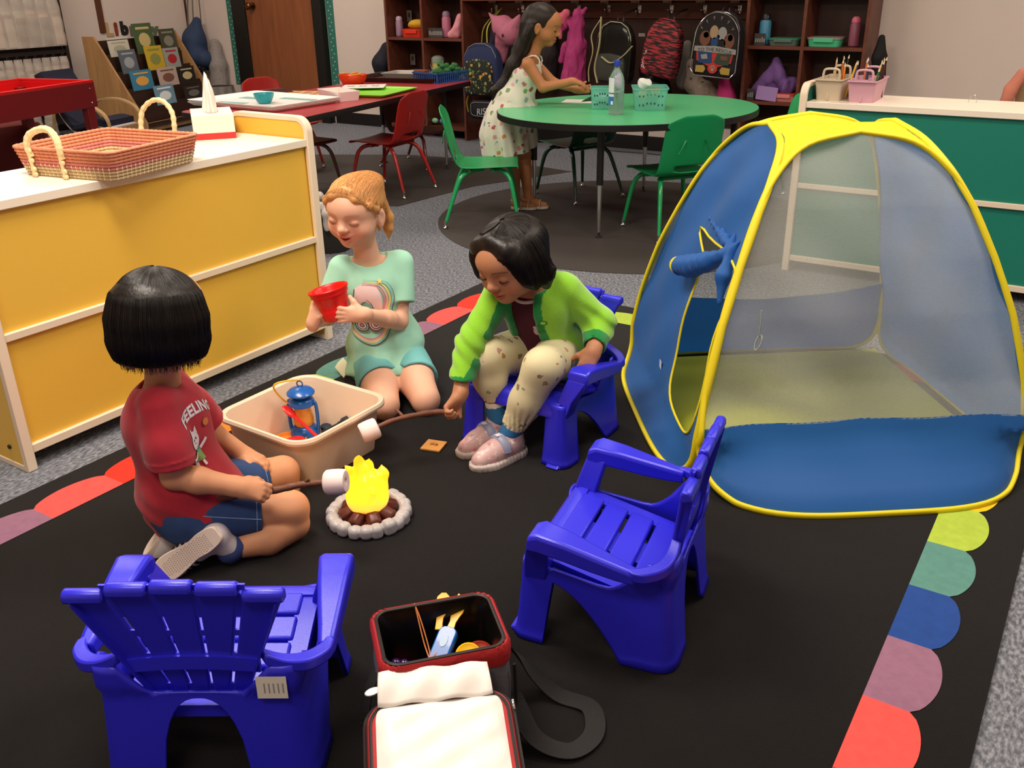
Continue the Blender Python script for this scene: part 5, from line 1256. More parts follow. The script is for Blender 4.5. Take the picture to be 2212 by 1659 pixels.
    Sh.disp(lambda X,Y,Z: .0040*np.sin((X*f[0]+Y*f[1])*55+Z*120)*np.clip((.20-Z)/.1,0,1)+.0038*vnoise(X*36,Y*36,Z*24,12)+.0018*vnoise(X*85,Y*85,Z*55,4))
    Sh.cut(pel-u*.052,nrm(-u+.35*f-.10*l),.006)
    Sh.cutcap(nb-u*.012,nrm(u+.22*f),.052,length=.09,k=.006); Sh.cone(nb-u*.03,nb+u*.03,.043,.045,.003,'-')
    shirt=sdf_obj('tshirt',Sh,mat('red_cotton','#a81f2e',.88,bump=.3,bscale=850,sheen=.15,var=.05,vscale=60),None,2)
    # denim shorts
    So=Body((-1.78,.94,.008),(-1.36,1.38,.22),.0032)
    So.ell(pel-u*.008,(.088,.104,.085),M0,.02)
    cuffs=[]
    for h,k,sg in ((rh,rk,-1),(lh,lk,1)):
        d=nrm(k-h); T_=So.twin(); q=h+(k-h)*.70; T_.cone(h,q+d*.01,.068,.053,.02); T_.cutcap(q,d,.09,length=.1,k=.003); T_.cone(q-d*.02,q+d*.02,.047,.0485,.002,'-'); T_.disp(lambda X,Y,Z: .003*vnoise(X*55,Y*55,Z*45,8)); So.merge(T_,.015); cuffs.append((q,d))
    So.cut(np.array([0,0,.011]),-u,.004)
    den=mat('denim','#2b4470',.85,bump=.4,bscale=700,var=.28,vscale=30)
    shorts=sdf_obj('shorts',So,den,None,2)
    # stitched seam on the near leg
    tr=bvh_of(shorts); pts=[]
    for i in range(14):
        p=rh+(rk-rh)*(.12+.55*i/13)+nc*.2+u*.06-u*.02*i/13; h=tr.ray_cast(Vector(p),Vector(nrm(-nc-u*.22)),.4)
        if h[0]: pts.append(h[0]+Vector(nc)*.0008)
    seam=MB().tube(pts,.0011,5) if len(pts)>3 else None
    # near trainer: sole turned up to the left
    Hh_=np.array([-1.425,1.022,.112]); Tt=np.array([-1.530,.938,.018]); ax=nrm(Tt-Hh_); sn=nrm(-ri*.30+nc*.95+u*.35); sn=nrm(sn-ax*(sn@ax)); sd=np.cross(ax,sn)
    def shoe(Hh_,Tt,sn,ankle,label,near):
        ax=nrm(Tt-Hh_); sn=nrm(sn-ax*(sn@ax)); sd=np.cross(ax,sn); L_=np.linalg.norm(Tt-Hh_); Ms=np.stack([ax,sd,sn],1)
        U=Body(np.minimum(Hh_,Tt)-.09,np.maximum(Hh_,Tt)+.09,.0024); c=lambda a,z,y=0: Hh_+ax*a*L_+sd*y-sn*z
        U.chain([c(.10,.030),c(.30,.034),c(.55,.030),c(.80,.024),c(.93,.022)],[.026,.028,.028,.026,.020],.015)
        U.chain([c(.12,.03),np.array(ankle)],[.027,.027],.012); U.cut(c(0,.009),sn,.002)
        d=nrm(np.array(ankle)-c(.12,.03)); U.cutcap(np.array(ankle)-d*.004,d,.06,length=.08,k=.003)
        s_=sdf_obj('shoe',U,mat('shoe_white','#cfc6c4',.5,bump=.1,bscale=500),None,1); s_['label']=label
        # sole outline
        P=[(-.004,0),(.0,.018),(.03,.024),(.06,.021),(.09,.026),(.118,.029),(.14,.024),(.153,.010),(.155,0)]; P=P+[(x,-y*.93) for x,y in P[:-1][::-1]][:-1]
        Q=[(p.x*L_/.15,p.y) for p in spline([(a,b,0) for a,b in P],4,closed=True)]
        M_=frame(Hh_,tuple(ax),tuple(sd),tuple(sn)); b=MB().at(M_)
        b.loft([[(x,y,-.014) for x,y in Q],[(x*1.01,y*1.03,-.010) for x,y in Q],[(x*1.01,y*1.03,-.002) for x,y in Q],[(x,y*.97,0) for x,y in Q]])
        so=obj('sole',b,mat('sole_cream','#e3cfc0',.6),s_,ang=30)
        if near:
            d=MB().at(M_)
            for i in range(22):
                for j in range(-4,5):
                    a=.022+.0056*i; y=j*.0048+(.0024 if i%2 else 0)
                    w=.017+.006*math.sin(PI*min(1,(a)/.15))
                    if abs(y)<w-.004: d.loft([[(a+.0016*math.cos(k),y+.0013*math.sin(k),z) for k in [PI/3*q for q in range(6)]] for z in (-.0001,.0003)])
            dd=obj('tread_dimples',d,mat('tread_dark','#a8968a',.7),so); dd['kind']='stuff'
            tr=bvh_of(s_); 
            Mt=frame(Hh_+ax*L_*.60-sn*.02+sd*(-.2 if near else .2)*(-1),tuple(ax),tuple(-sn),tuple(sd)) 
            for sg in (1,-1):
                Mt=frame(Hh_+ax*L_*.56-sn*.028+sd*.2*sg,tuple(ax),tuple(-sn*sg),tuple(sd*sg))
                A=[]
                for i in range(3):
                    x=-.014+i*.0145; A.append(([(x,-.024*sg),(x+.008,-.024*sg),(x-.004+.0,.018*sg),(x-.012,.018*sg)],[(0,1,2,3)],0))
                decal('side_stripes',A,Mt,tr,[mat('stripe_black','#1c1218',.5)],s_,.0012,.004)
        return s_
    s1=shoe(Hh_,Tt,sn,ra+np.array([-.004,-.006,.0]),'white trainer with three dark side stripes, sole turned up',True)
    H2=np.array([-1.598,1.055,.085]); T2=np.array([-1.622,1.000,.012])
    s2=shoe(np.array([-1.596,1.050,.100]),np.array([-1.640,.985,.012]),nrm(-ri*.9+nc*.25+u*.1),la,'white trainer tucked behind the hip',False)
    sk=Body(ra-.06,ra+.06,.003); d=nrm(rk-ra); sk.chain([ra-d*.012,ra+d*.016],[.0275,.0275],.005); sk.cutcap(ra+d*.018,d,.05,length=.05,k=.002)
    sock=sdf_obj('sock',sk,mat('sock_navy','#2c3c6c',.9),None,1)
    # bob hair
    PH=lambda x,y,z: hc+Mh@(np.array([x,y,z])*hs)
    Hr=Body(hc-.16,hc+.16,.003)
    Hr.ell(PH(-.012,0,.026),(.092*hs,.080*hs,.074*hs),Mh,.01)
    for i in range(26):
        a=.95+(2*PI-1.9)*i/25; x,y=math.cos(a),math.sin(a)
        Hr.chain([PH(-.012+.055*x,.050*y,.035),PH(-.012+.066*x,.062*y,.0),PH(-.012+.070*x,.067*y,-.04),PH(-.012+.070*x,.067*y,-.066)],[.026,.024,.020,.015],.02)
    Hr.cone(PH(-.02,0,-.02),PH(-.02,0,-.045),.062,.060,.02); Hr.cut(PH(0,0,-.080),-Mh[:,2],.004); Hr.ell(PH(.082,0,-.02),(.040,.058,.085),Mh,.006,'-'); Hr.ell(PH(-.008,0,-.10),(.052,.056,.045),Mh,.006,'-')
    hm=hairmat('hair_black','#0b0908','#221a15',.4)
    hair=sdf_obj('hair',Hr,hm,None,2); tr=bvh_of(hair); rn=random.Random(8)
    bob('hair_strands',tr,PH,Mh,hs,hm,hair,1800,.85,-.074,8)
    def flow3(k):
        a=rn.uniform(.85,2*PI-.85); d=Mh@np.array([math.cos(a),math.sin(a),0]); p=PH(-.012+.072*math.cos(a),.070*math.sin(a),-.06)+d*rn.uniform(-.006,.006); q=[]
        n_=rn.uniform(.020,.038); cu=rn.uniform(-.008,.004)
        for i in range(5): v=i/4; q.append(tuple(p-Mh[:,2]*n_*v+d*cu*v*v))
        return q
    strands('hair_tips',None,flow3,900,hm,hair,.0008,3)
    # print on the shirt front
    tree=bvh_of(shirt); fr_=nrm(f*.96-l*.25); lf=nrm(np.cross(u,fr_)); Mp=frame(che+u*.01+fr_*.25-l*.01,tuple(lf),tuple(u),tuple(fr_))
    v,fc=text_mesh('FEELING',.030,bold=True,off=.0012,spacing=1.05,align='LEFT')
    # the line of letters curves over the chest from the wearer's right
    v=[((x-.045)*1.0,y+.028-.9*(x-.05)**2*6,0) for x,y,z in v]
    pm=[mat('print_white','#d9d2d6',.85),mat('print_green','#7fa860',.85),mat('print_teal','#3d8f80',.85),mat('print_dark','#3a2830',.85),mat('print_orange','#c8763e',.85)]
    A=[(v,fc,0)]
    cx_,cy_=-.022,-.030
    A+= [shp(ell(cx_,cy_,.017,.020,20),0),shp([(cx_-.014,cy_+.012),(cx_-.010,cy_+.030),(cx_-.002,cy_+.018)],0),shp([(cx_+.004,cy_+.018),(cx_+.012,cy_+.028),(cx_+.015,cy_+.010)],0),
         shp(ell(cx_-.006,cy_+.003,.0022,.003,8),3),shp(ell(cx_+.006,cy_+.003,.0022,.003,8),3),shp(ell(cx_,cy_-.006,.002,.0016,8),3),
         shp([(cx_-.008,cy_-.019),(cx_+.010,cy_-.019),(cx_+.020,cy_-.048),(cx_-.014,cy_-.050)],1),shp([(cx_-.010,cy_-.017),(cx_+.012,cy_-.017),(cx_+.012,cy_-.023),(cx_-.011,cy_-.023)],2),
         strip([(cx_-.010,cy_-.022),(cx_-.022,cy_-.030),(cx_-.032,cy_-.030)],.007,0),strip([(cx_+.012,cy_-.022),(cx_+.026,cy_-.014),(cx_+.034,cy_-.008)],.007,0),
         strip([(cx_-.004,cy_-.050),(cx_-.004,cy_-.062)],.006,0),strip([(cx_+.010,cy_-.049),(cx_+.014,cy_-.061)],.006,0),shp(ell(.022,-.006,.010,.008,12),4)]
    decal('shirt_print',A,Mp,tree,pm,shirt,.0013,.005)
    for ch in (body,shirt,shorts,s1,s2,sock,hair): ch.parent=t; ch.matrix_parent_inverse=Matrix.Translation(-o)
    if seam: obj('seam',seam,mat('seam_thread','#7f97c0',.8),shorts)
    for q,d in cuffs:
        xx=nrm(np.cross(d,u)); yy=np.cross(d,xx); tr2=bvh_of(shorts); pts=[]
        for i in range(24):
            a=2*PI*i/24; dd=xx*math.cos(a)+yy*math.sin(a); h=tr2.ray_cast(Vector(q-d*.011+dd*.15),Vector(-dd),.2); 
            if h[0]: pts.append(h[0]+Vector(dd)*.0005)
        if len(pts)>10: obj('cuff_stitch',MB().tube(pts,.0010,5,closed=True),mat('seam_thread','#7f97c0',.8),shorts)
    stick('brown toy branch with a white marshmallow held by the girl in red',[(-1.478,1.062,.158),(-1.43,1.10,.168),(-1.372,1.150,.172),(-1.335,1.180,.180),(-1.295,1.205,.186),(-1.262,1.222,.190)],1,((-1.322,1.190,.184),(-1.312,1.194,.196)),.0092)
    return t
girl_red()
def girl_standing():
    t=thing('girl','girl with long dark hair in a fruit print sundress leaning over green table','person',(-2.70,4.24,.004)); o=Vector(t.location)
    ri=np.array([.835,.55,0]); nc=np.array([.536,-.844,0]); u=np.array([0,0,1.]); f=nrm(ri*.97+nc*.15); l=np.cross(u,f)
    pel=np.array([-2.755,4.235,.555]); che=np.array([-2.690,4.262,.715]); sp=nrm(che-pel); M1=np.stack([nrm(np.cross(l,sp)),l,sp],1)
    hc=np.array([-2.612,4.300,.945]); Mh=axes(nrm(ri*.93+nc*.30-u*.28),0); hs=1.05
    nb=np.array([-2.650,4.280,.820])
    rsh=che+sp*.055-l*.082; lsh=che+sp*.055+l*.082
    relb=np.array([-2.560,4.215,.655]); rwr=np.array([-2.430,4.305,.680]); lelb=np.array([-2.600,4.385,.660]); lwr=np.array([-2.455,4.400,.630])
    rh=pel-l*.045-u*.03; lh=pel+l*.045-u*.03
    rk=np.array([-2.755,4.225,.30]); lk=np.array([-2.715,4.275,.30]); ra=np.array([-2.735,4.215,.065]); la=np.array([-2.690,4.265,.065])
    B=Body((-2.92,4.02,.0),(-2.28,4.56,1.08),.0034)
    B.ell(pel,(.072,.085,.08),M1,.02).ell(che,(.056,.076,.085),M1,.03).cone(pel,che,.062,.060,.03)
    B.cone(che+sp*.04,hc-u*.04-Mh[:,0]*.015,.036,.034,.02); B.cone(rsh,lsh,.031,.031,.02)
    head(B,hc,Mh,hs)
    B.chain([rsh,relb,rwr],[.032,.026,.019],.012); B.chain([lsh,lelb,lwr],[.031,.025,.019],.012)
    for h,k,a in ((rh,rk,ra),(lh,lk,la)): B.chain([h,k,a],[.056,.038,.023],.012)
    for a in (ra,la): B.chain([a,a-u*.025,a-u*.035+f*.05,a-u*.042+f*.095],[.024,.026,.022,.016],.01)
    hand(B,rwr,nrm(ri*.95-u*.25),nrm(-u*.9-nc*.2),1,[.35,.45,.3],.95,.15,(.85,.4,.5),.2); hand(B,lwr,nrm(ri*.95+nc*.1),nrm(u*.2+nc*.6),-1,[.5,.6,.4],.95,.12,(.8,.5,.4),.2)
    body=sdf_obj('body',B,SK,None,1,skin_col([(hc,Mh,hs,((.10,.05,.03),.75))],hexc('#b4764c'),.4,(.95,.55,.5)))
    D=Body((-2.95,4.02,.24),(-2.48,4.46,.84),.0038)
    D.ell(che-sp*.005,(.070,.088,.085),M1,.02).cone(pel+sp*.03,che,.086,.076,.03)
    D.chain([pel+u*.02,pel-u*.08-f*.02,pel-u*.16-f*.028,pel-u*.235-f*.02],[.104,.128,.140,.146],.03); D.chain([pel+f*.02,pel-u*.04+f*.07,pel-u*.07+f*.075],[.08,.06,.045],.03)
    D.disp(lambda X,Y,Z: (.010*np.sin(np.arctan2(Y-pel[1],X-pel[0])*9+Z*9)+.004*np.sin(np.arctan2(Y-pel[1],X-pel[0])*19+Z*15))*np.clip((.60-Z)/.2,0,1)+.003*vnoise(X*40,Y*40,Z*40,3))
    D.cut(pel-u*.232,nrm(-u+.22*f-.15*nc),.004); D.cut(che+sp*.045-f*.03,nrm(sp-f*.75),.004); D.cut(che+sp*.068,nrm(sp),.004)
    dress=sdf_obj('sundress',D,spots('fruit_cotton','#dcd6c8',['#b55a58','#5f7d4e','#d0938f','#7c9a62','#c4757a','#8a9fa8','#c98b56','#d8a9a4'],27,.34,.85,.15,.72),None,1)
    st=MB()
    for q in (-1,1):
        P=[che+sp*.035+f*.058+l*q*.045,che+sp*.075+f*.045+l*q*.052,che+sp*.098+f*.005+l*q*.055,che+sp*.07-f*.045+l*q*.05,che+sp*.0-f*.062+l*q*.045]
        st.tube(spline([tuple(p) for p in P],6),[.0042+.0012*math.sin(i*2) for i in range(25)],6)
    # hair: long, dark, down the back
    PH=lambda x,y,z: hc+Mh@(np.array([x,y,z])*hs)
    H=Body((-2.86,4.12,.55),(-2.48,4.46,1.08),.0036)
    H.ell(PH(-.016,0,.026),(.092*hs,.080*hs,.074*hs),Mh,.01); H.ell(PH(-.04,0,-.02),(.060,.072,.06),Mh,.02)
    bk=[PH(-.06,-.01,.0),np.array(nb)-f*.055+u*.03,che+sp*.05-f*.085-l*.02,che-sp*.06-f*.095-l*.03,pel+u*.07-f*.095-l*.03,pel-u*.0-f*.095-l*.03]
    H.chain(bk,[.052,.046,.034,.028,.022,.006],.02); H.chain([PH(-.03,-.06,-.01),PH(-.045,-.068,-.07),che+sp*.05-f*.06-l*.05],[.03,.024,.02],.02)
    H.ell(PH(.078,0,-.02),(.046,.058,.080),Mh,.006,'-'); 
    for q in (-1,1): H.ell(PH(.0,q*.084,-.012),(.022,.018,.030),Mh,.004,'-')
    H.disp(lambda X,Y,Z: .002*np.sin(Z*55+X*20)+.003*vnoise(X*80,Y*80,Z*18,4))
    hm=hairmat('hair_darkbrown','#0e0907','#2b1c14',.5)
    hair=sdf_obj('hair',H,hm,None,1); tr=bvh_of(hair); rn=random.Random(3)
    def fl(k):
        pts=[]; o1=rn.uniform(-.04,.04); o2=rn.uniform(-.6,.6)
        for i in range(20):
            v=i/19*(len(bk)-1); j=min(int(v),len(bk)-2); p=bk[j]*(1-(v-j))+bk[j+1]*(v-j); d=nrm(nc*1.0-f*(.5+o2)+l*0); h=tr.ray_cast(Vector(p+d*.15+l*0+ri*o1*.3),Vector(-d),.2)
            if h[0]: pts.append(tuple(h[0]+Vector(d)*rn.uniform(.0005,.0015)))
        return pts if len(pts)>5 else None
    strands('hair_strands',None,fl,300,hm,hair,.0010,3)
    la_=lashes('eyelashes',lambda *a:tuple(PH(*a)),Mh,hs,mat('lash_black','#160d0a',.7),None,.004,.0015)
    # sandals
    sd=[]
    for a in (ra,la):
        b=MB(); M_=frame(np.array([a[0],a[1],0.0045])+f*.035,tuple(f),tuple(l),tuple(u))
        Q=[(p.x,p.y) for p in spline([(-.062,.0,0),(-.05,.02,0),(0,.024,0),(.05,.03,0),(.078,.012,0),(.078,-.012,0),(.05,-.03,0),(0,-.024,0),(-.05,-.02,0)],4,closed=True)]
        b.at(M_).prism(Q,0,.014); s_=obj('sandal',b,mat('sandal_white','#c9bdb0',.6),None,bevel=.002)
        c=MB().at(M_)
        for x in (.035,-.005): c.tube([(x,.03*math.cos(q)*1.02,.012+.032*math.sin(q)) for q in [PI*i/10 for i in range(11)]],.007,6,flat=.4)
        c.tube([(-.04+.02*math.cos(q),.028*math.sin(q),.05) for q in [2*PI*i/14 for i in range(14)]],.005,6,closed=True,flat=.5); sd.append((s_,c))
    for ch in (body,dress,hair)+tuple(s for s,_ in sd): ch.parent=t; ch.matrix_parent_inverse=Matrix.Translation(-o)
    for s,c in sd: obj('straps',c,mat('sandal_white','#c9bdb0',.6),s)
    la_.parent=body; obj('shoulder_straps',st,mat('strap_white','#e2dcd0',.85),dress)
girl_standing()
# ---------------------------------------------------------------- soft cooler bag with open lid
CX=Vector((-.768,.936,.0105)); wx=Vector((.664,.748,0)); wy=Vector((-.748,.664,0))
t=thing('cooler_bag','open red and grey soft cooler bag with white lining lid on rug','cooler bag',tuple(CX),math.atan2(wx.y,wx.x))
rc=mat('cooler_red','#a31c1f',.7,bump=.5,bscale=120); gc=mat('cooler_grey','#5e5f66',.75,bump=.4,bscale=260); bc_=mat('cooler_black','#131110',.6,bump=.3,bscale=300); lin=mat('cooler_lining','#0f0e0d',.28,bump=.3,bscale=30); wl=mat('lid_lining','#e4ddd6',.45,bump=.5,bscale=16)
W_,D_,H_=.205,.150,.195
def rr_(w,d,z,r=.028,n=6): return [(x,y,z) for x,y in rrect(w,d,r,n)]
obj('side_wall',MB().loft([rr_(W_-.012,D_-.012,0),rr_(W_-.006,D_-.006,.006),rr_(W_+.004,D_+.004,.06),rr_(W_+.006,D_+.006,.12),rr_(W_-.002,D_-.002,H_-.022)],True,False),gc,t)
obj('lining',MB().loft([rr_(W_-.012,D_-.012,H_-.001),rr_(W_-.022,D_-.022,H_-.03),rr_(W_-.03,D_-.03,.012)],False,True).use(0),lin,t)
n_=96; P=[Vector((x,y,0)) for x,y in rrect(W_-.004,D_-.004,.026,23)]
rim=MB()
rings=[]
for i,p in enumerate(P):
    w=.0010*math.sin(i*1.1)+.0008*math.sin(i*2.3); rings.append([(p.x*(1+dx/.1),p.y*(1+dx/.1),H_+dz+w) for dx,dz in ((.0045,-.034),(.0060,-.018),(.0055,-.004),(.0015,.002),(-.0035,-.001),(-.004,-.006))])
rim.loft(rings,closed=True); obj('rim_band',rim,rc,t)
obj('rim_zip',MB().tube([(p.x*.955,p.y*.945,H_+.0005) for p in P],.0032,6,closed=True),mat('zip_dark','#241d1c',.5),t)
# side panels: dark webbing and grey edge
obj('side_piping',MB().tube([(W_/2+.006,-D_/2+.01,.15),(W_/2+.008,-D_/2+.012,.08),(W_/2+.004,-D_/2+.012,.01)],.003,6).tube([(-W_/2-.006,-D_/2+.01,.15),(-W_/2-.008,-D_/2+.012,.08),(-W_/2-.004,-D_/2+.012,.01)],.003,6),bc_,t)
# lid, hinged on the near long side and lying open towards the camera
hy=-D_/2-.004; LA=math.radians(14)
M_=T(-.022,hy-.006,H_-.028)@RZ(math.radians(-7))@RX(LA)
lid=MB().at(M_); Lw,Ld=.212,.185
def lidring(w,d,z,cy): return [(x,y+cy,z) for x,y in rrect(w,d,.036,8)]
cy=-.030-Ld/2
lid.loft([lidring(Lw-.01,Ld-.01,-.030,cy),lidring(Lw+.004,Ld+.004,-.024,cy),lidring(Lw+.006,Ld+.006,-.006,cy),lidring(Lw,Ld,.004,cy),lidring(Lw-.014,Ld-.014,.003,cy)])
ld=obj('lid',lid,rc,t)
zp=MB().at(M_)
zp.tube([(x,y+cy,-.010) for x,y in rrect(Lw+.012,Ld+.012,.040,8)],.0030,6,closed=True).tube([(x,y+cy,-.020) for x,y in rrect(Lw+.012,Ld+.012,.040,8)],.0022,6,closed=True).tube([(x,y+cy,.003) for x,y in rrect(Lw-.006,Ld-.006,.036,8)],.0028,6,closed=True)
obj('lid_zip',zp,mat('zip_dark','#241d1c',.5),ld)
pl=MB().at(M_)
def pil(u,v):
    x=(u-.5)*(Lw-.022); y=cy+(v-.5)*(Ld-.016); e=min(u,1-u,v,1-v); a=min(1,e/.16); k=1-(1-a)**2
    # round the corners
    cx2=max(0,abs(u-.5)-.36)/.14; cy2=max(0,abs(v-.5)-.36)/.14; r=math.hypot(cx2,cy2)
    if r>1: x*=1-(r-1)*.10; y=cy+(y-cy)*(1-(r-1)*.10)
    return (x,y,.003+.011*k+.0022*math.sin(x*70+y*50)*k+.0016*math.sin(y*130-x*60)*k)
pl.grid(pil,30,28); obj('lid_pillow',pl,wl,ld,subd=1)
fl_=MB().at(M_)
fl_.grid(lambda u,v:((u-.5)*(.168+.006*v)-.004,.010-.052*v,.020-.012*v+.003*math.sin(u*17+v*3)+.006*math.sin(PI*v)),20,8); obj('hinge_flap',fl_,wl,t,solid=.002)
obj('zip_pull',MB().at(M_@T(-.098,-.012,.004)@RZ(.3)).prism(ell(0,0,.013,.007,16),0,.003),mat('pull_grey','#a59f9c',.4,metal=.5),t,bevel=.001)
obj('zip_pull',MB().at(M_@T(.112,-.055,-.004)@RY(1.2)).prism(ell(0,0,.005,.010,12),0,.003),chrome,t)
# shoulder strap lying on the rug to the right and a small one on the left
sp_=[(W_/2+.004,.02,.14),(W_/2+.05,.03,.06),(W_/2+.10,.0,.006),(W_/2+.145,-.045,.005),(W_/2+.13,-.105,.005),(W_/2+.08,-.13,.006),(W_/2+.03,-.10,.02),(W_/2+.006,-.05,.07)]
def webbing(P,w,th=.0022):
    S_=spline(P,6); b=MB(); rg=[]
    for i,p in enumerate(S_):
        tt=(S_[min(i+1,len(S_)-1)]-S_[max(0,i-1)]).normalized(); up=Vector((0,0,1)); sd=tt.cross(up); 
        if sd.length<.2: sd=Vector((0,1,0))
        sd.normalize(); nn=sd.cross(tt); rg.append([tuple(p+sd*w/2*a+nn*th/2*c) for a,c in ((-1,-1),(1,-1),(1,1),(-1,1))])
    return b.loft(rg)
obj('shoulder_strap',webbing(sp_,.034),mat('webbing','#151312',.85,bump=.5,bscale=400),t)
obj('side_handle',webbing([(-W_/2-.004,.0,.13),(-W_/2-.022,-.01,.10),(-W_/2-.03,-.02,.05),(-W_/2-.010,-.03,.03)],.020),mat('webbing','#151312',.85,bump=.5,bscale=400),t)
MC=frame(CX,tuple(wx),tuple(wy),(0,0,1)); cw_=lambda x,y,z: tuple(MC@Vector((x,y,z)))
# things in the cooler
rzc=math.atan2(wx.y,wx.x)
t=thing('toy_multitool','blue toy pocket knife with yellow fork and spoon in the cooler bag','toy pocket knife',cw_(.004,.012,.138),rzc+.95); t.rotation_euler=(0,-.42,rzc+.95)
b=MB().loft([[(x,y*k,z) for x,y in [(p[0],p[1]) for p in rrect(.085,.034,.012,5)]] for z,k in ((-.007,.9),(-.005,1),(.005,1),(.0075,.88))]); obj('handle',b,bl,t,bevel=.001)
obj('window',MB().box(-.026,-.014,-.006,.006,.0070,.0082),black,t); obj('inlay',MB().prism(ell(.016,0,.012,.0065,20),.0070,.0084),mat('inlay_grey','#8fa9c4',.35),t)
b=MB().loft([[(x,-w,-.0015),(x,w,-.0015),(x,w,.0015),(x,-w,.0015)] for x,w in ((.036,.007),(.055,.0055),(.066,.008),(.075,.011),(.083,.011))])
for k in (-1,0,1): b.loft([[(x,k*.0082-w,-.0014),(x,k*.0082+w,-.0014),(x,k*.0082+w,.0014),(x,k*.0082-w,.0014)] for x,w in ((.082,.0028),(.095,.0026),(.108,.0018))])
obj('fork',b,ye,t,bevel=.0006)
obj('spoon',MB().at(T(0,.010,.004)@RZ(.22)).loft([[(x,-w,z),(x,w,z),(x,w,z+.0025),(x,-w,z+.0025)] for x,w,z in ((.034,.006,0),(.055,.006,.002),(.068,.011,.001),(.082,.013,0),(.096,.011,.001),(.103,.004,.002))]),ye,t,bevel=.0008)
obj('key_ring',MB().at(T(.043,.019,.0)).tube([(.004*math.cos(a),.004*math.sin(a),0) for a in [2*PI*i/12 for i in range(12)]],.0012,6,closed=True),bl,t)
t=thing('toy_grapes','bunch of glossy purple toy grapes with green leaf in cooler bag','toy grapes',cw_(-.066,-.012,.125)); rn=random.Random(6); gp=mat('grape','#2b1046',.2,coat=.3)
b=MB()
for i in range(16): b.sphere((rn.uniform(-.026,.026),rn.uniform(-.016,.016),rn.uniform(-.008,.010)),.0095,12,8)
obj('berries',b,gp,t); obj('leaf',MB().prism([(.010+.020*math.cos(a)*(1+.12*math.cos(9*a)),-.014+.011*math.sin(a)*(1+.12*math.cos(9*a))) for a in [2*PI*i/36 for i in range(36)]],.014,.0165),mat('leaf_green','#1f8a3c',.4),t)
for i,(x,y,z,c,lab,r) in enumerate(((-.030,-.040,.140,'#ec8a2c','orange toy fruit slice nearest the grapes in the cooler bag',.014),(.008,-.038,.150,'#ee7420','orange toy fruit slice below the blue toy knife in cooler',.015),(.045,-.008,.135,'#f1b718','yellow toy cheese round beside the blue toy knife in the cooler',.022),(.066,.006,.118,'#9c2a12','dark orange toy fruit at the right end of the cooler bag',.026))):
    m_=mat('toy_'+c,c,.35); o=obj('toy_food',MB().at(T(*cw_(x,y,z))@RX(.5)@RY(.3)).lathe([(.001,-.006),(r*.8,-.006),(r,-.002),(r,.002),(r*.86,.005),(r*.8,.004),(.001,.004)],24),m_); tag(o,lab,'toy food')
for i,(x,y,z,r,lab) in enumerate(((-.05,.0,.05,.03,'dark red toy food under the grapes in cooler bag'),)):
    o=obj('toy_food',MB().at(T(*cw_(x,y,z))).sphere((0,0,0),(r,r,r*.8),20,12),mat('toy_darkred','#7c1a14',.4)); tag(o,lab,'toy food')
t=obj('string',MB().tube(spline([cw_(-.028,.071,H_+.003),cw_(-.026,.062,.185),cw_(-.022,.03,.150),cw_(-.018,.0,.135),cw_(-.014,-.02,.125),cw_(-.004,-.045,.122)],6),.0012,5).tube(spline([cw_(-.028,.071,H_+.004),cw_(-.022,.05,.18),cw_(-.016,.02,.146),cw_(-.017,-.002,.134),cw_(-.024,-.025,.118),cw_(-.022,-.045,.115)],6),.0012,5).tube(spline([cw_(-.018,.0,.137),cw_(-.008,.004,.140),cw_(.0,.010,.142)],4),.0014,5),mat('string_orange','#c8763c',.7)); tag(t,'thin orange string hanging over the far edge of cooler bag','string')
# ---------------------------------------------------------------- basket and tissue box on the yellow cabinet
t=thing('woven_basket','rectangular coiled basket in coral, pink and natural fibre on yellow cabinet','basket',(-2.365,1.568,.700),math.radians(10))
nat=mat('fibre_natural','#cdb588',.8,var=.2,vscale=90,bump=.3,bscale=300); cor=mat('fibre_coral','#d98a68',.8,var=.2,vscale=70,bump=.3,bscale=300); pnk=mat('fibre_pink','#cf7f76',.8,var=.2,vscale=70,bump=.3,bscale=300); stc=mat('fibre_stitch','#ecd9b8',.8)
BW,BD=.345,.335
def coil(k,n=300):
    z=.0055+k*.0088; g=1-.0*k; w,d=BW-.03+.0042*k,BD-.03+.0042*k; P=rrect(w,d,.022,12); L_=len(P); out=[]
    # resample evenly
    pts=[Vector((x,y,z)) for x,y in P]; seg=[(pts[(i+1)%L_]-pts[i]).length for i in range(L_)]; tot=sum(seg); j=0; acc=0
    for i in range(n):
        s_=tot*i/n
        while acc+seg[j]<s_: acc+=seg[j]; j+=1
        out.append(pts[j].lerp(pts[(j+1)%L_],(s_-acc)/seg[j]))
    return out
for lo,hi,m_,nm in ((0,3,nat,'lower_coils'),(3,5,pnk,'middle_coils'),(5,9,cor,'upper_coils')):
    b=MB()
    for k in range(lo,hi):
        P=coil(k,320); b.tube(P,[.0048*(1+.10*(1 if (i%4)<2 else -1)) for i in range(320)],6,closed=True)
    obj(nm,b,m_,t,ang=75)
st=MB()
for k in range(0,4):
    P=coil(k,320)
    for i in range(0,320,4):
        p=P[i]; q=P[(i+1)%320]; d=(q-p).normalized(); nrm_=Vector((d.y,-d.x,0)); st.loft([[tuple(p+nrm_*.0045+d*a+Vector((0,0,z))) for a,z in ((-.0011,-.003),(.0011,-.003),(.0011,.0045),(-.0011,.0045))],[tuple(p+nrm_*.0056+d*a+Vector((0,0,z))) for a,z in ((-.0011,-.002),(.0011,-.002),(.0011,.0035),(-.0011,.0035))]])
o_=obj('stitches',st,stc,t); o_['kind']='stuff'
obj('bottom',MB().prism(rrect(BW-.03,BD-.03,.02,6),0,.006),nat,t)
hn=mat('handle_fibre','#e6cf9e',.8,bump=.4,bscale=200)
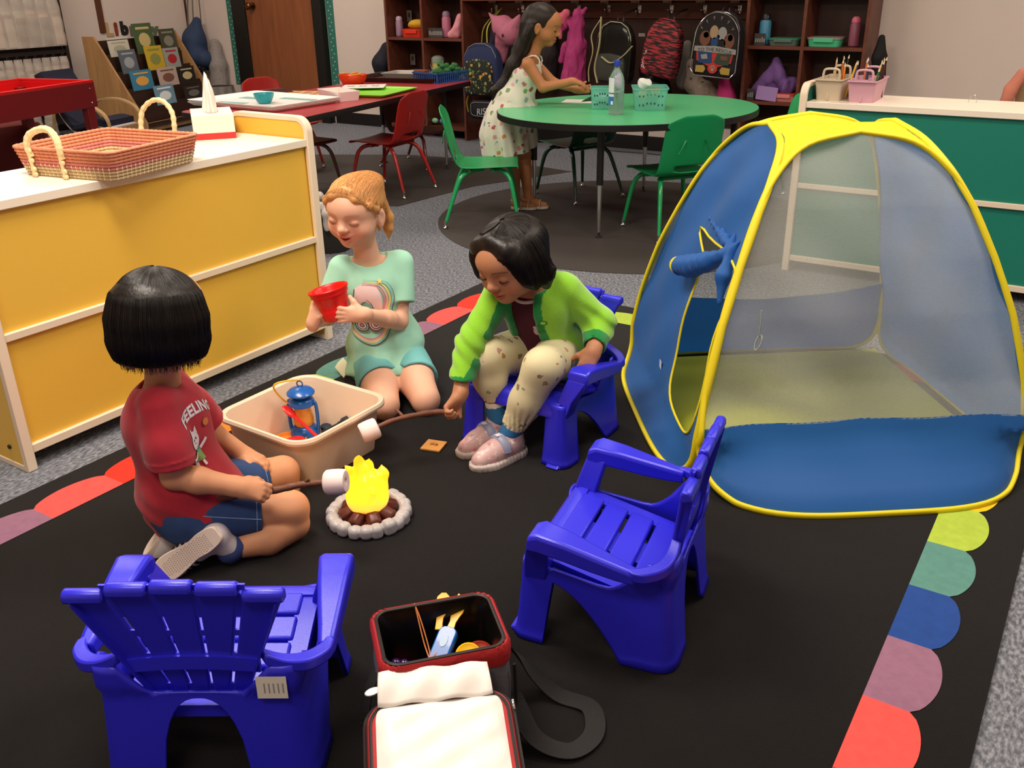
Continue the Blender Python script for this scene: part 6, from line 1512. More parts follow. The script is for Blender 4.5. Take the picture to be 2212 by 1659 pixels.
for sy in (-1,1):
    y0=sy*(BD/2+.004); x0=-.045 if sy<0 else .02
    if sy<0: c=[(-.055,0,.055),(-.058,-.004,.085),(-.045,.0,.112),(-.012,.008,.126),(.02,.008,.124),(.047,0,.106),(.056,-.004,.082),(.055,0,.055)]; rr=.0095
    else: c=[(-.060,0,.055),(-.062,.004,.095),(-.052,.012,.135),(-.018,.020,.160),(.022,.020,.158),(.054,.012,.132),(.063,.004,.095),(.060,0,.055)]; rr=.0072
    P=spline([(x0+a,y0+b,c_) for a,b,c_ in c],8); n=len(P)
    h_=obj('handle',MB().tube(P,[rr*(1+(.13 if sy>0 else .06)*math.sin(i*1.6)) for i in range(n)],8),hn,t)
    for x in (x0-.055,x0+.055):
        kb=MB()
        for z in (.070,.045,.022,.008): kb.sphere((x,y0+sy*.005-sy*.0006*(.07-z)/.01,z),(.010,.006,.008),8,6)
        kb.tube([(x,y0+sy*.007,.07),(x,y0+sy*.003,.01)],.0045,6); obj('tie',kb,hn,h_)
t=thing('tissue_box','white tissue box with red base stripe and a tissue pulled up','tissue box',(-2.585,2.115,.700),math.radians(-38)); t.scale=(1.2,1.2,1.25)
b=MB().box(-.085,.085,-.055,.055,.016,.062); b.use(1).box(-.0852,.0852,-.0552,.0552,0,.016); obj('carton',b,[mat('carton_white','#eadfce',.6),mat('carton_red','#c5322e',.6)],t,bevel=.0008)
obj('slot',MB().prism(ell(0,0,.05,.02,28),.0622,.0626),mat('slot_grey','#b9b0a4',.7),t)
def tis(u,v):
    a=u*2*PI; r=(.030-.016*v)*(1+.22*math.sin(a*3+v*3)+.12*math.sin(a*7)); z=.060+.105*v-(0.03*v*(1+math.cos(a-2.2))*.5); k=1 if v<.8 else 1-(v-.8)*1.5
    return (r*math.cos(a)*k+.012*v,r*.6*math.sin(a)*k,z)
obj('tissue',MB().grid(tis,48,14,wrapu=True),mat('tissue_paper','#f7f1e6',.8,bump=.1,bscale=90),t,ang=50)
# ---------------------------------------------------------------- caddies of pencils on the green cabinet
def caddy(label,loc,rz,col,pens,seed):
    t=thing('pencil_caddy',label,'caddy',loc,rz); m_=mat('caddy_'+col,col,.45)
    w,d,h=.108,.24,.082; a=lambda g,z: [(x,y,z) for x,y in rrect(w*g,d*g,.012,4)]
    obj('tray',MB().loft([a(.86,0),a(1,h-.004),a(1.06,h-.004),a(1.06,h),a(.97,h),a(.84,.004)]),m_,t)
    obj('divider',MB().box(-.003,.003,-d/2+.01,d/2-.01,.003,h-.006).box(-w/2+.01,w/2-.01,-.003,.003,.003,h-.006).box(-w/2+.006,w/2-.006,-d/2+.035,-d/2+.039,.003,h-.002),m_,t)
    for y in (-d/2+.037,d/2-.04): obj('handle',MB().tube(spline([(-.032,y,h-.01),(-.031,y,h+.02),(-.022,y,h+.036),(.022,y,h+.036),(.031,y,h+.02),(.032,y,h-.01)],5),.0048,8),m_,t)
    M_=T(*loc)@RZ(rz); rn=random.Random(seed)
    for i,(x,y,c,lab,hh) in enumerate(pens):
        a1,a2=rn.uniform(-.12,.2),rn.uniform(-.2,.05); q=thing('pencil',lab,'pencil',tuple(M_@Vector((x,y,.006))),0,'colouring pencils in the caddies'); q.rotation_euler=(a2,a1,0)
        obj('barrel',MB().lathe([(.0036,0),(.0036,hh-.018)],6),mat('pencil_'+c,c,.4),q); obj('sharpened_wood',MB().lathe([(.0036,hh-.018),(.0013,hh-.005)],10),mat('pencil_wood','#d8c3a0',.6),q); obj('lead_tip',MB().lathe([(.0013,hh-.005),(.0002,hh)],8),mat('pencil_'+c,c,.4),q)
pl=lambda c,d: c+' pencil '+d
caddy('cream plastic pencil caddy with handles on the left end of green cabinet',(-1.033,4.0,.700),math.radians(0),'#c9b9a0',
 [(.030,-.03,'#b3661e','brown pencil standing in the middle of the cream caddy',.150),(-.014,.02,'#c9a878','tan pencil leaning at the left of the cream caddy',.150),(-.006,.03,'#4a2a20','dark brown pencil behind the tan one in cream caddy',.145),(.022,.06,'#151312','black pencil with tall pale tip in the cream caddy',.158),(.040,-.05,'#e07a26','orange pencil at the right side of cream caddy',.138),(.047,-.02,'#e8b22e','yellow pencil beside the orange one in cream caddy',.146),(.048,.03,'#3c4c74','slate blue pencil leaning right in the cream caddy',.142),(.0,.08,'#1a1614','black pencil at the back of the cream caddy',.16)],3)
caddy('pink plastic pencil caddy with handles beside the cream one on cabinet',(-.905,3.99,.700),math.radians(2),'#cf9fae',
 [(-.02,.05,'#2d5b9e','blue pencil at the left in the pink caddy',.155),(-.028,.04,'#c8632e','orange red pencil at far left in the pink caddy',.150),(.0,.0,'#2a2038','dark purple pencil in the middle of pink caddy',.135),(.022,-.03,'#e6b61e','yellow pencil near the front right of pink caddy',.142),(.030,-.01,'#17140f','black pencil right of the yellow one in pink caddy',.150),(.036,-.055,'#1f6038','dark green pencil nearest the front in the pink caddy',.125),(.044,.01,'#4a3a26','brown pencil near the right side of pink caddy',.150),(.048,.055,'#5c1e28','maroon pencil leaning out at the right of pink caddy',.156),(.026,.06,'#151210','black pencil standing tallest in the pink caddy',.16)],4)
o=obj('metal_ring',MB().at(T(-.525,4.07,.70)).tube([(.014*math.cos(a),0,.03*math.sin(a)) for a in [PI*i/12 for i in range(13)]],.0014,6),chrome); tag(o,'thin metal ring rising behind the green cabinet top','metal ring')
B_=Body((-.52,4.15,.62),(-.30,4.35,.92),.004); B_.chain([(-.43,4.22,.64),(-.415,4.22,.74),(-.385,4.22,.80)],[.026,.024,.021],.01); o=sdf_obj('pink_cushion',B_,mat('cushion_pink','#b5705e',.85)); tag(o,'pink soft rounded shape sticking up behind the green cabinet','cushion')
o=obj('standing_board',MB().box(-.40,-.10,4.28,4.30,.003,.80),mat('board_tan','#a98d6c',.7)); tag(o,'tan board standing behind green cabinet at the picture edge','board')
# ---------------------------------------------------------------- things on the red table
RT=.5552
wp=mat('tray_white','#eee6e0',.4)
def traymesh(w,d,h=.018,r=.025): 
    a=lambda g,z: [(x,y,z) for x,y in rrect(w-2*g,d-2*g,r,5)]
    return MB().loft([a(.02,0),a(.002,h-.003),a(0,h),a(.010,h),a(.014,h-.002),a(.028,.004)])
for i,z in enumerate((0,.0125)):
    o=obj('serving_tray',traymesh(.70,.50),wp,loc=(-4.03,3.665,RT+z)); o.rotation_euler=(0,0,math.radians(-2)); tag(o,('lower white tray of the stacked pair at near end of red table','upper white tray of the stacked pair holding a turquoise bowl')[i],'tray','white trays on the red table')
def bowl(name,lab,loc,c,r,h,al=1):
    m_=mat('bowl_'+c,c,.3,alpha=al); o=obj(name,MB().lathe([(.001,0),(r*.55,0),(r*.7,h*.15),(r*.9,h*.6),(r,h),(r*.95,h),(r*.85,h*.6),(r*.66,h*.2),(.001,h*.12)],32),m_,loc=loc); return tag(o,lab,'bowl')
bowl('plastic_bowl','turquoise plastic bowl standing on the upper white tray',(-3.93,3.58,RT+.018),'#1d98a0',.055,.052)
for i,(x,y,w,d) in enumerate(((-4.18,3.72,.16,.06),(-3.90,3.80,.24,.05),(-4.12,3.52,.20,.045),(-3.86,3.47,.12,.05))):
    o=obj('game_card',MB().at(T(x,y,RT+.0165)@RZ(.05*i)).box(-w/2,w/2,-d/2,d/2,0,.002),mat('card_teal','#7fa6a4',.6)); tag(o,('pale teal card strip at back left of the white tray','pale teal card strip at back right of white tray','pale teal card strip in the front of the white tray left of bowl','pale teal card strip in front of the turquoise bowl')[i],'card')
b=MB().box(-.17,.17,-.11,.11,0,.002); b.use(1)
for i in range(4):
    for j in range(2): b.box(-.14+i*.075,-.09+i*.075,-.08+j*.09,-.02+j*.09,.002,.0024)
o=obj('work_sheet',b,[mat('paper_orange','#dca067',.7),mat('print_brown','#8f6a4c',.7)],loc=(-4.22,4.13,RT)); o.rotation_euler=(0,0,math.radians(18)); tag(o,'orange printed sheet with rows of small pictures on red table','sheet')
o=obj('paper_box',MB().loft([rr_(.26,.12,0,.006,2),rr_(.28,.14,.05,.006,2),rr_(.272,.132,.05,.006,2),rr_(.255,.115,.006,.006,2)]),mat('box_pinkwhite','#efdcd8',.5),loc=(-3.80,4.02,RT)); o.rotation_euler=(0,0,math.radians(-22)); tag(o,'small pinkish white open box on the red table edge','box')
b=MB().box(-.13,.13,-.10,.10,0,.0025); b.use(1)
for i in range(3):
    x=-.08+.075*i; b.at(T(x,.0,.0026)@RZ(.8)).box(-.032,.032,-.003,.003,0,.0006).at(T(x,.0,.0026)@RZ(-.8)).box(-.032,.032,-.003,.003,0,.0006).at(Matrix())
o=obj('picture_cards',b,[mat('paper_white','#e9e2da',.6),mat('ink_dark','#3c3a3e',.7)],loc=(-3.99,4.45,RT+.0185)); o.rotation_euler=(0,0,math.radians(35)); tag(o,'white sheet with black crosses lying half on the green tray','sheet')
o=obj('serving_tray',traymesh(.36,.46,.016),mat('tray_lime','#7fd41a',.35),loc=(-3.80,4.33,RT)); o.rotation_euler=(0,0,math.radians(12)); tag(o,'bright lime green plastic tray on the red table','tray')
bowl('snack_bowl','orange translucent bowl of crackers on the far side of red table',(-4.185,4.57,RT),'#e5461a',.092,.072,.93)
rn=random.Random(2)
for i in range(7):
    o=obj('cracker',MB().at(T(-4.185+rn.uniform(-.04,.04),4.57+rn.uniform(-.04,.04),RT+.064+.008*(i%3))@RZ(rn.uniform(0,3))@RX(rn.uniform(-.4,.4))).box(-.022,.022,-.016,.016,-.004,.004),mat('cracker_orange','#e8a23c',.6),bevel=.002); tag(o,'small orange square cracker piled in the orange bowl','cracker','crackers in the orange bowl')
o=obj('baking_tray',traymesh(.62,.42,.03,.02),mat('tray_brown','#2c1813',.45),loc=(-4.12,5.04,RT)); o.rotation_euler=(0,0,math.radians(12)); tag(o,'dark brown baking tray at the far end of red table','tray')
o=obj('serving_tray',traymesh(.40,.26,.03,.03),mat('tray_grey','#a79c94',.45),loc=(-4.13,5.12,RT+.012)); o.rotation_euler=(.0,.0,math.radians(12)); tag(o,'smaller grey tray resting inside the dark brown tray','tray')
t=thing('storage_basket','slotted blue plastic basket of greenery at far corner of red table','basket',(-3.86,5.06,RT),math.radians(-8)); bb=mat('basket_blue','#28508c',.4)
w,d,h=.22,.28,.065; b=MB()
b.box(-w/2,w/2,-d/2,d/2,0,.004).box(-w/2-.006,w/2+.006,-d/2-.006,-d/2+.006,h-.01,h).box(-w/2-.006,w/2+.006,d/2-.006,d/2+.006,h-.01,h).box(-w/2-.006,-w/2+.006,-d/2,d/2,h-.01,h).box(w/2-.006,w/2+.006,-d/2,d/2,h-.01,h)
for i in range(12): x=-w/2+.004+i*(w-.008)/11; b.box(x-.004,x+.004,-d/2-.003,-d/2+.001,0,h-.005).box(x-.004,x+.004,d/2-.001,d/2+.003,0,h-.005)
for i in range(15): y=-d/2+.004+i*(d-.008)/14; b.box(-w/2-.003,-w/2+.001,y-.004,y+.004,0,h-.005).box(w/2-.001,w/2+.003,y-.004,y+.004,0,h-.005)
obj('slotted_sides',b,bb,t)
G_=Body((-3.99,4.98,RT),(-3.75,5.24,RT+.16),.004)
for i in range(26): G_.ell((-3.85+rn.uniform(-.07,.07),5.11+rn.uniform(-.08,.08),RT+.06+rn.uniform(-.02,.04)),(.022,.022,.016),k=.003)
G_.disp(lambda X,Y,Z:.006*vnoise(X*200,Y*200,Z*200,3)); o=sdf_obj('play_greenery',G_,mat('greenery','#2d6a34',.7,var=.3,vscale=60)); tag(o,'bunch of dark green play leaves in the blue slotted basket','play leaves')
o=obj('wood_block',MB().box(-.06,.03,-.03,.03,0,.03),mat('block_brown','#7e3c26',.6),loc=(-3.93,4.97,RT+.045),bevel=.003); tag(o,'reddish brown block at front of the blue slotted basket','block')
# ---------------------------------------------------------------- things on the green table
GT=.5553
t=thing('water_bottle','clear plastic bottle with blue cap and white blue label on green table','bottle',(-2.105,4.15,GT))
clr=mat('clear_plastic','#dfe6e4',.08,trans=.85,ior=1.3,alpha=.75); 
obj('bottle_body',MB().lathe([(.030,0),(.036,.004),(.037,.02),(.037,.15),(.033,.175),(.020,.200),(.013,.212),(.013,.222)],28),clr,t); obj('cap',MB().lathe([(.0155,.222),(.0155,.245),(.0145,.248)],20),mat('cap_blue','#1b3fae',.4),t)
obj('water',MB().lathe([(.029,.003),(.0345,.006),(.035,.02),(.035,.105)],24),mat('water','#c9d8d4',.05,trans=.9,ior=1.33,alpha=.6),t)
lb=MB(); 
for k,(z0,z1,c) in enumerate(((.045,.085,1),(.085,.105,0),(.105,.170,0),(.096,.103,1))):
    lb.use(c).loft([[(.0376*math.cos(a),.0376*math.sin(a),z) for a in [3.55+1.3*i/10 for i in range(11)]]+[(.0370*math.cos(a),.0370*math.sin(a),z) for a in [4.85-1.3*i/10 for i in range(11)]] for z in (z0,z1)])
lb.use(0).at(Matrix()).loft([[(.038*math.cos(a),.038*math.sin(a),z) for a in [4.4+.35*i/4 for i in range(5)]]+[(.0374*math.cos(a),.0374*math.sin(a),z) for a in [4.75-.35*i/4 for i in range(5)]] for z in (.048,.064)])
obj('label_band',lb,[mat('label_white','#dfe2e4',.5),mat('label_blue','#2c72b4',.5)],t)
def bin_(label,loc,w,d,h,holes=True,rz=0):
    t=thing('plastic_bin',label,'bin',loc,rz); m_=mat('bin_teal','#7fd4c0',.3,alpha=.45); a=lambda g,z:[(x,y,z) for x,y in rrect(w*g,d*g,.02,4)]
    obj('bin_wall',MB().loft([a(.88,0),a(1,h-.006),a(1.06,h-.006),a(1.06,h),a(.98,h),a(.86,.004)]),m_,t)
    if holes:
        b=MB()
        for r_ in range(2):
            for k in range(7): b.at(T(-w*.32+k*w*.11,-d*.46+.0-.003,h*.25+r_*h*.4+(.008 if k in(2,3,4) else 0))@RX(PI/2)).prism(ell(0,0,.0035,.005,8),0,.002)
        hb=obj('vent_hole',b,mat('hole_dark','#1d3a36',.6),t); hb['kind']='stuff'
    return t
bin_('translucent teal round-cornered cup bin near the girl on green table',(-2.27,4.315,GT),.115,.115,.105,True,.5)
bin_('larger translucent teal bin of bagged snacks on green table',(-2.055,4.42,GT),.17,.20,.105,True,.5)
for i,(x,y,z,c,lab,s_) in enumerate(((-2.27,4.315,GT+.045,'#9fb7c4','clear bag bunched up inside the teal cup bin',.04),(-2.07,4.42,GT+.045,'#b59a5a','yellowish snack bag in the larger teal bin',.055),(-2.02,4.40,GT+.07,'#8a7c4c','olive snack bag on top in the larger teal bin',.045),(-2.05,4.34,GT+.125,'#d9ddd8','clear plastic bag sticking up from larger teal bin',.035),(-2.22,4.36,GT+.115,'#cbb9d8','pale lilac paper rising out of the teal bins',.035))):
    G_=Body((x-.09,y-.09,z-.07),(x+.09,y+.09,z+.08),.005); G_.ell((x,y,z),(s_,s_*.9,s_*.8)); G_.disp(lambda X,Y,Z:.03*(np.abs(vnoise(X*55,Y*55,Z*55,i))-.2)+.006*vnoise(X*140,Y*140,Z*140,i)); o=sdf_obj('plastic_bag',G_,mat('bag_'+c,c,.25,bump=.5,bscale=60)); tag(o,lab,'bag')
o=obj('paper_sheet',MB().at(RZ(.3)).box(-.10,.10,-.07,.07,0,.001),mat('paper_white','#e9e2da',.6),loc=(-2.50,4.52,GT)); tag(o,'white paper under the arms of girl at green table','paper')
# ---------------------------------------------------------------- items in the cubbies
def bottle(lab,loc,r,h,c,c2,pr=.22):
    t=thing('drink_bottle',lab,'bottle',loc); obj('bottle_body',MB().lathe([(r*.8,0),(r,.006),(r,h*.72),(r*.8,h*.8)],20),mat('bt_'+c,c,.4),t); obj('lid',MB().lathe([(r*.85,h*.8),(r*.85,h*.92),(r*.5,h),(.001,h)],18),mat('bt_'+c2,c2,.4),t); return t
ZT,ZM,ZL,Yc=.756,.421,.091,6.10
bottle('sky blue drink bottle with black lid in the upper right cubby',(-2.055,Yc,ZT),.036,.185,'#3f7f9e','#15171a')
bottle('pink drink bottle with flowers at the right end of upper cubby',(-1.50,Yc,ZT),.032,.17,'#8a4a5c','#d2647c')
bottle('pink drink bottle beside paper in the upper left cubby unit',(-4.575,Yc,ZT),.035,.19,'#b86a86','#8f7488')
bottle('small lilac bottle at the far left of upper cubby',(-5.045,Yc,ZT),.030,.15,'#9a7a90','#c7b2c6')
def food_box(lab,loc,w,d,h,c,c2):
    t=thing('lunch_container',lab,'container',loc); obj('base',MB().loft([rr_(w*.92,d*.92,0,.02,3),rr_(w,d,h*.75,.02,3)]),mat('fb_'+c,c,.4),t); obj('lid',MB().loft([rr_(w*1.04,d*1.04,h*.75,.02,3),rr_(w*1.04,d*1.04,h*.95,.02,3),rr_(w*.9,d*.9,h,.02,3)]),mat('fb_'+c2,c2,.4),t); obj('latch',MB().box(-w*.3,w*.3,-d*.52-.006,-d*.52,h*.45,h*.9),mat('fb_'+c,c,.4),t,bevel=.002); return t
food_box('flat clear container with green lid beside the sky blue bottle',(-1.915,Yc,ZT),.19,.13,.045,'#5b6a62','#2f7f5c')
food_box('mint green lunch container in the upper right-hand cubby',(-1.665,Yc,ZT),.20,.14,.055,'#4fbf8c','#8f8278')
food_box('red and pink container under the purple cloth in cubby',(-1.875,Yc,ZM),.14,.13,.05,'#d8847e','#c2403c')
food_box('orange red round container in upper left cubby',(-4.875,Yc,ZT),.20,.14,.06,'#d8331c','#b32a1a')
food_box('grey teal lunch bag in the lower left cubby',(-4.86,Yc,ZM),.19,.12,.085,'#7e9086','#8a9c92')
B_=Body((-5.0,6.0,.80),(-4.72,6.2,.93),.004); B_.ell((-4.86,6.1,.85),(.075,.05,.035)).cone((-4.93,6.1,.84),(-4.80,6.1,.85),.02,.03,.02); o=sdf_obj('sun_hat',B_,mat('hat_yellow','#c99a1e',.8)); tag(o,'mustard yellow cap lying on the orange red container','cap')
def cloth(name,lab,c,lo,hi,parts,amp,cat,res=.006,seed=1,rough=.8):
    B_=Body(lo,hi,res)
    for p in parts: B_.chain(*p[:2],p[2] if len(p)>2 else .02)
    B_.disp(lambda X,Y,Z: amp*1.8*(np.abs(vnoise(X*45,Y*45,Z*18,seed))-.25)+amp*.9*np.abs(vnoise(X*110,Y*90,Z*40,seed+1))); m_=c if not isinstance(c,str) else mat('cl_'+c,c,rough,bump=.2,bscale=200); o=sdf_obj(name,B_,m_)
    if -4.3<lo[0]<-2.2 and lo[1]<5.9: o.location=(lo[0]*.02,.13,0)
    return tag(o,lab,cat)
cloth('jacket','crumpled purple jacket stuffed in the middle right cubby','#6d4a86',(-2.14,5.98,.40),(-1.79,6.24,.72),[([(-2.07,6.1,.47),(-2.0,6.1,.55),(-1.96,6.09,.66)],[.05,.05,.02]),([(-1.96,6.09,.66),(-1.92,6.08,.56),(-1.88,6.08,.50)],[.022,.04,.05]),([(-2.0,6.12,.48),(-1.86,6.12,.52)],[.05,.05])],.010,'jacket')
o=obj('paper_card',MB().at(RX(-.15)@RY(.08)).box(-.075,.06,0,.004,0,.085),mat('card_lilac','#9c7cb2',.7),loc=(-1.98,6.02,.425)); tag(o,'lilac paper card leaning in front of purple jacket','card')
cloth('paper_bag','pink crumpled paper beside pink bottle in upper left cubby','#d98e98',(-4.52,6.0,.75),(-4.34,6.2,.96),[([(-4.46,6.08,.79),(-4.42,6.08,.90)],[.045,.035]),([(-4.50,6.05,.78),(-4.44,6.06,.84)],[.03,.02])],.006,'paper')
cloth('cloth_bundle','grey patterned cloth in the lower cubby by the yellow jug','#8c8478',(-4.60,6.0,.42),(-4.34,6.2,.58),[([(-4.54,6.08,.46),(-4.40,6.08,.50)],[.04,.045])],.006,'cloth')
t=thing('drink_jug','yellow insulated jug with grey lid and handle in lower cubby','jug',(-4.675,Yc,ZM)); obj('jug_body',MB().lathe([(.038,0),(.046,.10),(.048,.15)],20),mat('jug_yellow','#c9b86a',.5),t); obj('lid',MB().lathe([(.052,.15),(.052,.18),(.035,.195),(.02,.20)],20),mat('jug_grey','#8d9a8c',.5),t); obj('handle',MB().tube(spline([(-.05,0,.165),(-.055,-.02,.13),(0,-.06,.10),(.055,-.02,.13),(.05,0,.165)],5),.005,6),mat('jug_grey','#8d9a8c',.5),t)
for i,(x,z,w,lab) in enumerate(((-4.68,ZT,.14,'dark name box with pale lettering in the second upper cubby'),(-5.0,ZM,.12,'dark name box at the left of lower left cubby'),(-2.10,ZT,.07,'pale blue name box at left of the sky blue bottle'),(-2.12,ZM,.05,'small white tag box at left of the purple jacket'))):
    b=MB().box(0,w,0,.004,0,.07); b.use(1); rn=random.Random(i)
    for k in range(int(w/.014)): b.box(.006+k*.0135,.014+k*.0135,-.001,0,.018,.018+rn.choice((.022,.03,.03)))
    o=obj('name_box',b,[mat('namebox_dark','#3c3836',.7),mat('namebox_ink','#8f8b86',.7)],loc=(x if i else x-.03,6.04,z)); tag(o,lab,'name box')
for i,(x,z,lab) in enumerate(((-5.06,.86,'small photo card on inner left side of upper left cubby'),(-4.70,.85,'small photo card in the second upper cubby'),(-5.05,.53,'small photo card in the lower left cubby'))):
    b=MB().box(0,.05,0,.003,0,.085); b.use(1).at(T(.025,-.001,.05)@RX(PI/2)).prism(ell(0,0,.012,.02,14),-.0005,.0005); o=obj('photo_card',b,[mat('card_grey','#6f655e',.7),mat('card_fig','#3a2620',.7)],loc=(x,6.22,z)); tag(o,lab,'card')
o=obj('toy_ball',MB().sphere((0,0,.03),.03,14,10),mat('ball_dkpink','#6b3438',.7),loc=(-4.80,6.15,ZM+.09)); tag(o,'dull pink ball shape behind the grey teal lunch bag','toy')
for x,z,c,lab in ((-4.62,.105,'#3f86b8','small blue block on lowest shelf under the red table end'),(-4.70,.20,'#8fc7a0','pale green round toy in the lowest left cubby')):
    o=obj('small_toy',MB().sphere((0,0,.022),(.032,.02,.022),14,8),mat('toy'+c,c,.5),loc=(x,6.06,z if z<.15 else .105)); tag(o,lab,'toy')
# ---------------------------------------------------------------- backpacks and clothes on the hooks
def pack(label,cx,cy,z0,w,h,d,m_,pocket=None,tilt=0,strap=None,trim=None,ph=.42):
    """rounded school bag hanging flat against the board; front faces -y"""
    t=thing('backpack',label,'backpack',(cx,cy,z0)); t.rotation_euler=(0,tilt,0)
    def ring(w_,d_,z,dy=0): return [(x,y-d/2+dy,z) for x,y in rrect(w_,d_,min(.03,d_*.45),4)]
    pr=[(0,.80,.70),(.03,.95,.9),(.12,1,1),(.45,1,1),(.7,.96,.88),(.85,.84,.7),(.95,.62,.5),(1,.34,.3)]
    obj('bag_body',MB().loft([ring(w*a,d*b,h*v) for v,a,b in pr]),m_,t,ang=60,subd=1)
    if pocket: 
        pp=[(.04,.70,.6),(.10,.80,.9),(ph*.7,.80,1),(ph,.70,.5)]
        obj('front_pocket',MB().loft([[(x,y-d-.005,h*v) for x,y in rrect(w*a,.05*b,.015,4)] for v,a,b in pp]),pocket,t,ang=60,subd=1)
    tm=trim or black
    obj('zip',MB().tube([(w*.46*a,-d*.80*1.0,h*v) for a,v in [(-1,.15),(-1,.6),(-.92,.78),(-.7,.91),(-.3,.98),(.3,.98),(.7,.91),(.92,.78),(1,.6),(1,.15)]],.003,6),tm,t)
    obj('top_loop',MB().tube(spline([(-.025,-d*.3,h*.97),(-.015,.0,max(h+.02,.5*(h+.965-z0))),(.0,6.185-cy,.968-z0),(.015,.0,max(h+.02,.5*(h+.965-z0))),(.025,-d*.3,h*.97)],5),.005,6,flat=.5),strap or black,t)
    return t
nb_=mat('pack_navy','#222b52',.8,bump=.3,bscale=200)
pk=pack('navy school bag with plant-print pocket hanging left of the girl',-4.11,5.97,.36,.32,.38,.12,nb_,spots('leafprint','#1c221c',['#5c7a3a','#a8a04c','#b5622e','#3d5a34','#c9a24a','#6a8a5a'],38,.42,.8,.2,.85),0,mat('strap_lime','#a3a638',.7),mat('trim_grey','#7b8490',.6),.72)
pk.rotation_euler=(0,0,0)
obj('side_strap',MB().tube(spline([(-.13,-.06,.02),(-.15,-.07,-.05),(-.13,-.08,-.12)],5),.009,6,flat=.3),mat('strap_lime','#a3a638',.7),pk)
t=thing('lunch_bag','black lunch bag with white RISE lettering hanging under navy school bag','lunch bag',(-4.06,5.93,.20)); obj('bag_body',MB().loft([[(x,y-.04,z) for x,y in rrect(w_,d_,.02,4)] for z,w_,d_ in ((0,.26,.07),(.02,.29,.09),(.10,.29,.09),(.135,.26,.06))]),mat('pack_black','#121015',.7,bump=.2,bscale=200),t,ang=60)
obj('piping',MB().tube([(x,-.088+0*y,.012+.5*(y+.12)) for x,y in rrect(.25,.20,.05,6)],.0025,6,closed=True),mat('trim_grey','#7b8490',.6),t)
v,f_=text_mesh('RISE',.065,shear=.2); b=MB().at(T(-.02,-.0865,.055)@RY(-.12)@RX(PI/2)).add([(x,y,.0) for x,y,z in v],f_); obj('lettering',b,mat('letter_white','#c9c9cc',.6),t)
cloth('costume','pink animal-face hood with ears hanging left of the girl','#b86a80',(-4.06,5.78,.52),(-3.70,6.02,.95),[([(-3.92,5.9,.84),(-3.86,5.89,.80)],[.085,.09],.03),([(-3.97,5.88,.88),(-4.02,5.87,.935)],[.04,.008],.02),([(-3.80,5.88,.87),(-3.76,5.87,.92)],[.04,.01],.02),([(-3.93,5.9,.74),(-3.95,5.91,.62)],[.06,.04],.03)],.006,'costume')
for x,z in ((-3.93,.80),(-3.86,.79)): o=obj('felt_eye',MB().sphere((x-.08,5.925,z),(.009,.006,.012),10,8),mat('felt_maroon','#4a1424',.8)); tag(o,'dark oval felt eye on the pink animal hood','felt eye','felt eyes of the pink hood')
cloth('jacket','dark purple jacket hanging behind pink animal hood','#241434',(-4.12,5.86,.40),(-3.85,6.10,.90),[([(-4.03,5.99,.84),(-4.04,5.98,.60),(-4.0,5.98,.46)],[.05,.07,.05],.03)],.008,'jacket')
cloth('jacket','grey green jacket hanging below the pink animal hood','#4e625c',(-3.92,5.84,.42),(-3.66,6.08,.85),[([(-3.80,5.95,.80),(-3.80,5.94,.60),(-3.78,5.94,.50)],[.07,.075,.05],.03)],.008,'jacket')
cloth('jacket','dark jacket with sequins hanging just right of the girl','#1d1216',(-3.70,5.84,.40),(-3.44,6.10,.95),[([(-3.58,5.98,.90),(-3.57,5.96,.65),(-3.58,5.96,.48)],[.05,.08,.06],.03)],.008,'jacket')
cloth('fairy_dress','magenta tulle dress hanging on the hooks','#a8326e',(-3.50,5.78,.44),(-3.14,6.06,.99),[([(-3.31,5.9,.93),(-3.32,5.9,.72),(-3.33,5.89,.50)],[.045,.07,.09],.03),([(-3.27,5.9,.94),(-3.25,5.9,.97)],[.02,.012],.01),([(-3.38,5.89,.88),(-3.43,5.88,.84)],[.045,.03],.03),([(-3.40,5.9,.72),(-3.44,5.9,.62)],[.03,.02],.02)],.012,'dress',.006,5)
cloth('fairy_dress','coral pink frilly hood piece on the magenta dress','#cf5f74',(-3.52,5.76,.72),(-3.28,6.0,.98),[([(-3.42,5.86,.90),(-3.38,5.86,.94)],[.045,.03],.02),([(-3.44,5.86,.86),(-3.42,5.86,.78)],[.03,.015],.02)],.008,'dress',.006,8)
# clear backpack with yellow-white straps
t=pack('clear vinyl backpack with pale yellow straps hanging on the hooks',-3.03,5.97,.50,.28,.40,.12,mat('vinyl_dark','#1a1a18',.15,alpha=.8,bump=.4,bscale=25),mat('vinyl_clear','#55564f',.12,alpha=.6,bump=.4,bscale=30),.08,None,mat('trim_cream','#b3ad8c',.5),.5)
for P in ([(-.10,-.13,.40),(-.15,-.14,.30),(-.13,-.14,.2),(-.15,-.14,.08),(-.14,-.14,.0)],[(-.09,-.14,.42),(-.08,-.15,.25),(-.10,-.15,.1),(-.07,-.15,.0)],[(-.06,-.14,.17),(.02,-.15,.14),(.10,-.15,.19),(.16,-.14,.26)]):
    obj('strap',MB().tube(spline(P,5),.011,6,flat=.35),mat('strap_cream','#bdb887',.6),t)
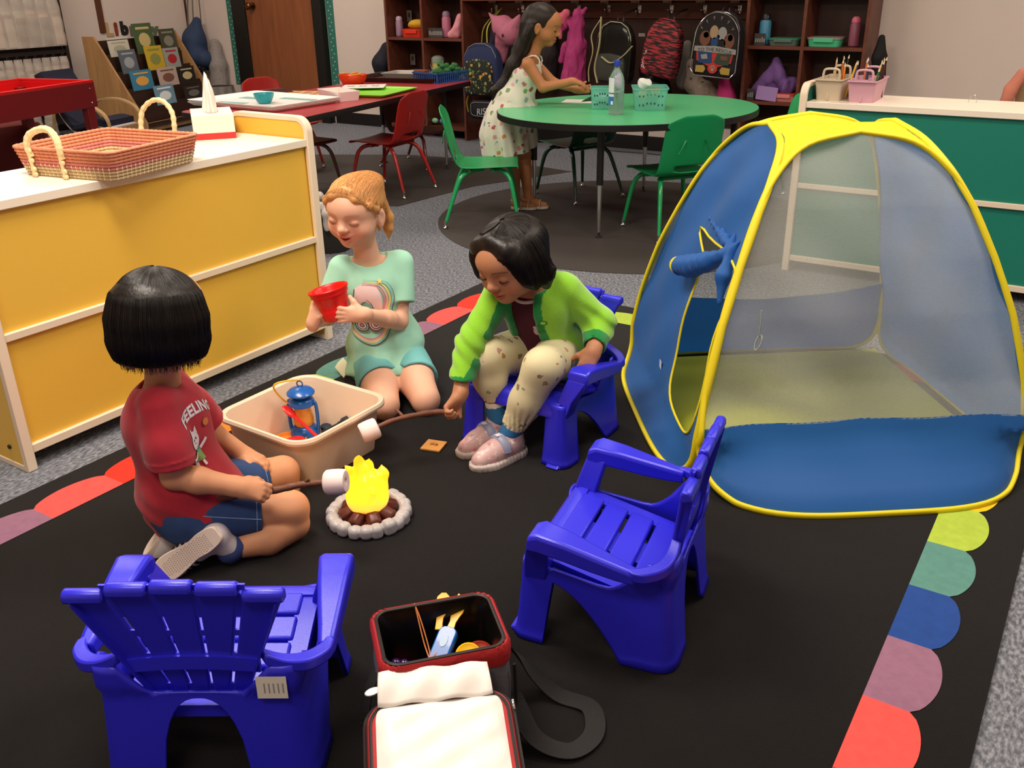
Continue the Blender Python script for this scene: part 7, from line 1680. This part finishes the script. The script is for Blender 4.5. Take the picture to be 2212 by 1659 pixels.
# black and red patterned backpack
m_=mat('pack_redblack','#4a1218',.75,bump=.3,bscale=200); nt=m_.node_tree; tc=nt.nodes.new('ShaderNodeTexCoord'); mp=nt.nodes.new('ShaderNodeMapping'); mp.inputs['Scale'].default_value=(10,10,60); tx=nt.nodes.new('ShaderNodeTexNoise'); tx.inputs['Scale'].default_value=1.6; tx.inputs['Detail'].default_value=5; cr_=nt.nodes.new('ShaderNodeValToRGB'); cr_.color_ramp.elements[0].position=.47; cr_.color_ramp.elements[0].color=(*hexc('#1a0d10'),1); cr_.color_ramp.elements[1].position=.56; cr_.color_ramp.elements[1].color=(*hexc('#a02a30'),1)
nt.links.new(tc.outputs['Object'],mp.inputs[0]); nt.links.new(mp.outputs[0],tx.inputs[0]); nt.links.new(tx.outputs[0],cr_.inputs[0]); nt.links.new(cr_.outputs[0],nt.nodes['Principled BSDF'].inputs['Base Color'])
t=pack('black backpack with red static-pattern front and white side lettering',-2.69,5.97,.555,.25,.365,.13,m_,None,-.10,None,mat('zip_black','#0d0b0c',.6)); t.rotation_euler=(0,.16,0)
v,f_=text_mesh('prince',.045,shear=.15); b=MB().at(T(-.095,-.128,.10)@RY(-PI/2+.12)@RX(PI/2)).add([(x,y,.0) for x,y,z in v],f_); obj('lettering',b,mat('letter_white2','#d8d4d0',.6),t)
cloth('jacket','black sparkly jacket hanging under the red patterned backpack','#0e0d0f',(-2.95,5.84,.30),(-2.50,6.10,.66),[([(-2.82,5.96,.58),(-2.72,5.95,.46),(-2.66,5.95,.38)],[.05,.09,.07],.03)],.008,'jacket',.007,4,.4)
# silver-edged backpack
t=pack('black backpack with shiny silver edged front pocket and TO THE RESCUE band',-2.29,5.97,.565,.30,.40,.13,mat('pack_black','#121015',.7,bump=.2,bscale=200),None,0,None,mat('silver_trim','#c9c9c9',.15,metal=1)); t.rotation_euler=(0,.07,0)
pm=[mat('pp_silver','#b9b4ae',.12,metal=1),mat('pp_dark','#1a1618',.4),mat('pp_tan','#a08468',.4),mat('pp_brown','#6e4636',.4),mat('pp_blue','#23406e',.4),mat('pp_red','#b5322a',.5),mat('pp_gold','#a8893c',.5),mat('pp_green','#2c4034',.5),mat('pp_grey','#8f8c88',.4)]
b=MB().at(T(0,-.131,0)@RX(PI/2))
def fl(poly,mi,z): b.use(mi).prism(poly,z,z+.0012)
arc=[(.135*math.cos(a),.235+.145*math.sin(a)) for a in [PI*i/20 for i in range(21)]]+[(-.14,.17),(.14,.17)]
fl(arc,1,0.001); 
for x,y,rx,ry,mi in ((-.075,.235,.036,.045,3),(-.02,.275,.028,.04,2),(.035,.27,.030,.04,8),(.085,.23,.034,.045,3),(-.01,.215,.024,.030,4),(.04,.21,.024,.030,1),(-.07,.255,.018,.018,8),(.09,.25,.016,.02,2),(.01,.25,.010,.012,4)): fl(ell(x,y,rx,ry,16),mi,.003)
fl([(-.125,.165),(.125,.165),(.115,.10),(.0,.06),(-.115,.10)],5,.001); fl([(-.11,.155),(-.02,.155),(-.01,.09),(-.10,.085)],4,.003); fl([(.02,.155),(.11,.155),(.10,.085),(.0,.09)],7,.003)
fl([(-.09,.135),(-.05,.145),(-.04,.115),(-.08,.11)],8,.005); fl([(.04,.14),(.09,.14),(.09,.115),(.05,.115)],3,.005)
fl([(-.115,.03),(-.06,.03),(-.048,.052),(-.06,.074),(-.115,.07)],6,.003); fl([(.115,.03),(.06,.03),(.048,.052),(.06,.074),(.115,.07)],6,.003)
fl([(.034*math.cos(PI/8+i*PI/4),.062+.034*math.sin(PI/8+i*PI/4)) for i in range(8)],5,.005)
for x,y,r in ((0,.054,.010),(-.014,.066,.005),(-.005,.075,.005),(.006,.075,.005),(.015,.066,.005)): fl(ell(x,y,r,r,10),8,.0065)
fl([(-.14,.155),(.14,.155),(.138,.185),(.0,.195),(-.138,.185)],8,.004)
for i in range(6): a=.5+i*.42; fl([(.128*math.cos(a),.235+.138*math.sin(a)),(.122*math.cos(a+.12),.235+.134*math.sin(a+.12)),(.105*math.cos(a+.05),.235+.110*math.sin(a+.05))],0,.006)
obj('printed_front',b,pm,t)
v,f_=text_mesh('TO THE RESCUE',.030,sx=1.05); b=MB().at(T(0,-.137,.172)@RX(PI/2)).add([(x,y-.9*x*x,.0) for x,y,z in v],f_); obj('lettering',b,mat('letter_dark','#141214',.6),t)
obj('silver_piping',MB().tube([(.145*math.cos(a),-.130,.235+.155*math.sin(a)) for a in [PI*i/20 for i in range(21)]]+[(-.150,-.13,.17),(-.152,-.135,.05),(-.12,-.137,.01),(.12,-.137,.01),(.152,-.135,.05),(.150,-.13,.17)],.0038,8,closed=True),mat('silver_trim','#c9c9c9',.15,metal=1),t)
cloth('pyjamas','pale printed fleece clothes hanging below silver-edged backpack',spots('fleeceprint','#8a7c70',['#5a4a40','#9a6e6a','#6e7a60','#a08a70'],40,.4,.9),(-2.56,5.84,.30),(-2.18,6.10,.68),[([(-2.48,5.96,.62),(-2.46,5.96,.50),(-2.36,5.95,.44),(-2.30,5.95,.40)],[.04,.06,.07,.06],.03)],.006,'clothes')
cloth('umbrella','hot pink folded cloth under the silver-edged backpack','#b8286e',(-2.32,5.82,.34),(-2.12,6.08,.62),[([(-2.24,5.93,.56),(-2.22,5.93,.42)],[.03,.07],.03)],.003,'cloth')
cloth('jacket','grey jacket hanging between red patterned and silver-edged backpacks','#6e6864',(-2.64,5.86,.40),(-2.44,6.10,.80),[([(-2.54,5.99,.74),(-2.54,5.98,.50)],[.04,.05],.03)],.008,'jacket')
cloth('backpack','dark blue backpack hanging on the wall left of the cubbies','#0f1120',(-5.45,6.0,.40),(-5.12,6.26,.72),[([(-5.22,6.14,.66),(-5.26,6.12,.54),(-5.26,6.12,.46)],[.05,.085,.07],.03)],.005,'backpack')
cloth('backpack','small black bag on the right side of the right cubby','#0b0a0a',(-1.40,5.96,.52),(-1.24,6.16,.86),[([(-1.33,6.06,.81),(-1.33,6.06,.70),(-1.32,6.06,.60)],[.02,.042,.04],.02)],.004,'bag')
# ---------------------------------------------------------------- library corner
cols={'L':'#b99a6a','i':'#8a3a28','b':'#1c1918','r':'#6a5f55','a':'#7a6a5a','y':'#5f6a54'}
for i,(ch,y,z) in enumerate((('L',5.44,.795),('i',5.515,.80),('b',5.60,.80),('r',5.685,.79),('a',5.765,.78),('r',5.845,.775),('y',5.925,.775))):
    v,f_=text_mesh(ch,.15,extrude=.004,off=.009); b=MB().at(frame((XL+.006,y,z),(0,1,0),(0,0,1),(1,0,0))).add(v,f_)
    o=obj('wall_letter',b,mat('letter_'+cols[ch],cols[ch],.7),smooth=False); tag(o,'decorated letter %s of the library sign, %s from the left'%(ch if ch!='r' else 'r',('first','second','third','fourth','fifth','sixth','seventh')[i]),'wall letter','letters of the library sign')
o=obj('wall_paper',MB().box(XL+.001,XL+.003,5.40,5.62,.70,.77),mat('paper_white','#e9e2da',.6)); tag(o,'strip of white paper on wall below the library letters','paper')
t=thing('book_rack','dark brown tiered wooden book display rack with light side panels','book rack',(-7.35,4.90,0),math.radians(12.7))
dk=wood('rack_dark','#2c1a12','#3a241a',.55,2,'Y'); sd_=wood('rack_side','#9a7248','#b08656',.5,2,'Z')
L_=1.03; H_=.76
for k in range(5):
    x0=-.02+.088*k; z1=H_-.135*k; obj('tier',MB().box(x0-.008,x0+.004,.02,L_-.02,z1-.19,z1-.02).box(x0,x0+.088,.02,L_-.02,z1-.165,z1-.150),dk,t)
    obj('ledge',MB().box(x0+.070,x0+.080,.02,L_-.02,z1-.165,z1-.13),dk,t)
obj('front_board',MB().box(.38,.40,.02,L_-.02,.02,.09),sd_,t)
for y0,y1 in ((0,.02),(L_-.02,L_)): obj('side_panel',MB().loft([[(-.10,y,0),(.42,y,0),(.42,y,.10),(.02,y,H_+.02),(-.10,y,H_+.02)] for y in (y0,y1)]),sd_,t,bevel=.002)
books=[(0,.12,.24,.13,'#c9c4b0','#a9a890','pale cream book at the top left of the book rack'),(0,.45,.24,.25,'#4c6140','#c8b478','tall green picture book in the top middle of rack'),(0,.77,.21,.19,'#4a4a38','#8a8878','dark olive book at the top right of rack'),
 (1,.13,.20,.19,'#5d6670','#9aa0a4','grey blue book on the second tier at left'),(1,.45,.22,.20,'#c9a832','#8a8f4c','yellow book on the second tier in the middle'),(1,.68,.20,.17,'#9aa09c','#b02a30','pale grey book with a red round shape on second tier'),
 (2,.12,.26,.16,'#3a7f9e','#d8a04c','sky blue wide book on the third tier'),(2,.46,.25,.155,'#b8a498','#7a5344','beige wide book with brown animal on the third tier'),(2,.73,.22,.14,'#2a2624','#c9b98a','black book with a cream figure on third tier'),
 (3,.28,.25,.16,'#6f93a8','#dfe6e6','pale blue book with white cloud on the fourth tier'),(3,.66,.25,.12,'#2f2a28','#6e6a66','dark book in a clear sleeve on fourth tier')]
MR=T(-7.35,4.90,0)@RZ(math.radians(12.7))
for k,y,w,h,c1,c2,lab in books:
    x0=.0+.088*k+.066; z0=H_-.135*k-.150
    b=MB().at(T(x0-.0,0,z0)@RY(-.12)).box(-.007,0,0,w,0,h); b.use(1).at(T(x0+.0005,0,z0)@RY(-.12)@RY(PI/2)).prism(ell(-h*.45,w*.5,h*.24,w*.30,16),-.0002,.0004)
    b.at(T(x0+.0005,0,z0)@RY(-.12)).box(-.0002,.0006,w*.15,w*.85,h*.80,h*.88)
    o=obj('picture_book',b,[mat('cov'+c1,c1,.4),mat('cov'+c2,c2,.5)],loc=tuple(MR@Vector((0,y,0)))); o.rotation_euler=(0,0,math.radians(12.7)); tag(o,lab,'book','picture books on the display rack')
# armchair
t=thing('armchair','navy cushioned armchair with bentwood arms in the library corner','armchair',(-6.72,4.36,0),math.radians(16)); t.scale=(.70,.70,.70)
nv=mat('cushion_navy','#15172c',.85,bump=.3,bscale=200); bw=wood('bent_wood','#a3835a','#bb9c70',.4,2,'X')
def slab(P,w,th):
    S_=spline(P,6); rg=[]
    for i,p in enumerate(S_):
        d=(S_[min(i+1,len(S_)-1)]-S_[max(0,i-1)]).normalized(); nn=Vector((-d.z,0,d.x)); rg.append([tuple(p+Vector((0,a*w/2,0))+nn*c*th/2) for a,c in ((-1,-.6),(-.94,-1),(.94,-1),(1,-.6),(1,.6),(.94,1),(-.94,1),(-1,.6))])
    return MB().loft(rg)
obj('seat_cushion',slab([(.36,0,.30),(.2,0,.32),(0,0,.27),(-.10,0,.26)],.46,.07),nv,t); obj('back_cushion',slab([(-.08,0,.26),(-.20,0,.42),(-.30,0,.60),(-.38,0,.80)],.46,.07),nv,t)
obj('head_cushion',slab([(-.32,0,.66),(-.37,0,.74),(-.40,0,.81)],.48,.12),nv,t)
obj('seat_sling',slab([(.42,0,.26),(.2,0,.27),(0,0,.20),(-.16,0,.28),(-.34,0,.62)],.44,.012),mat('sling_white','#b5a9a2',.8),t)
for s in (-1,1): obj('arm',MB().loft([[(p.x,s*.27-.025,p.z-.010),(p.x,s*.27+.025,p.z-.010),(p.x,s*.27+.025,p.z+.010),(p.x,s*.27-.025,p.z+.010)] for p in spline([(-.22,0,.42),(-.05,0,.50),(.2,0,.50),(.38,0,.42),(.44,0,.28),(.40,0,.0)],6)]),bw,t); 
for s in (-1,1): obj('runner',MB().loft([[(p.x,s*.27-.025,p.z-.010),(p.x,s*.27+.025,p.z-.010),(p.x,s*.27+.025,p.z+.010),(p.x,s*.27-.025,p.z+.010)] for p in spline([(.40,0,.012),(.1,0,.012),(-.25,0,.012),(-.34,0,.06),(-.30,0,.2),(-.26,0,.40)],6)]),bw,t)
# hanging bag rack
t=thing('hanging_rack','dark metal rack for hanging book bags by the left wall','rack',(-7.50,4.15,0)); 
mt=mat('rack_metal','#1c100d',.5)
for y in (0,.60): obj('post',MB().box(-.02,.02,y-.015,y+.015,0,1.5),mt,t)
for z in (1.10,.66,.22): obj('hanging_bar',MB().box(-.012,.012,0,.60,z,z+.03),mt,t)
obj('back_board',MB().box(-.06,-.045,0,.60,.1,1.5),mt,t)
bg=mat('bag_plastic','#d3c6ba',.12,alpha=.40,bump=.6,bscale=35,var=.15,vscale=12)
def bag(y,z,w,h,i,lab,c):
    t=thing('book_bag',lab,'book bag',(-7.46,y,z),0,'clear plastic book bags on the hanging rack'); rn=random.Random(i)
    def P(u,v): 
        a=2*PI*u; return ((.018+.012*math.sin(v*PI))*math.cos(a)+.004*math.sin(v*20+i), w/2*(1-.25*v**3)*math.sin(a), h*v)
    obj('plastic_sleeve',MB().grid(P,18,10,wrapu=True),bg,t)
    b=MB()
    for k in range(3): b.use(k).box(-.010+.007*k,-.006+.007*k,-w*.40+.012*k,w*.36,.01,h*(.74-.07*k))
    obj('books_inside',b,[mat('pg'+q,q,.7) for q in c],t)
    obj('hanger',MB().tube(spline([(0,-w*.25,h*.96),(0,0,h+.02),(0,w*.25,h*.96)],4),.004,6),black,t)
pal=[('#a89a86','#8e8474','#b9a996'),('#9a8f7e','#7f6a5c','#a9a08e'),('#8a9080','#a39884','#79695c'),('#b09a86','#94806e','#857c70'),('#a08c7c','#b5a692','#7c746a')]
for i in range(6): bag(4.18+i*.10,.72,.13,.37,i,'clear bag with books on the upper bar of the hanging rack',pal[i%5])
for i in range(8): bag(4.14+i*.078,.36,.09,.28,i+9,'narrow clear bag of books on the middle bar of rack',pal[(i+2)%5])
for i in range(4): bag(4.10+i*.12,.02,.11,.19,i+20,'clear bag of books on the lowest bar of hanging rack',pal[(i+1)%5])
o=obj('storage_cushion',MB().loft([[(x,y,z) for x,y in rrect(w_,w_*1.0,.06,5)] for z,w_ in ((.0,.40),(.04,.44),(.24,.44),(.30,.38))]),mat('cushion_red','#5e1512',.8),loc=(-6.55,3.55,.0)); tag(o,'dark red floor cushion under the sand table','cushion')
# backpack on the back wall, tote and jeans under it, waste bin
t=thing('backpack','blue denim-look backpack on the wall with GO BAG written on its black base','backpack',(-7.58,6.20,.47)); db=mat('pack_denim','#2a3a58',.8,bump=.4,bscale=90,var=.25,vscale=20)
B_=Body((-7.86,5.98,.40),(-7.30,6.26,.94),.008); B_.chain([(-7.55,6.16,.84),(-7.58,6.13,.68),(-7.60,6.12,.55)],[.04,.10,.13],.04); B_.chain([(-7.68,6.12,.52),(-7.46,6.12,.52)],[.08,.08],.03); B_.disp(lambda X,Y,Z:.012*vnoise(X*35,Y*35,Z*20,3)); bd=sdf_obj('bag_body',B_,db); bd.parent=t; bd.location=(7.58,-6.20,-.47)
obj('base_panel',MB().loft([[(x+.01,y-.07,z) for x,y in rrect(w_,.12,.03,4)] for z,w_ in ((-.06,.22),(-.03,.24),(.02,.24))]),mat('pack_black','#121015',.7,bump=.2,bscale=200),t)
v,f_=text_mesh('GO BAG',.048); obj('lettering',MB().at(T(.01,-.132,-.015)@RX(PI/2)).add(v,f_),mat('letter_grey','#9a9aa0',.6),t)
for x in (-.13,-.05,.06): obj('strap',MB().tube(spline([(x,-.02,.30),(x*.9,.0,.5),(x*.6,.02,.72)],5),.007,6,flat=.5),mat('strap_grey','#6a625c',.7),t)
cloth('tote_bag','grey speckled tote bag hanging behind the denim backpack',spots('speckle','#8d8580',['#5a5552','#6e6864','#4a4644'],60,.25,.8),(-7.52,6.08,.14),(-7.22,6.27,.72),[([(-7.40,6.21,.64),(-7.38,6.20,.45),(-7.38,6.19,.24)],[.05,.08,.09],.03)],.006,'tote bag',.007)
cloth('jeans','blue jeans hanging below the denim backpack','#34486e',(-7.70,6.02,.0),(-7.46,6.24,.46),[([(-7.60,6.13,.42),(-7.59,6.12,.22),(-7.58,6.12,.06)],[.05,.055,.06],.03)],.006,'jeans',.007)
o=obj('walking_cane',MB().tube([(-7.79,6.24,.46),(-7.78,6.245,1.2)],.010,8),mat('cane_brown','#3a1d16',.5)); tag(o,'thin dark red brown strip hanging left of denim backpack','strip')
t=thing('waste_bin','dark waste bin with clear liner beside the door frame','waste bin',(-7.22,6.05,0)); obj('bin_body',MB().lathe([(.09,0),(.12,.27),(.125,.27),(.125,.285),(.11,.285)],24),mat('bin_dark','#2a2624',.6),t); obj('liner',MB().grid(lambda u,v:((.128+.012*math.sin(u*50)*v)*math.cos(2*PI*u),(.128+.012*math.sin(u*50)*v)*math.sin(2*PI*u),.29-.07*v),60,3,wrapu=True),mat('liner_clear','#a39b94',.2,alpha=.6),t)
t=thing('waste_basket','black mesh waste basket with crumpled white liner behind yellow cabinet','waste basket',(-3.06,3.10,.003)); obj('basket_body',MB().lathe([(.085,0),(.115,.20),(.12,.20)],24),mat('basket_dark','#25221f',.6),t)
B_=Body((-3.24,2.92,.09),(-2.88,3.28,.30),.005); 
for i in range(14): a=2*PI*i/14; B_.chain([(-3.06+.122*math.cos(a),3.10+.122*math.sin(a),.13),(-3.06+.128*math.cos(a),3.10+.128*math.sin(a),.20),(-3.06+.10*math.cos(a),3.10+.10*math.sin(a),.235)],[.010,.017,.022],.015)
B_.disp(lambda X,Y,Z:.008*vnoise(X*70,Y*70,Z*50,3)+.004*vnoise(X*150,Y*150,Z*90,4)); ln=sdf_obj('liner',B_,mat('liner_white','#b9b2ac',.35,bump=.4,bscale=60)); ln.parent=t; ln.location=(3.06,-3.10,-.003)
o=obj('floor_dot',MB().prism(ell(0,0,.045,.045,32),.0012,.003),mat('dot_green','#6fbf6a',.6),loc=(-4.664,4.806,0)); tag(o,'pale green round sticker dot on the carpet','floor sticker')
# power cords below the coat rack
o=obj('power_cord',MB().tube(spline([(-3.5,6.26,.25),(-3.48,6.22,.08),(-3.3,6.15,.01),(-2.9,6.1,.01),(-2.6,6.18,.02),(-2.55,6.26,.2)],6),.004,6),black); tag(o,'black power cord along the wall below the coat rack','power cord')
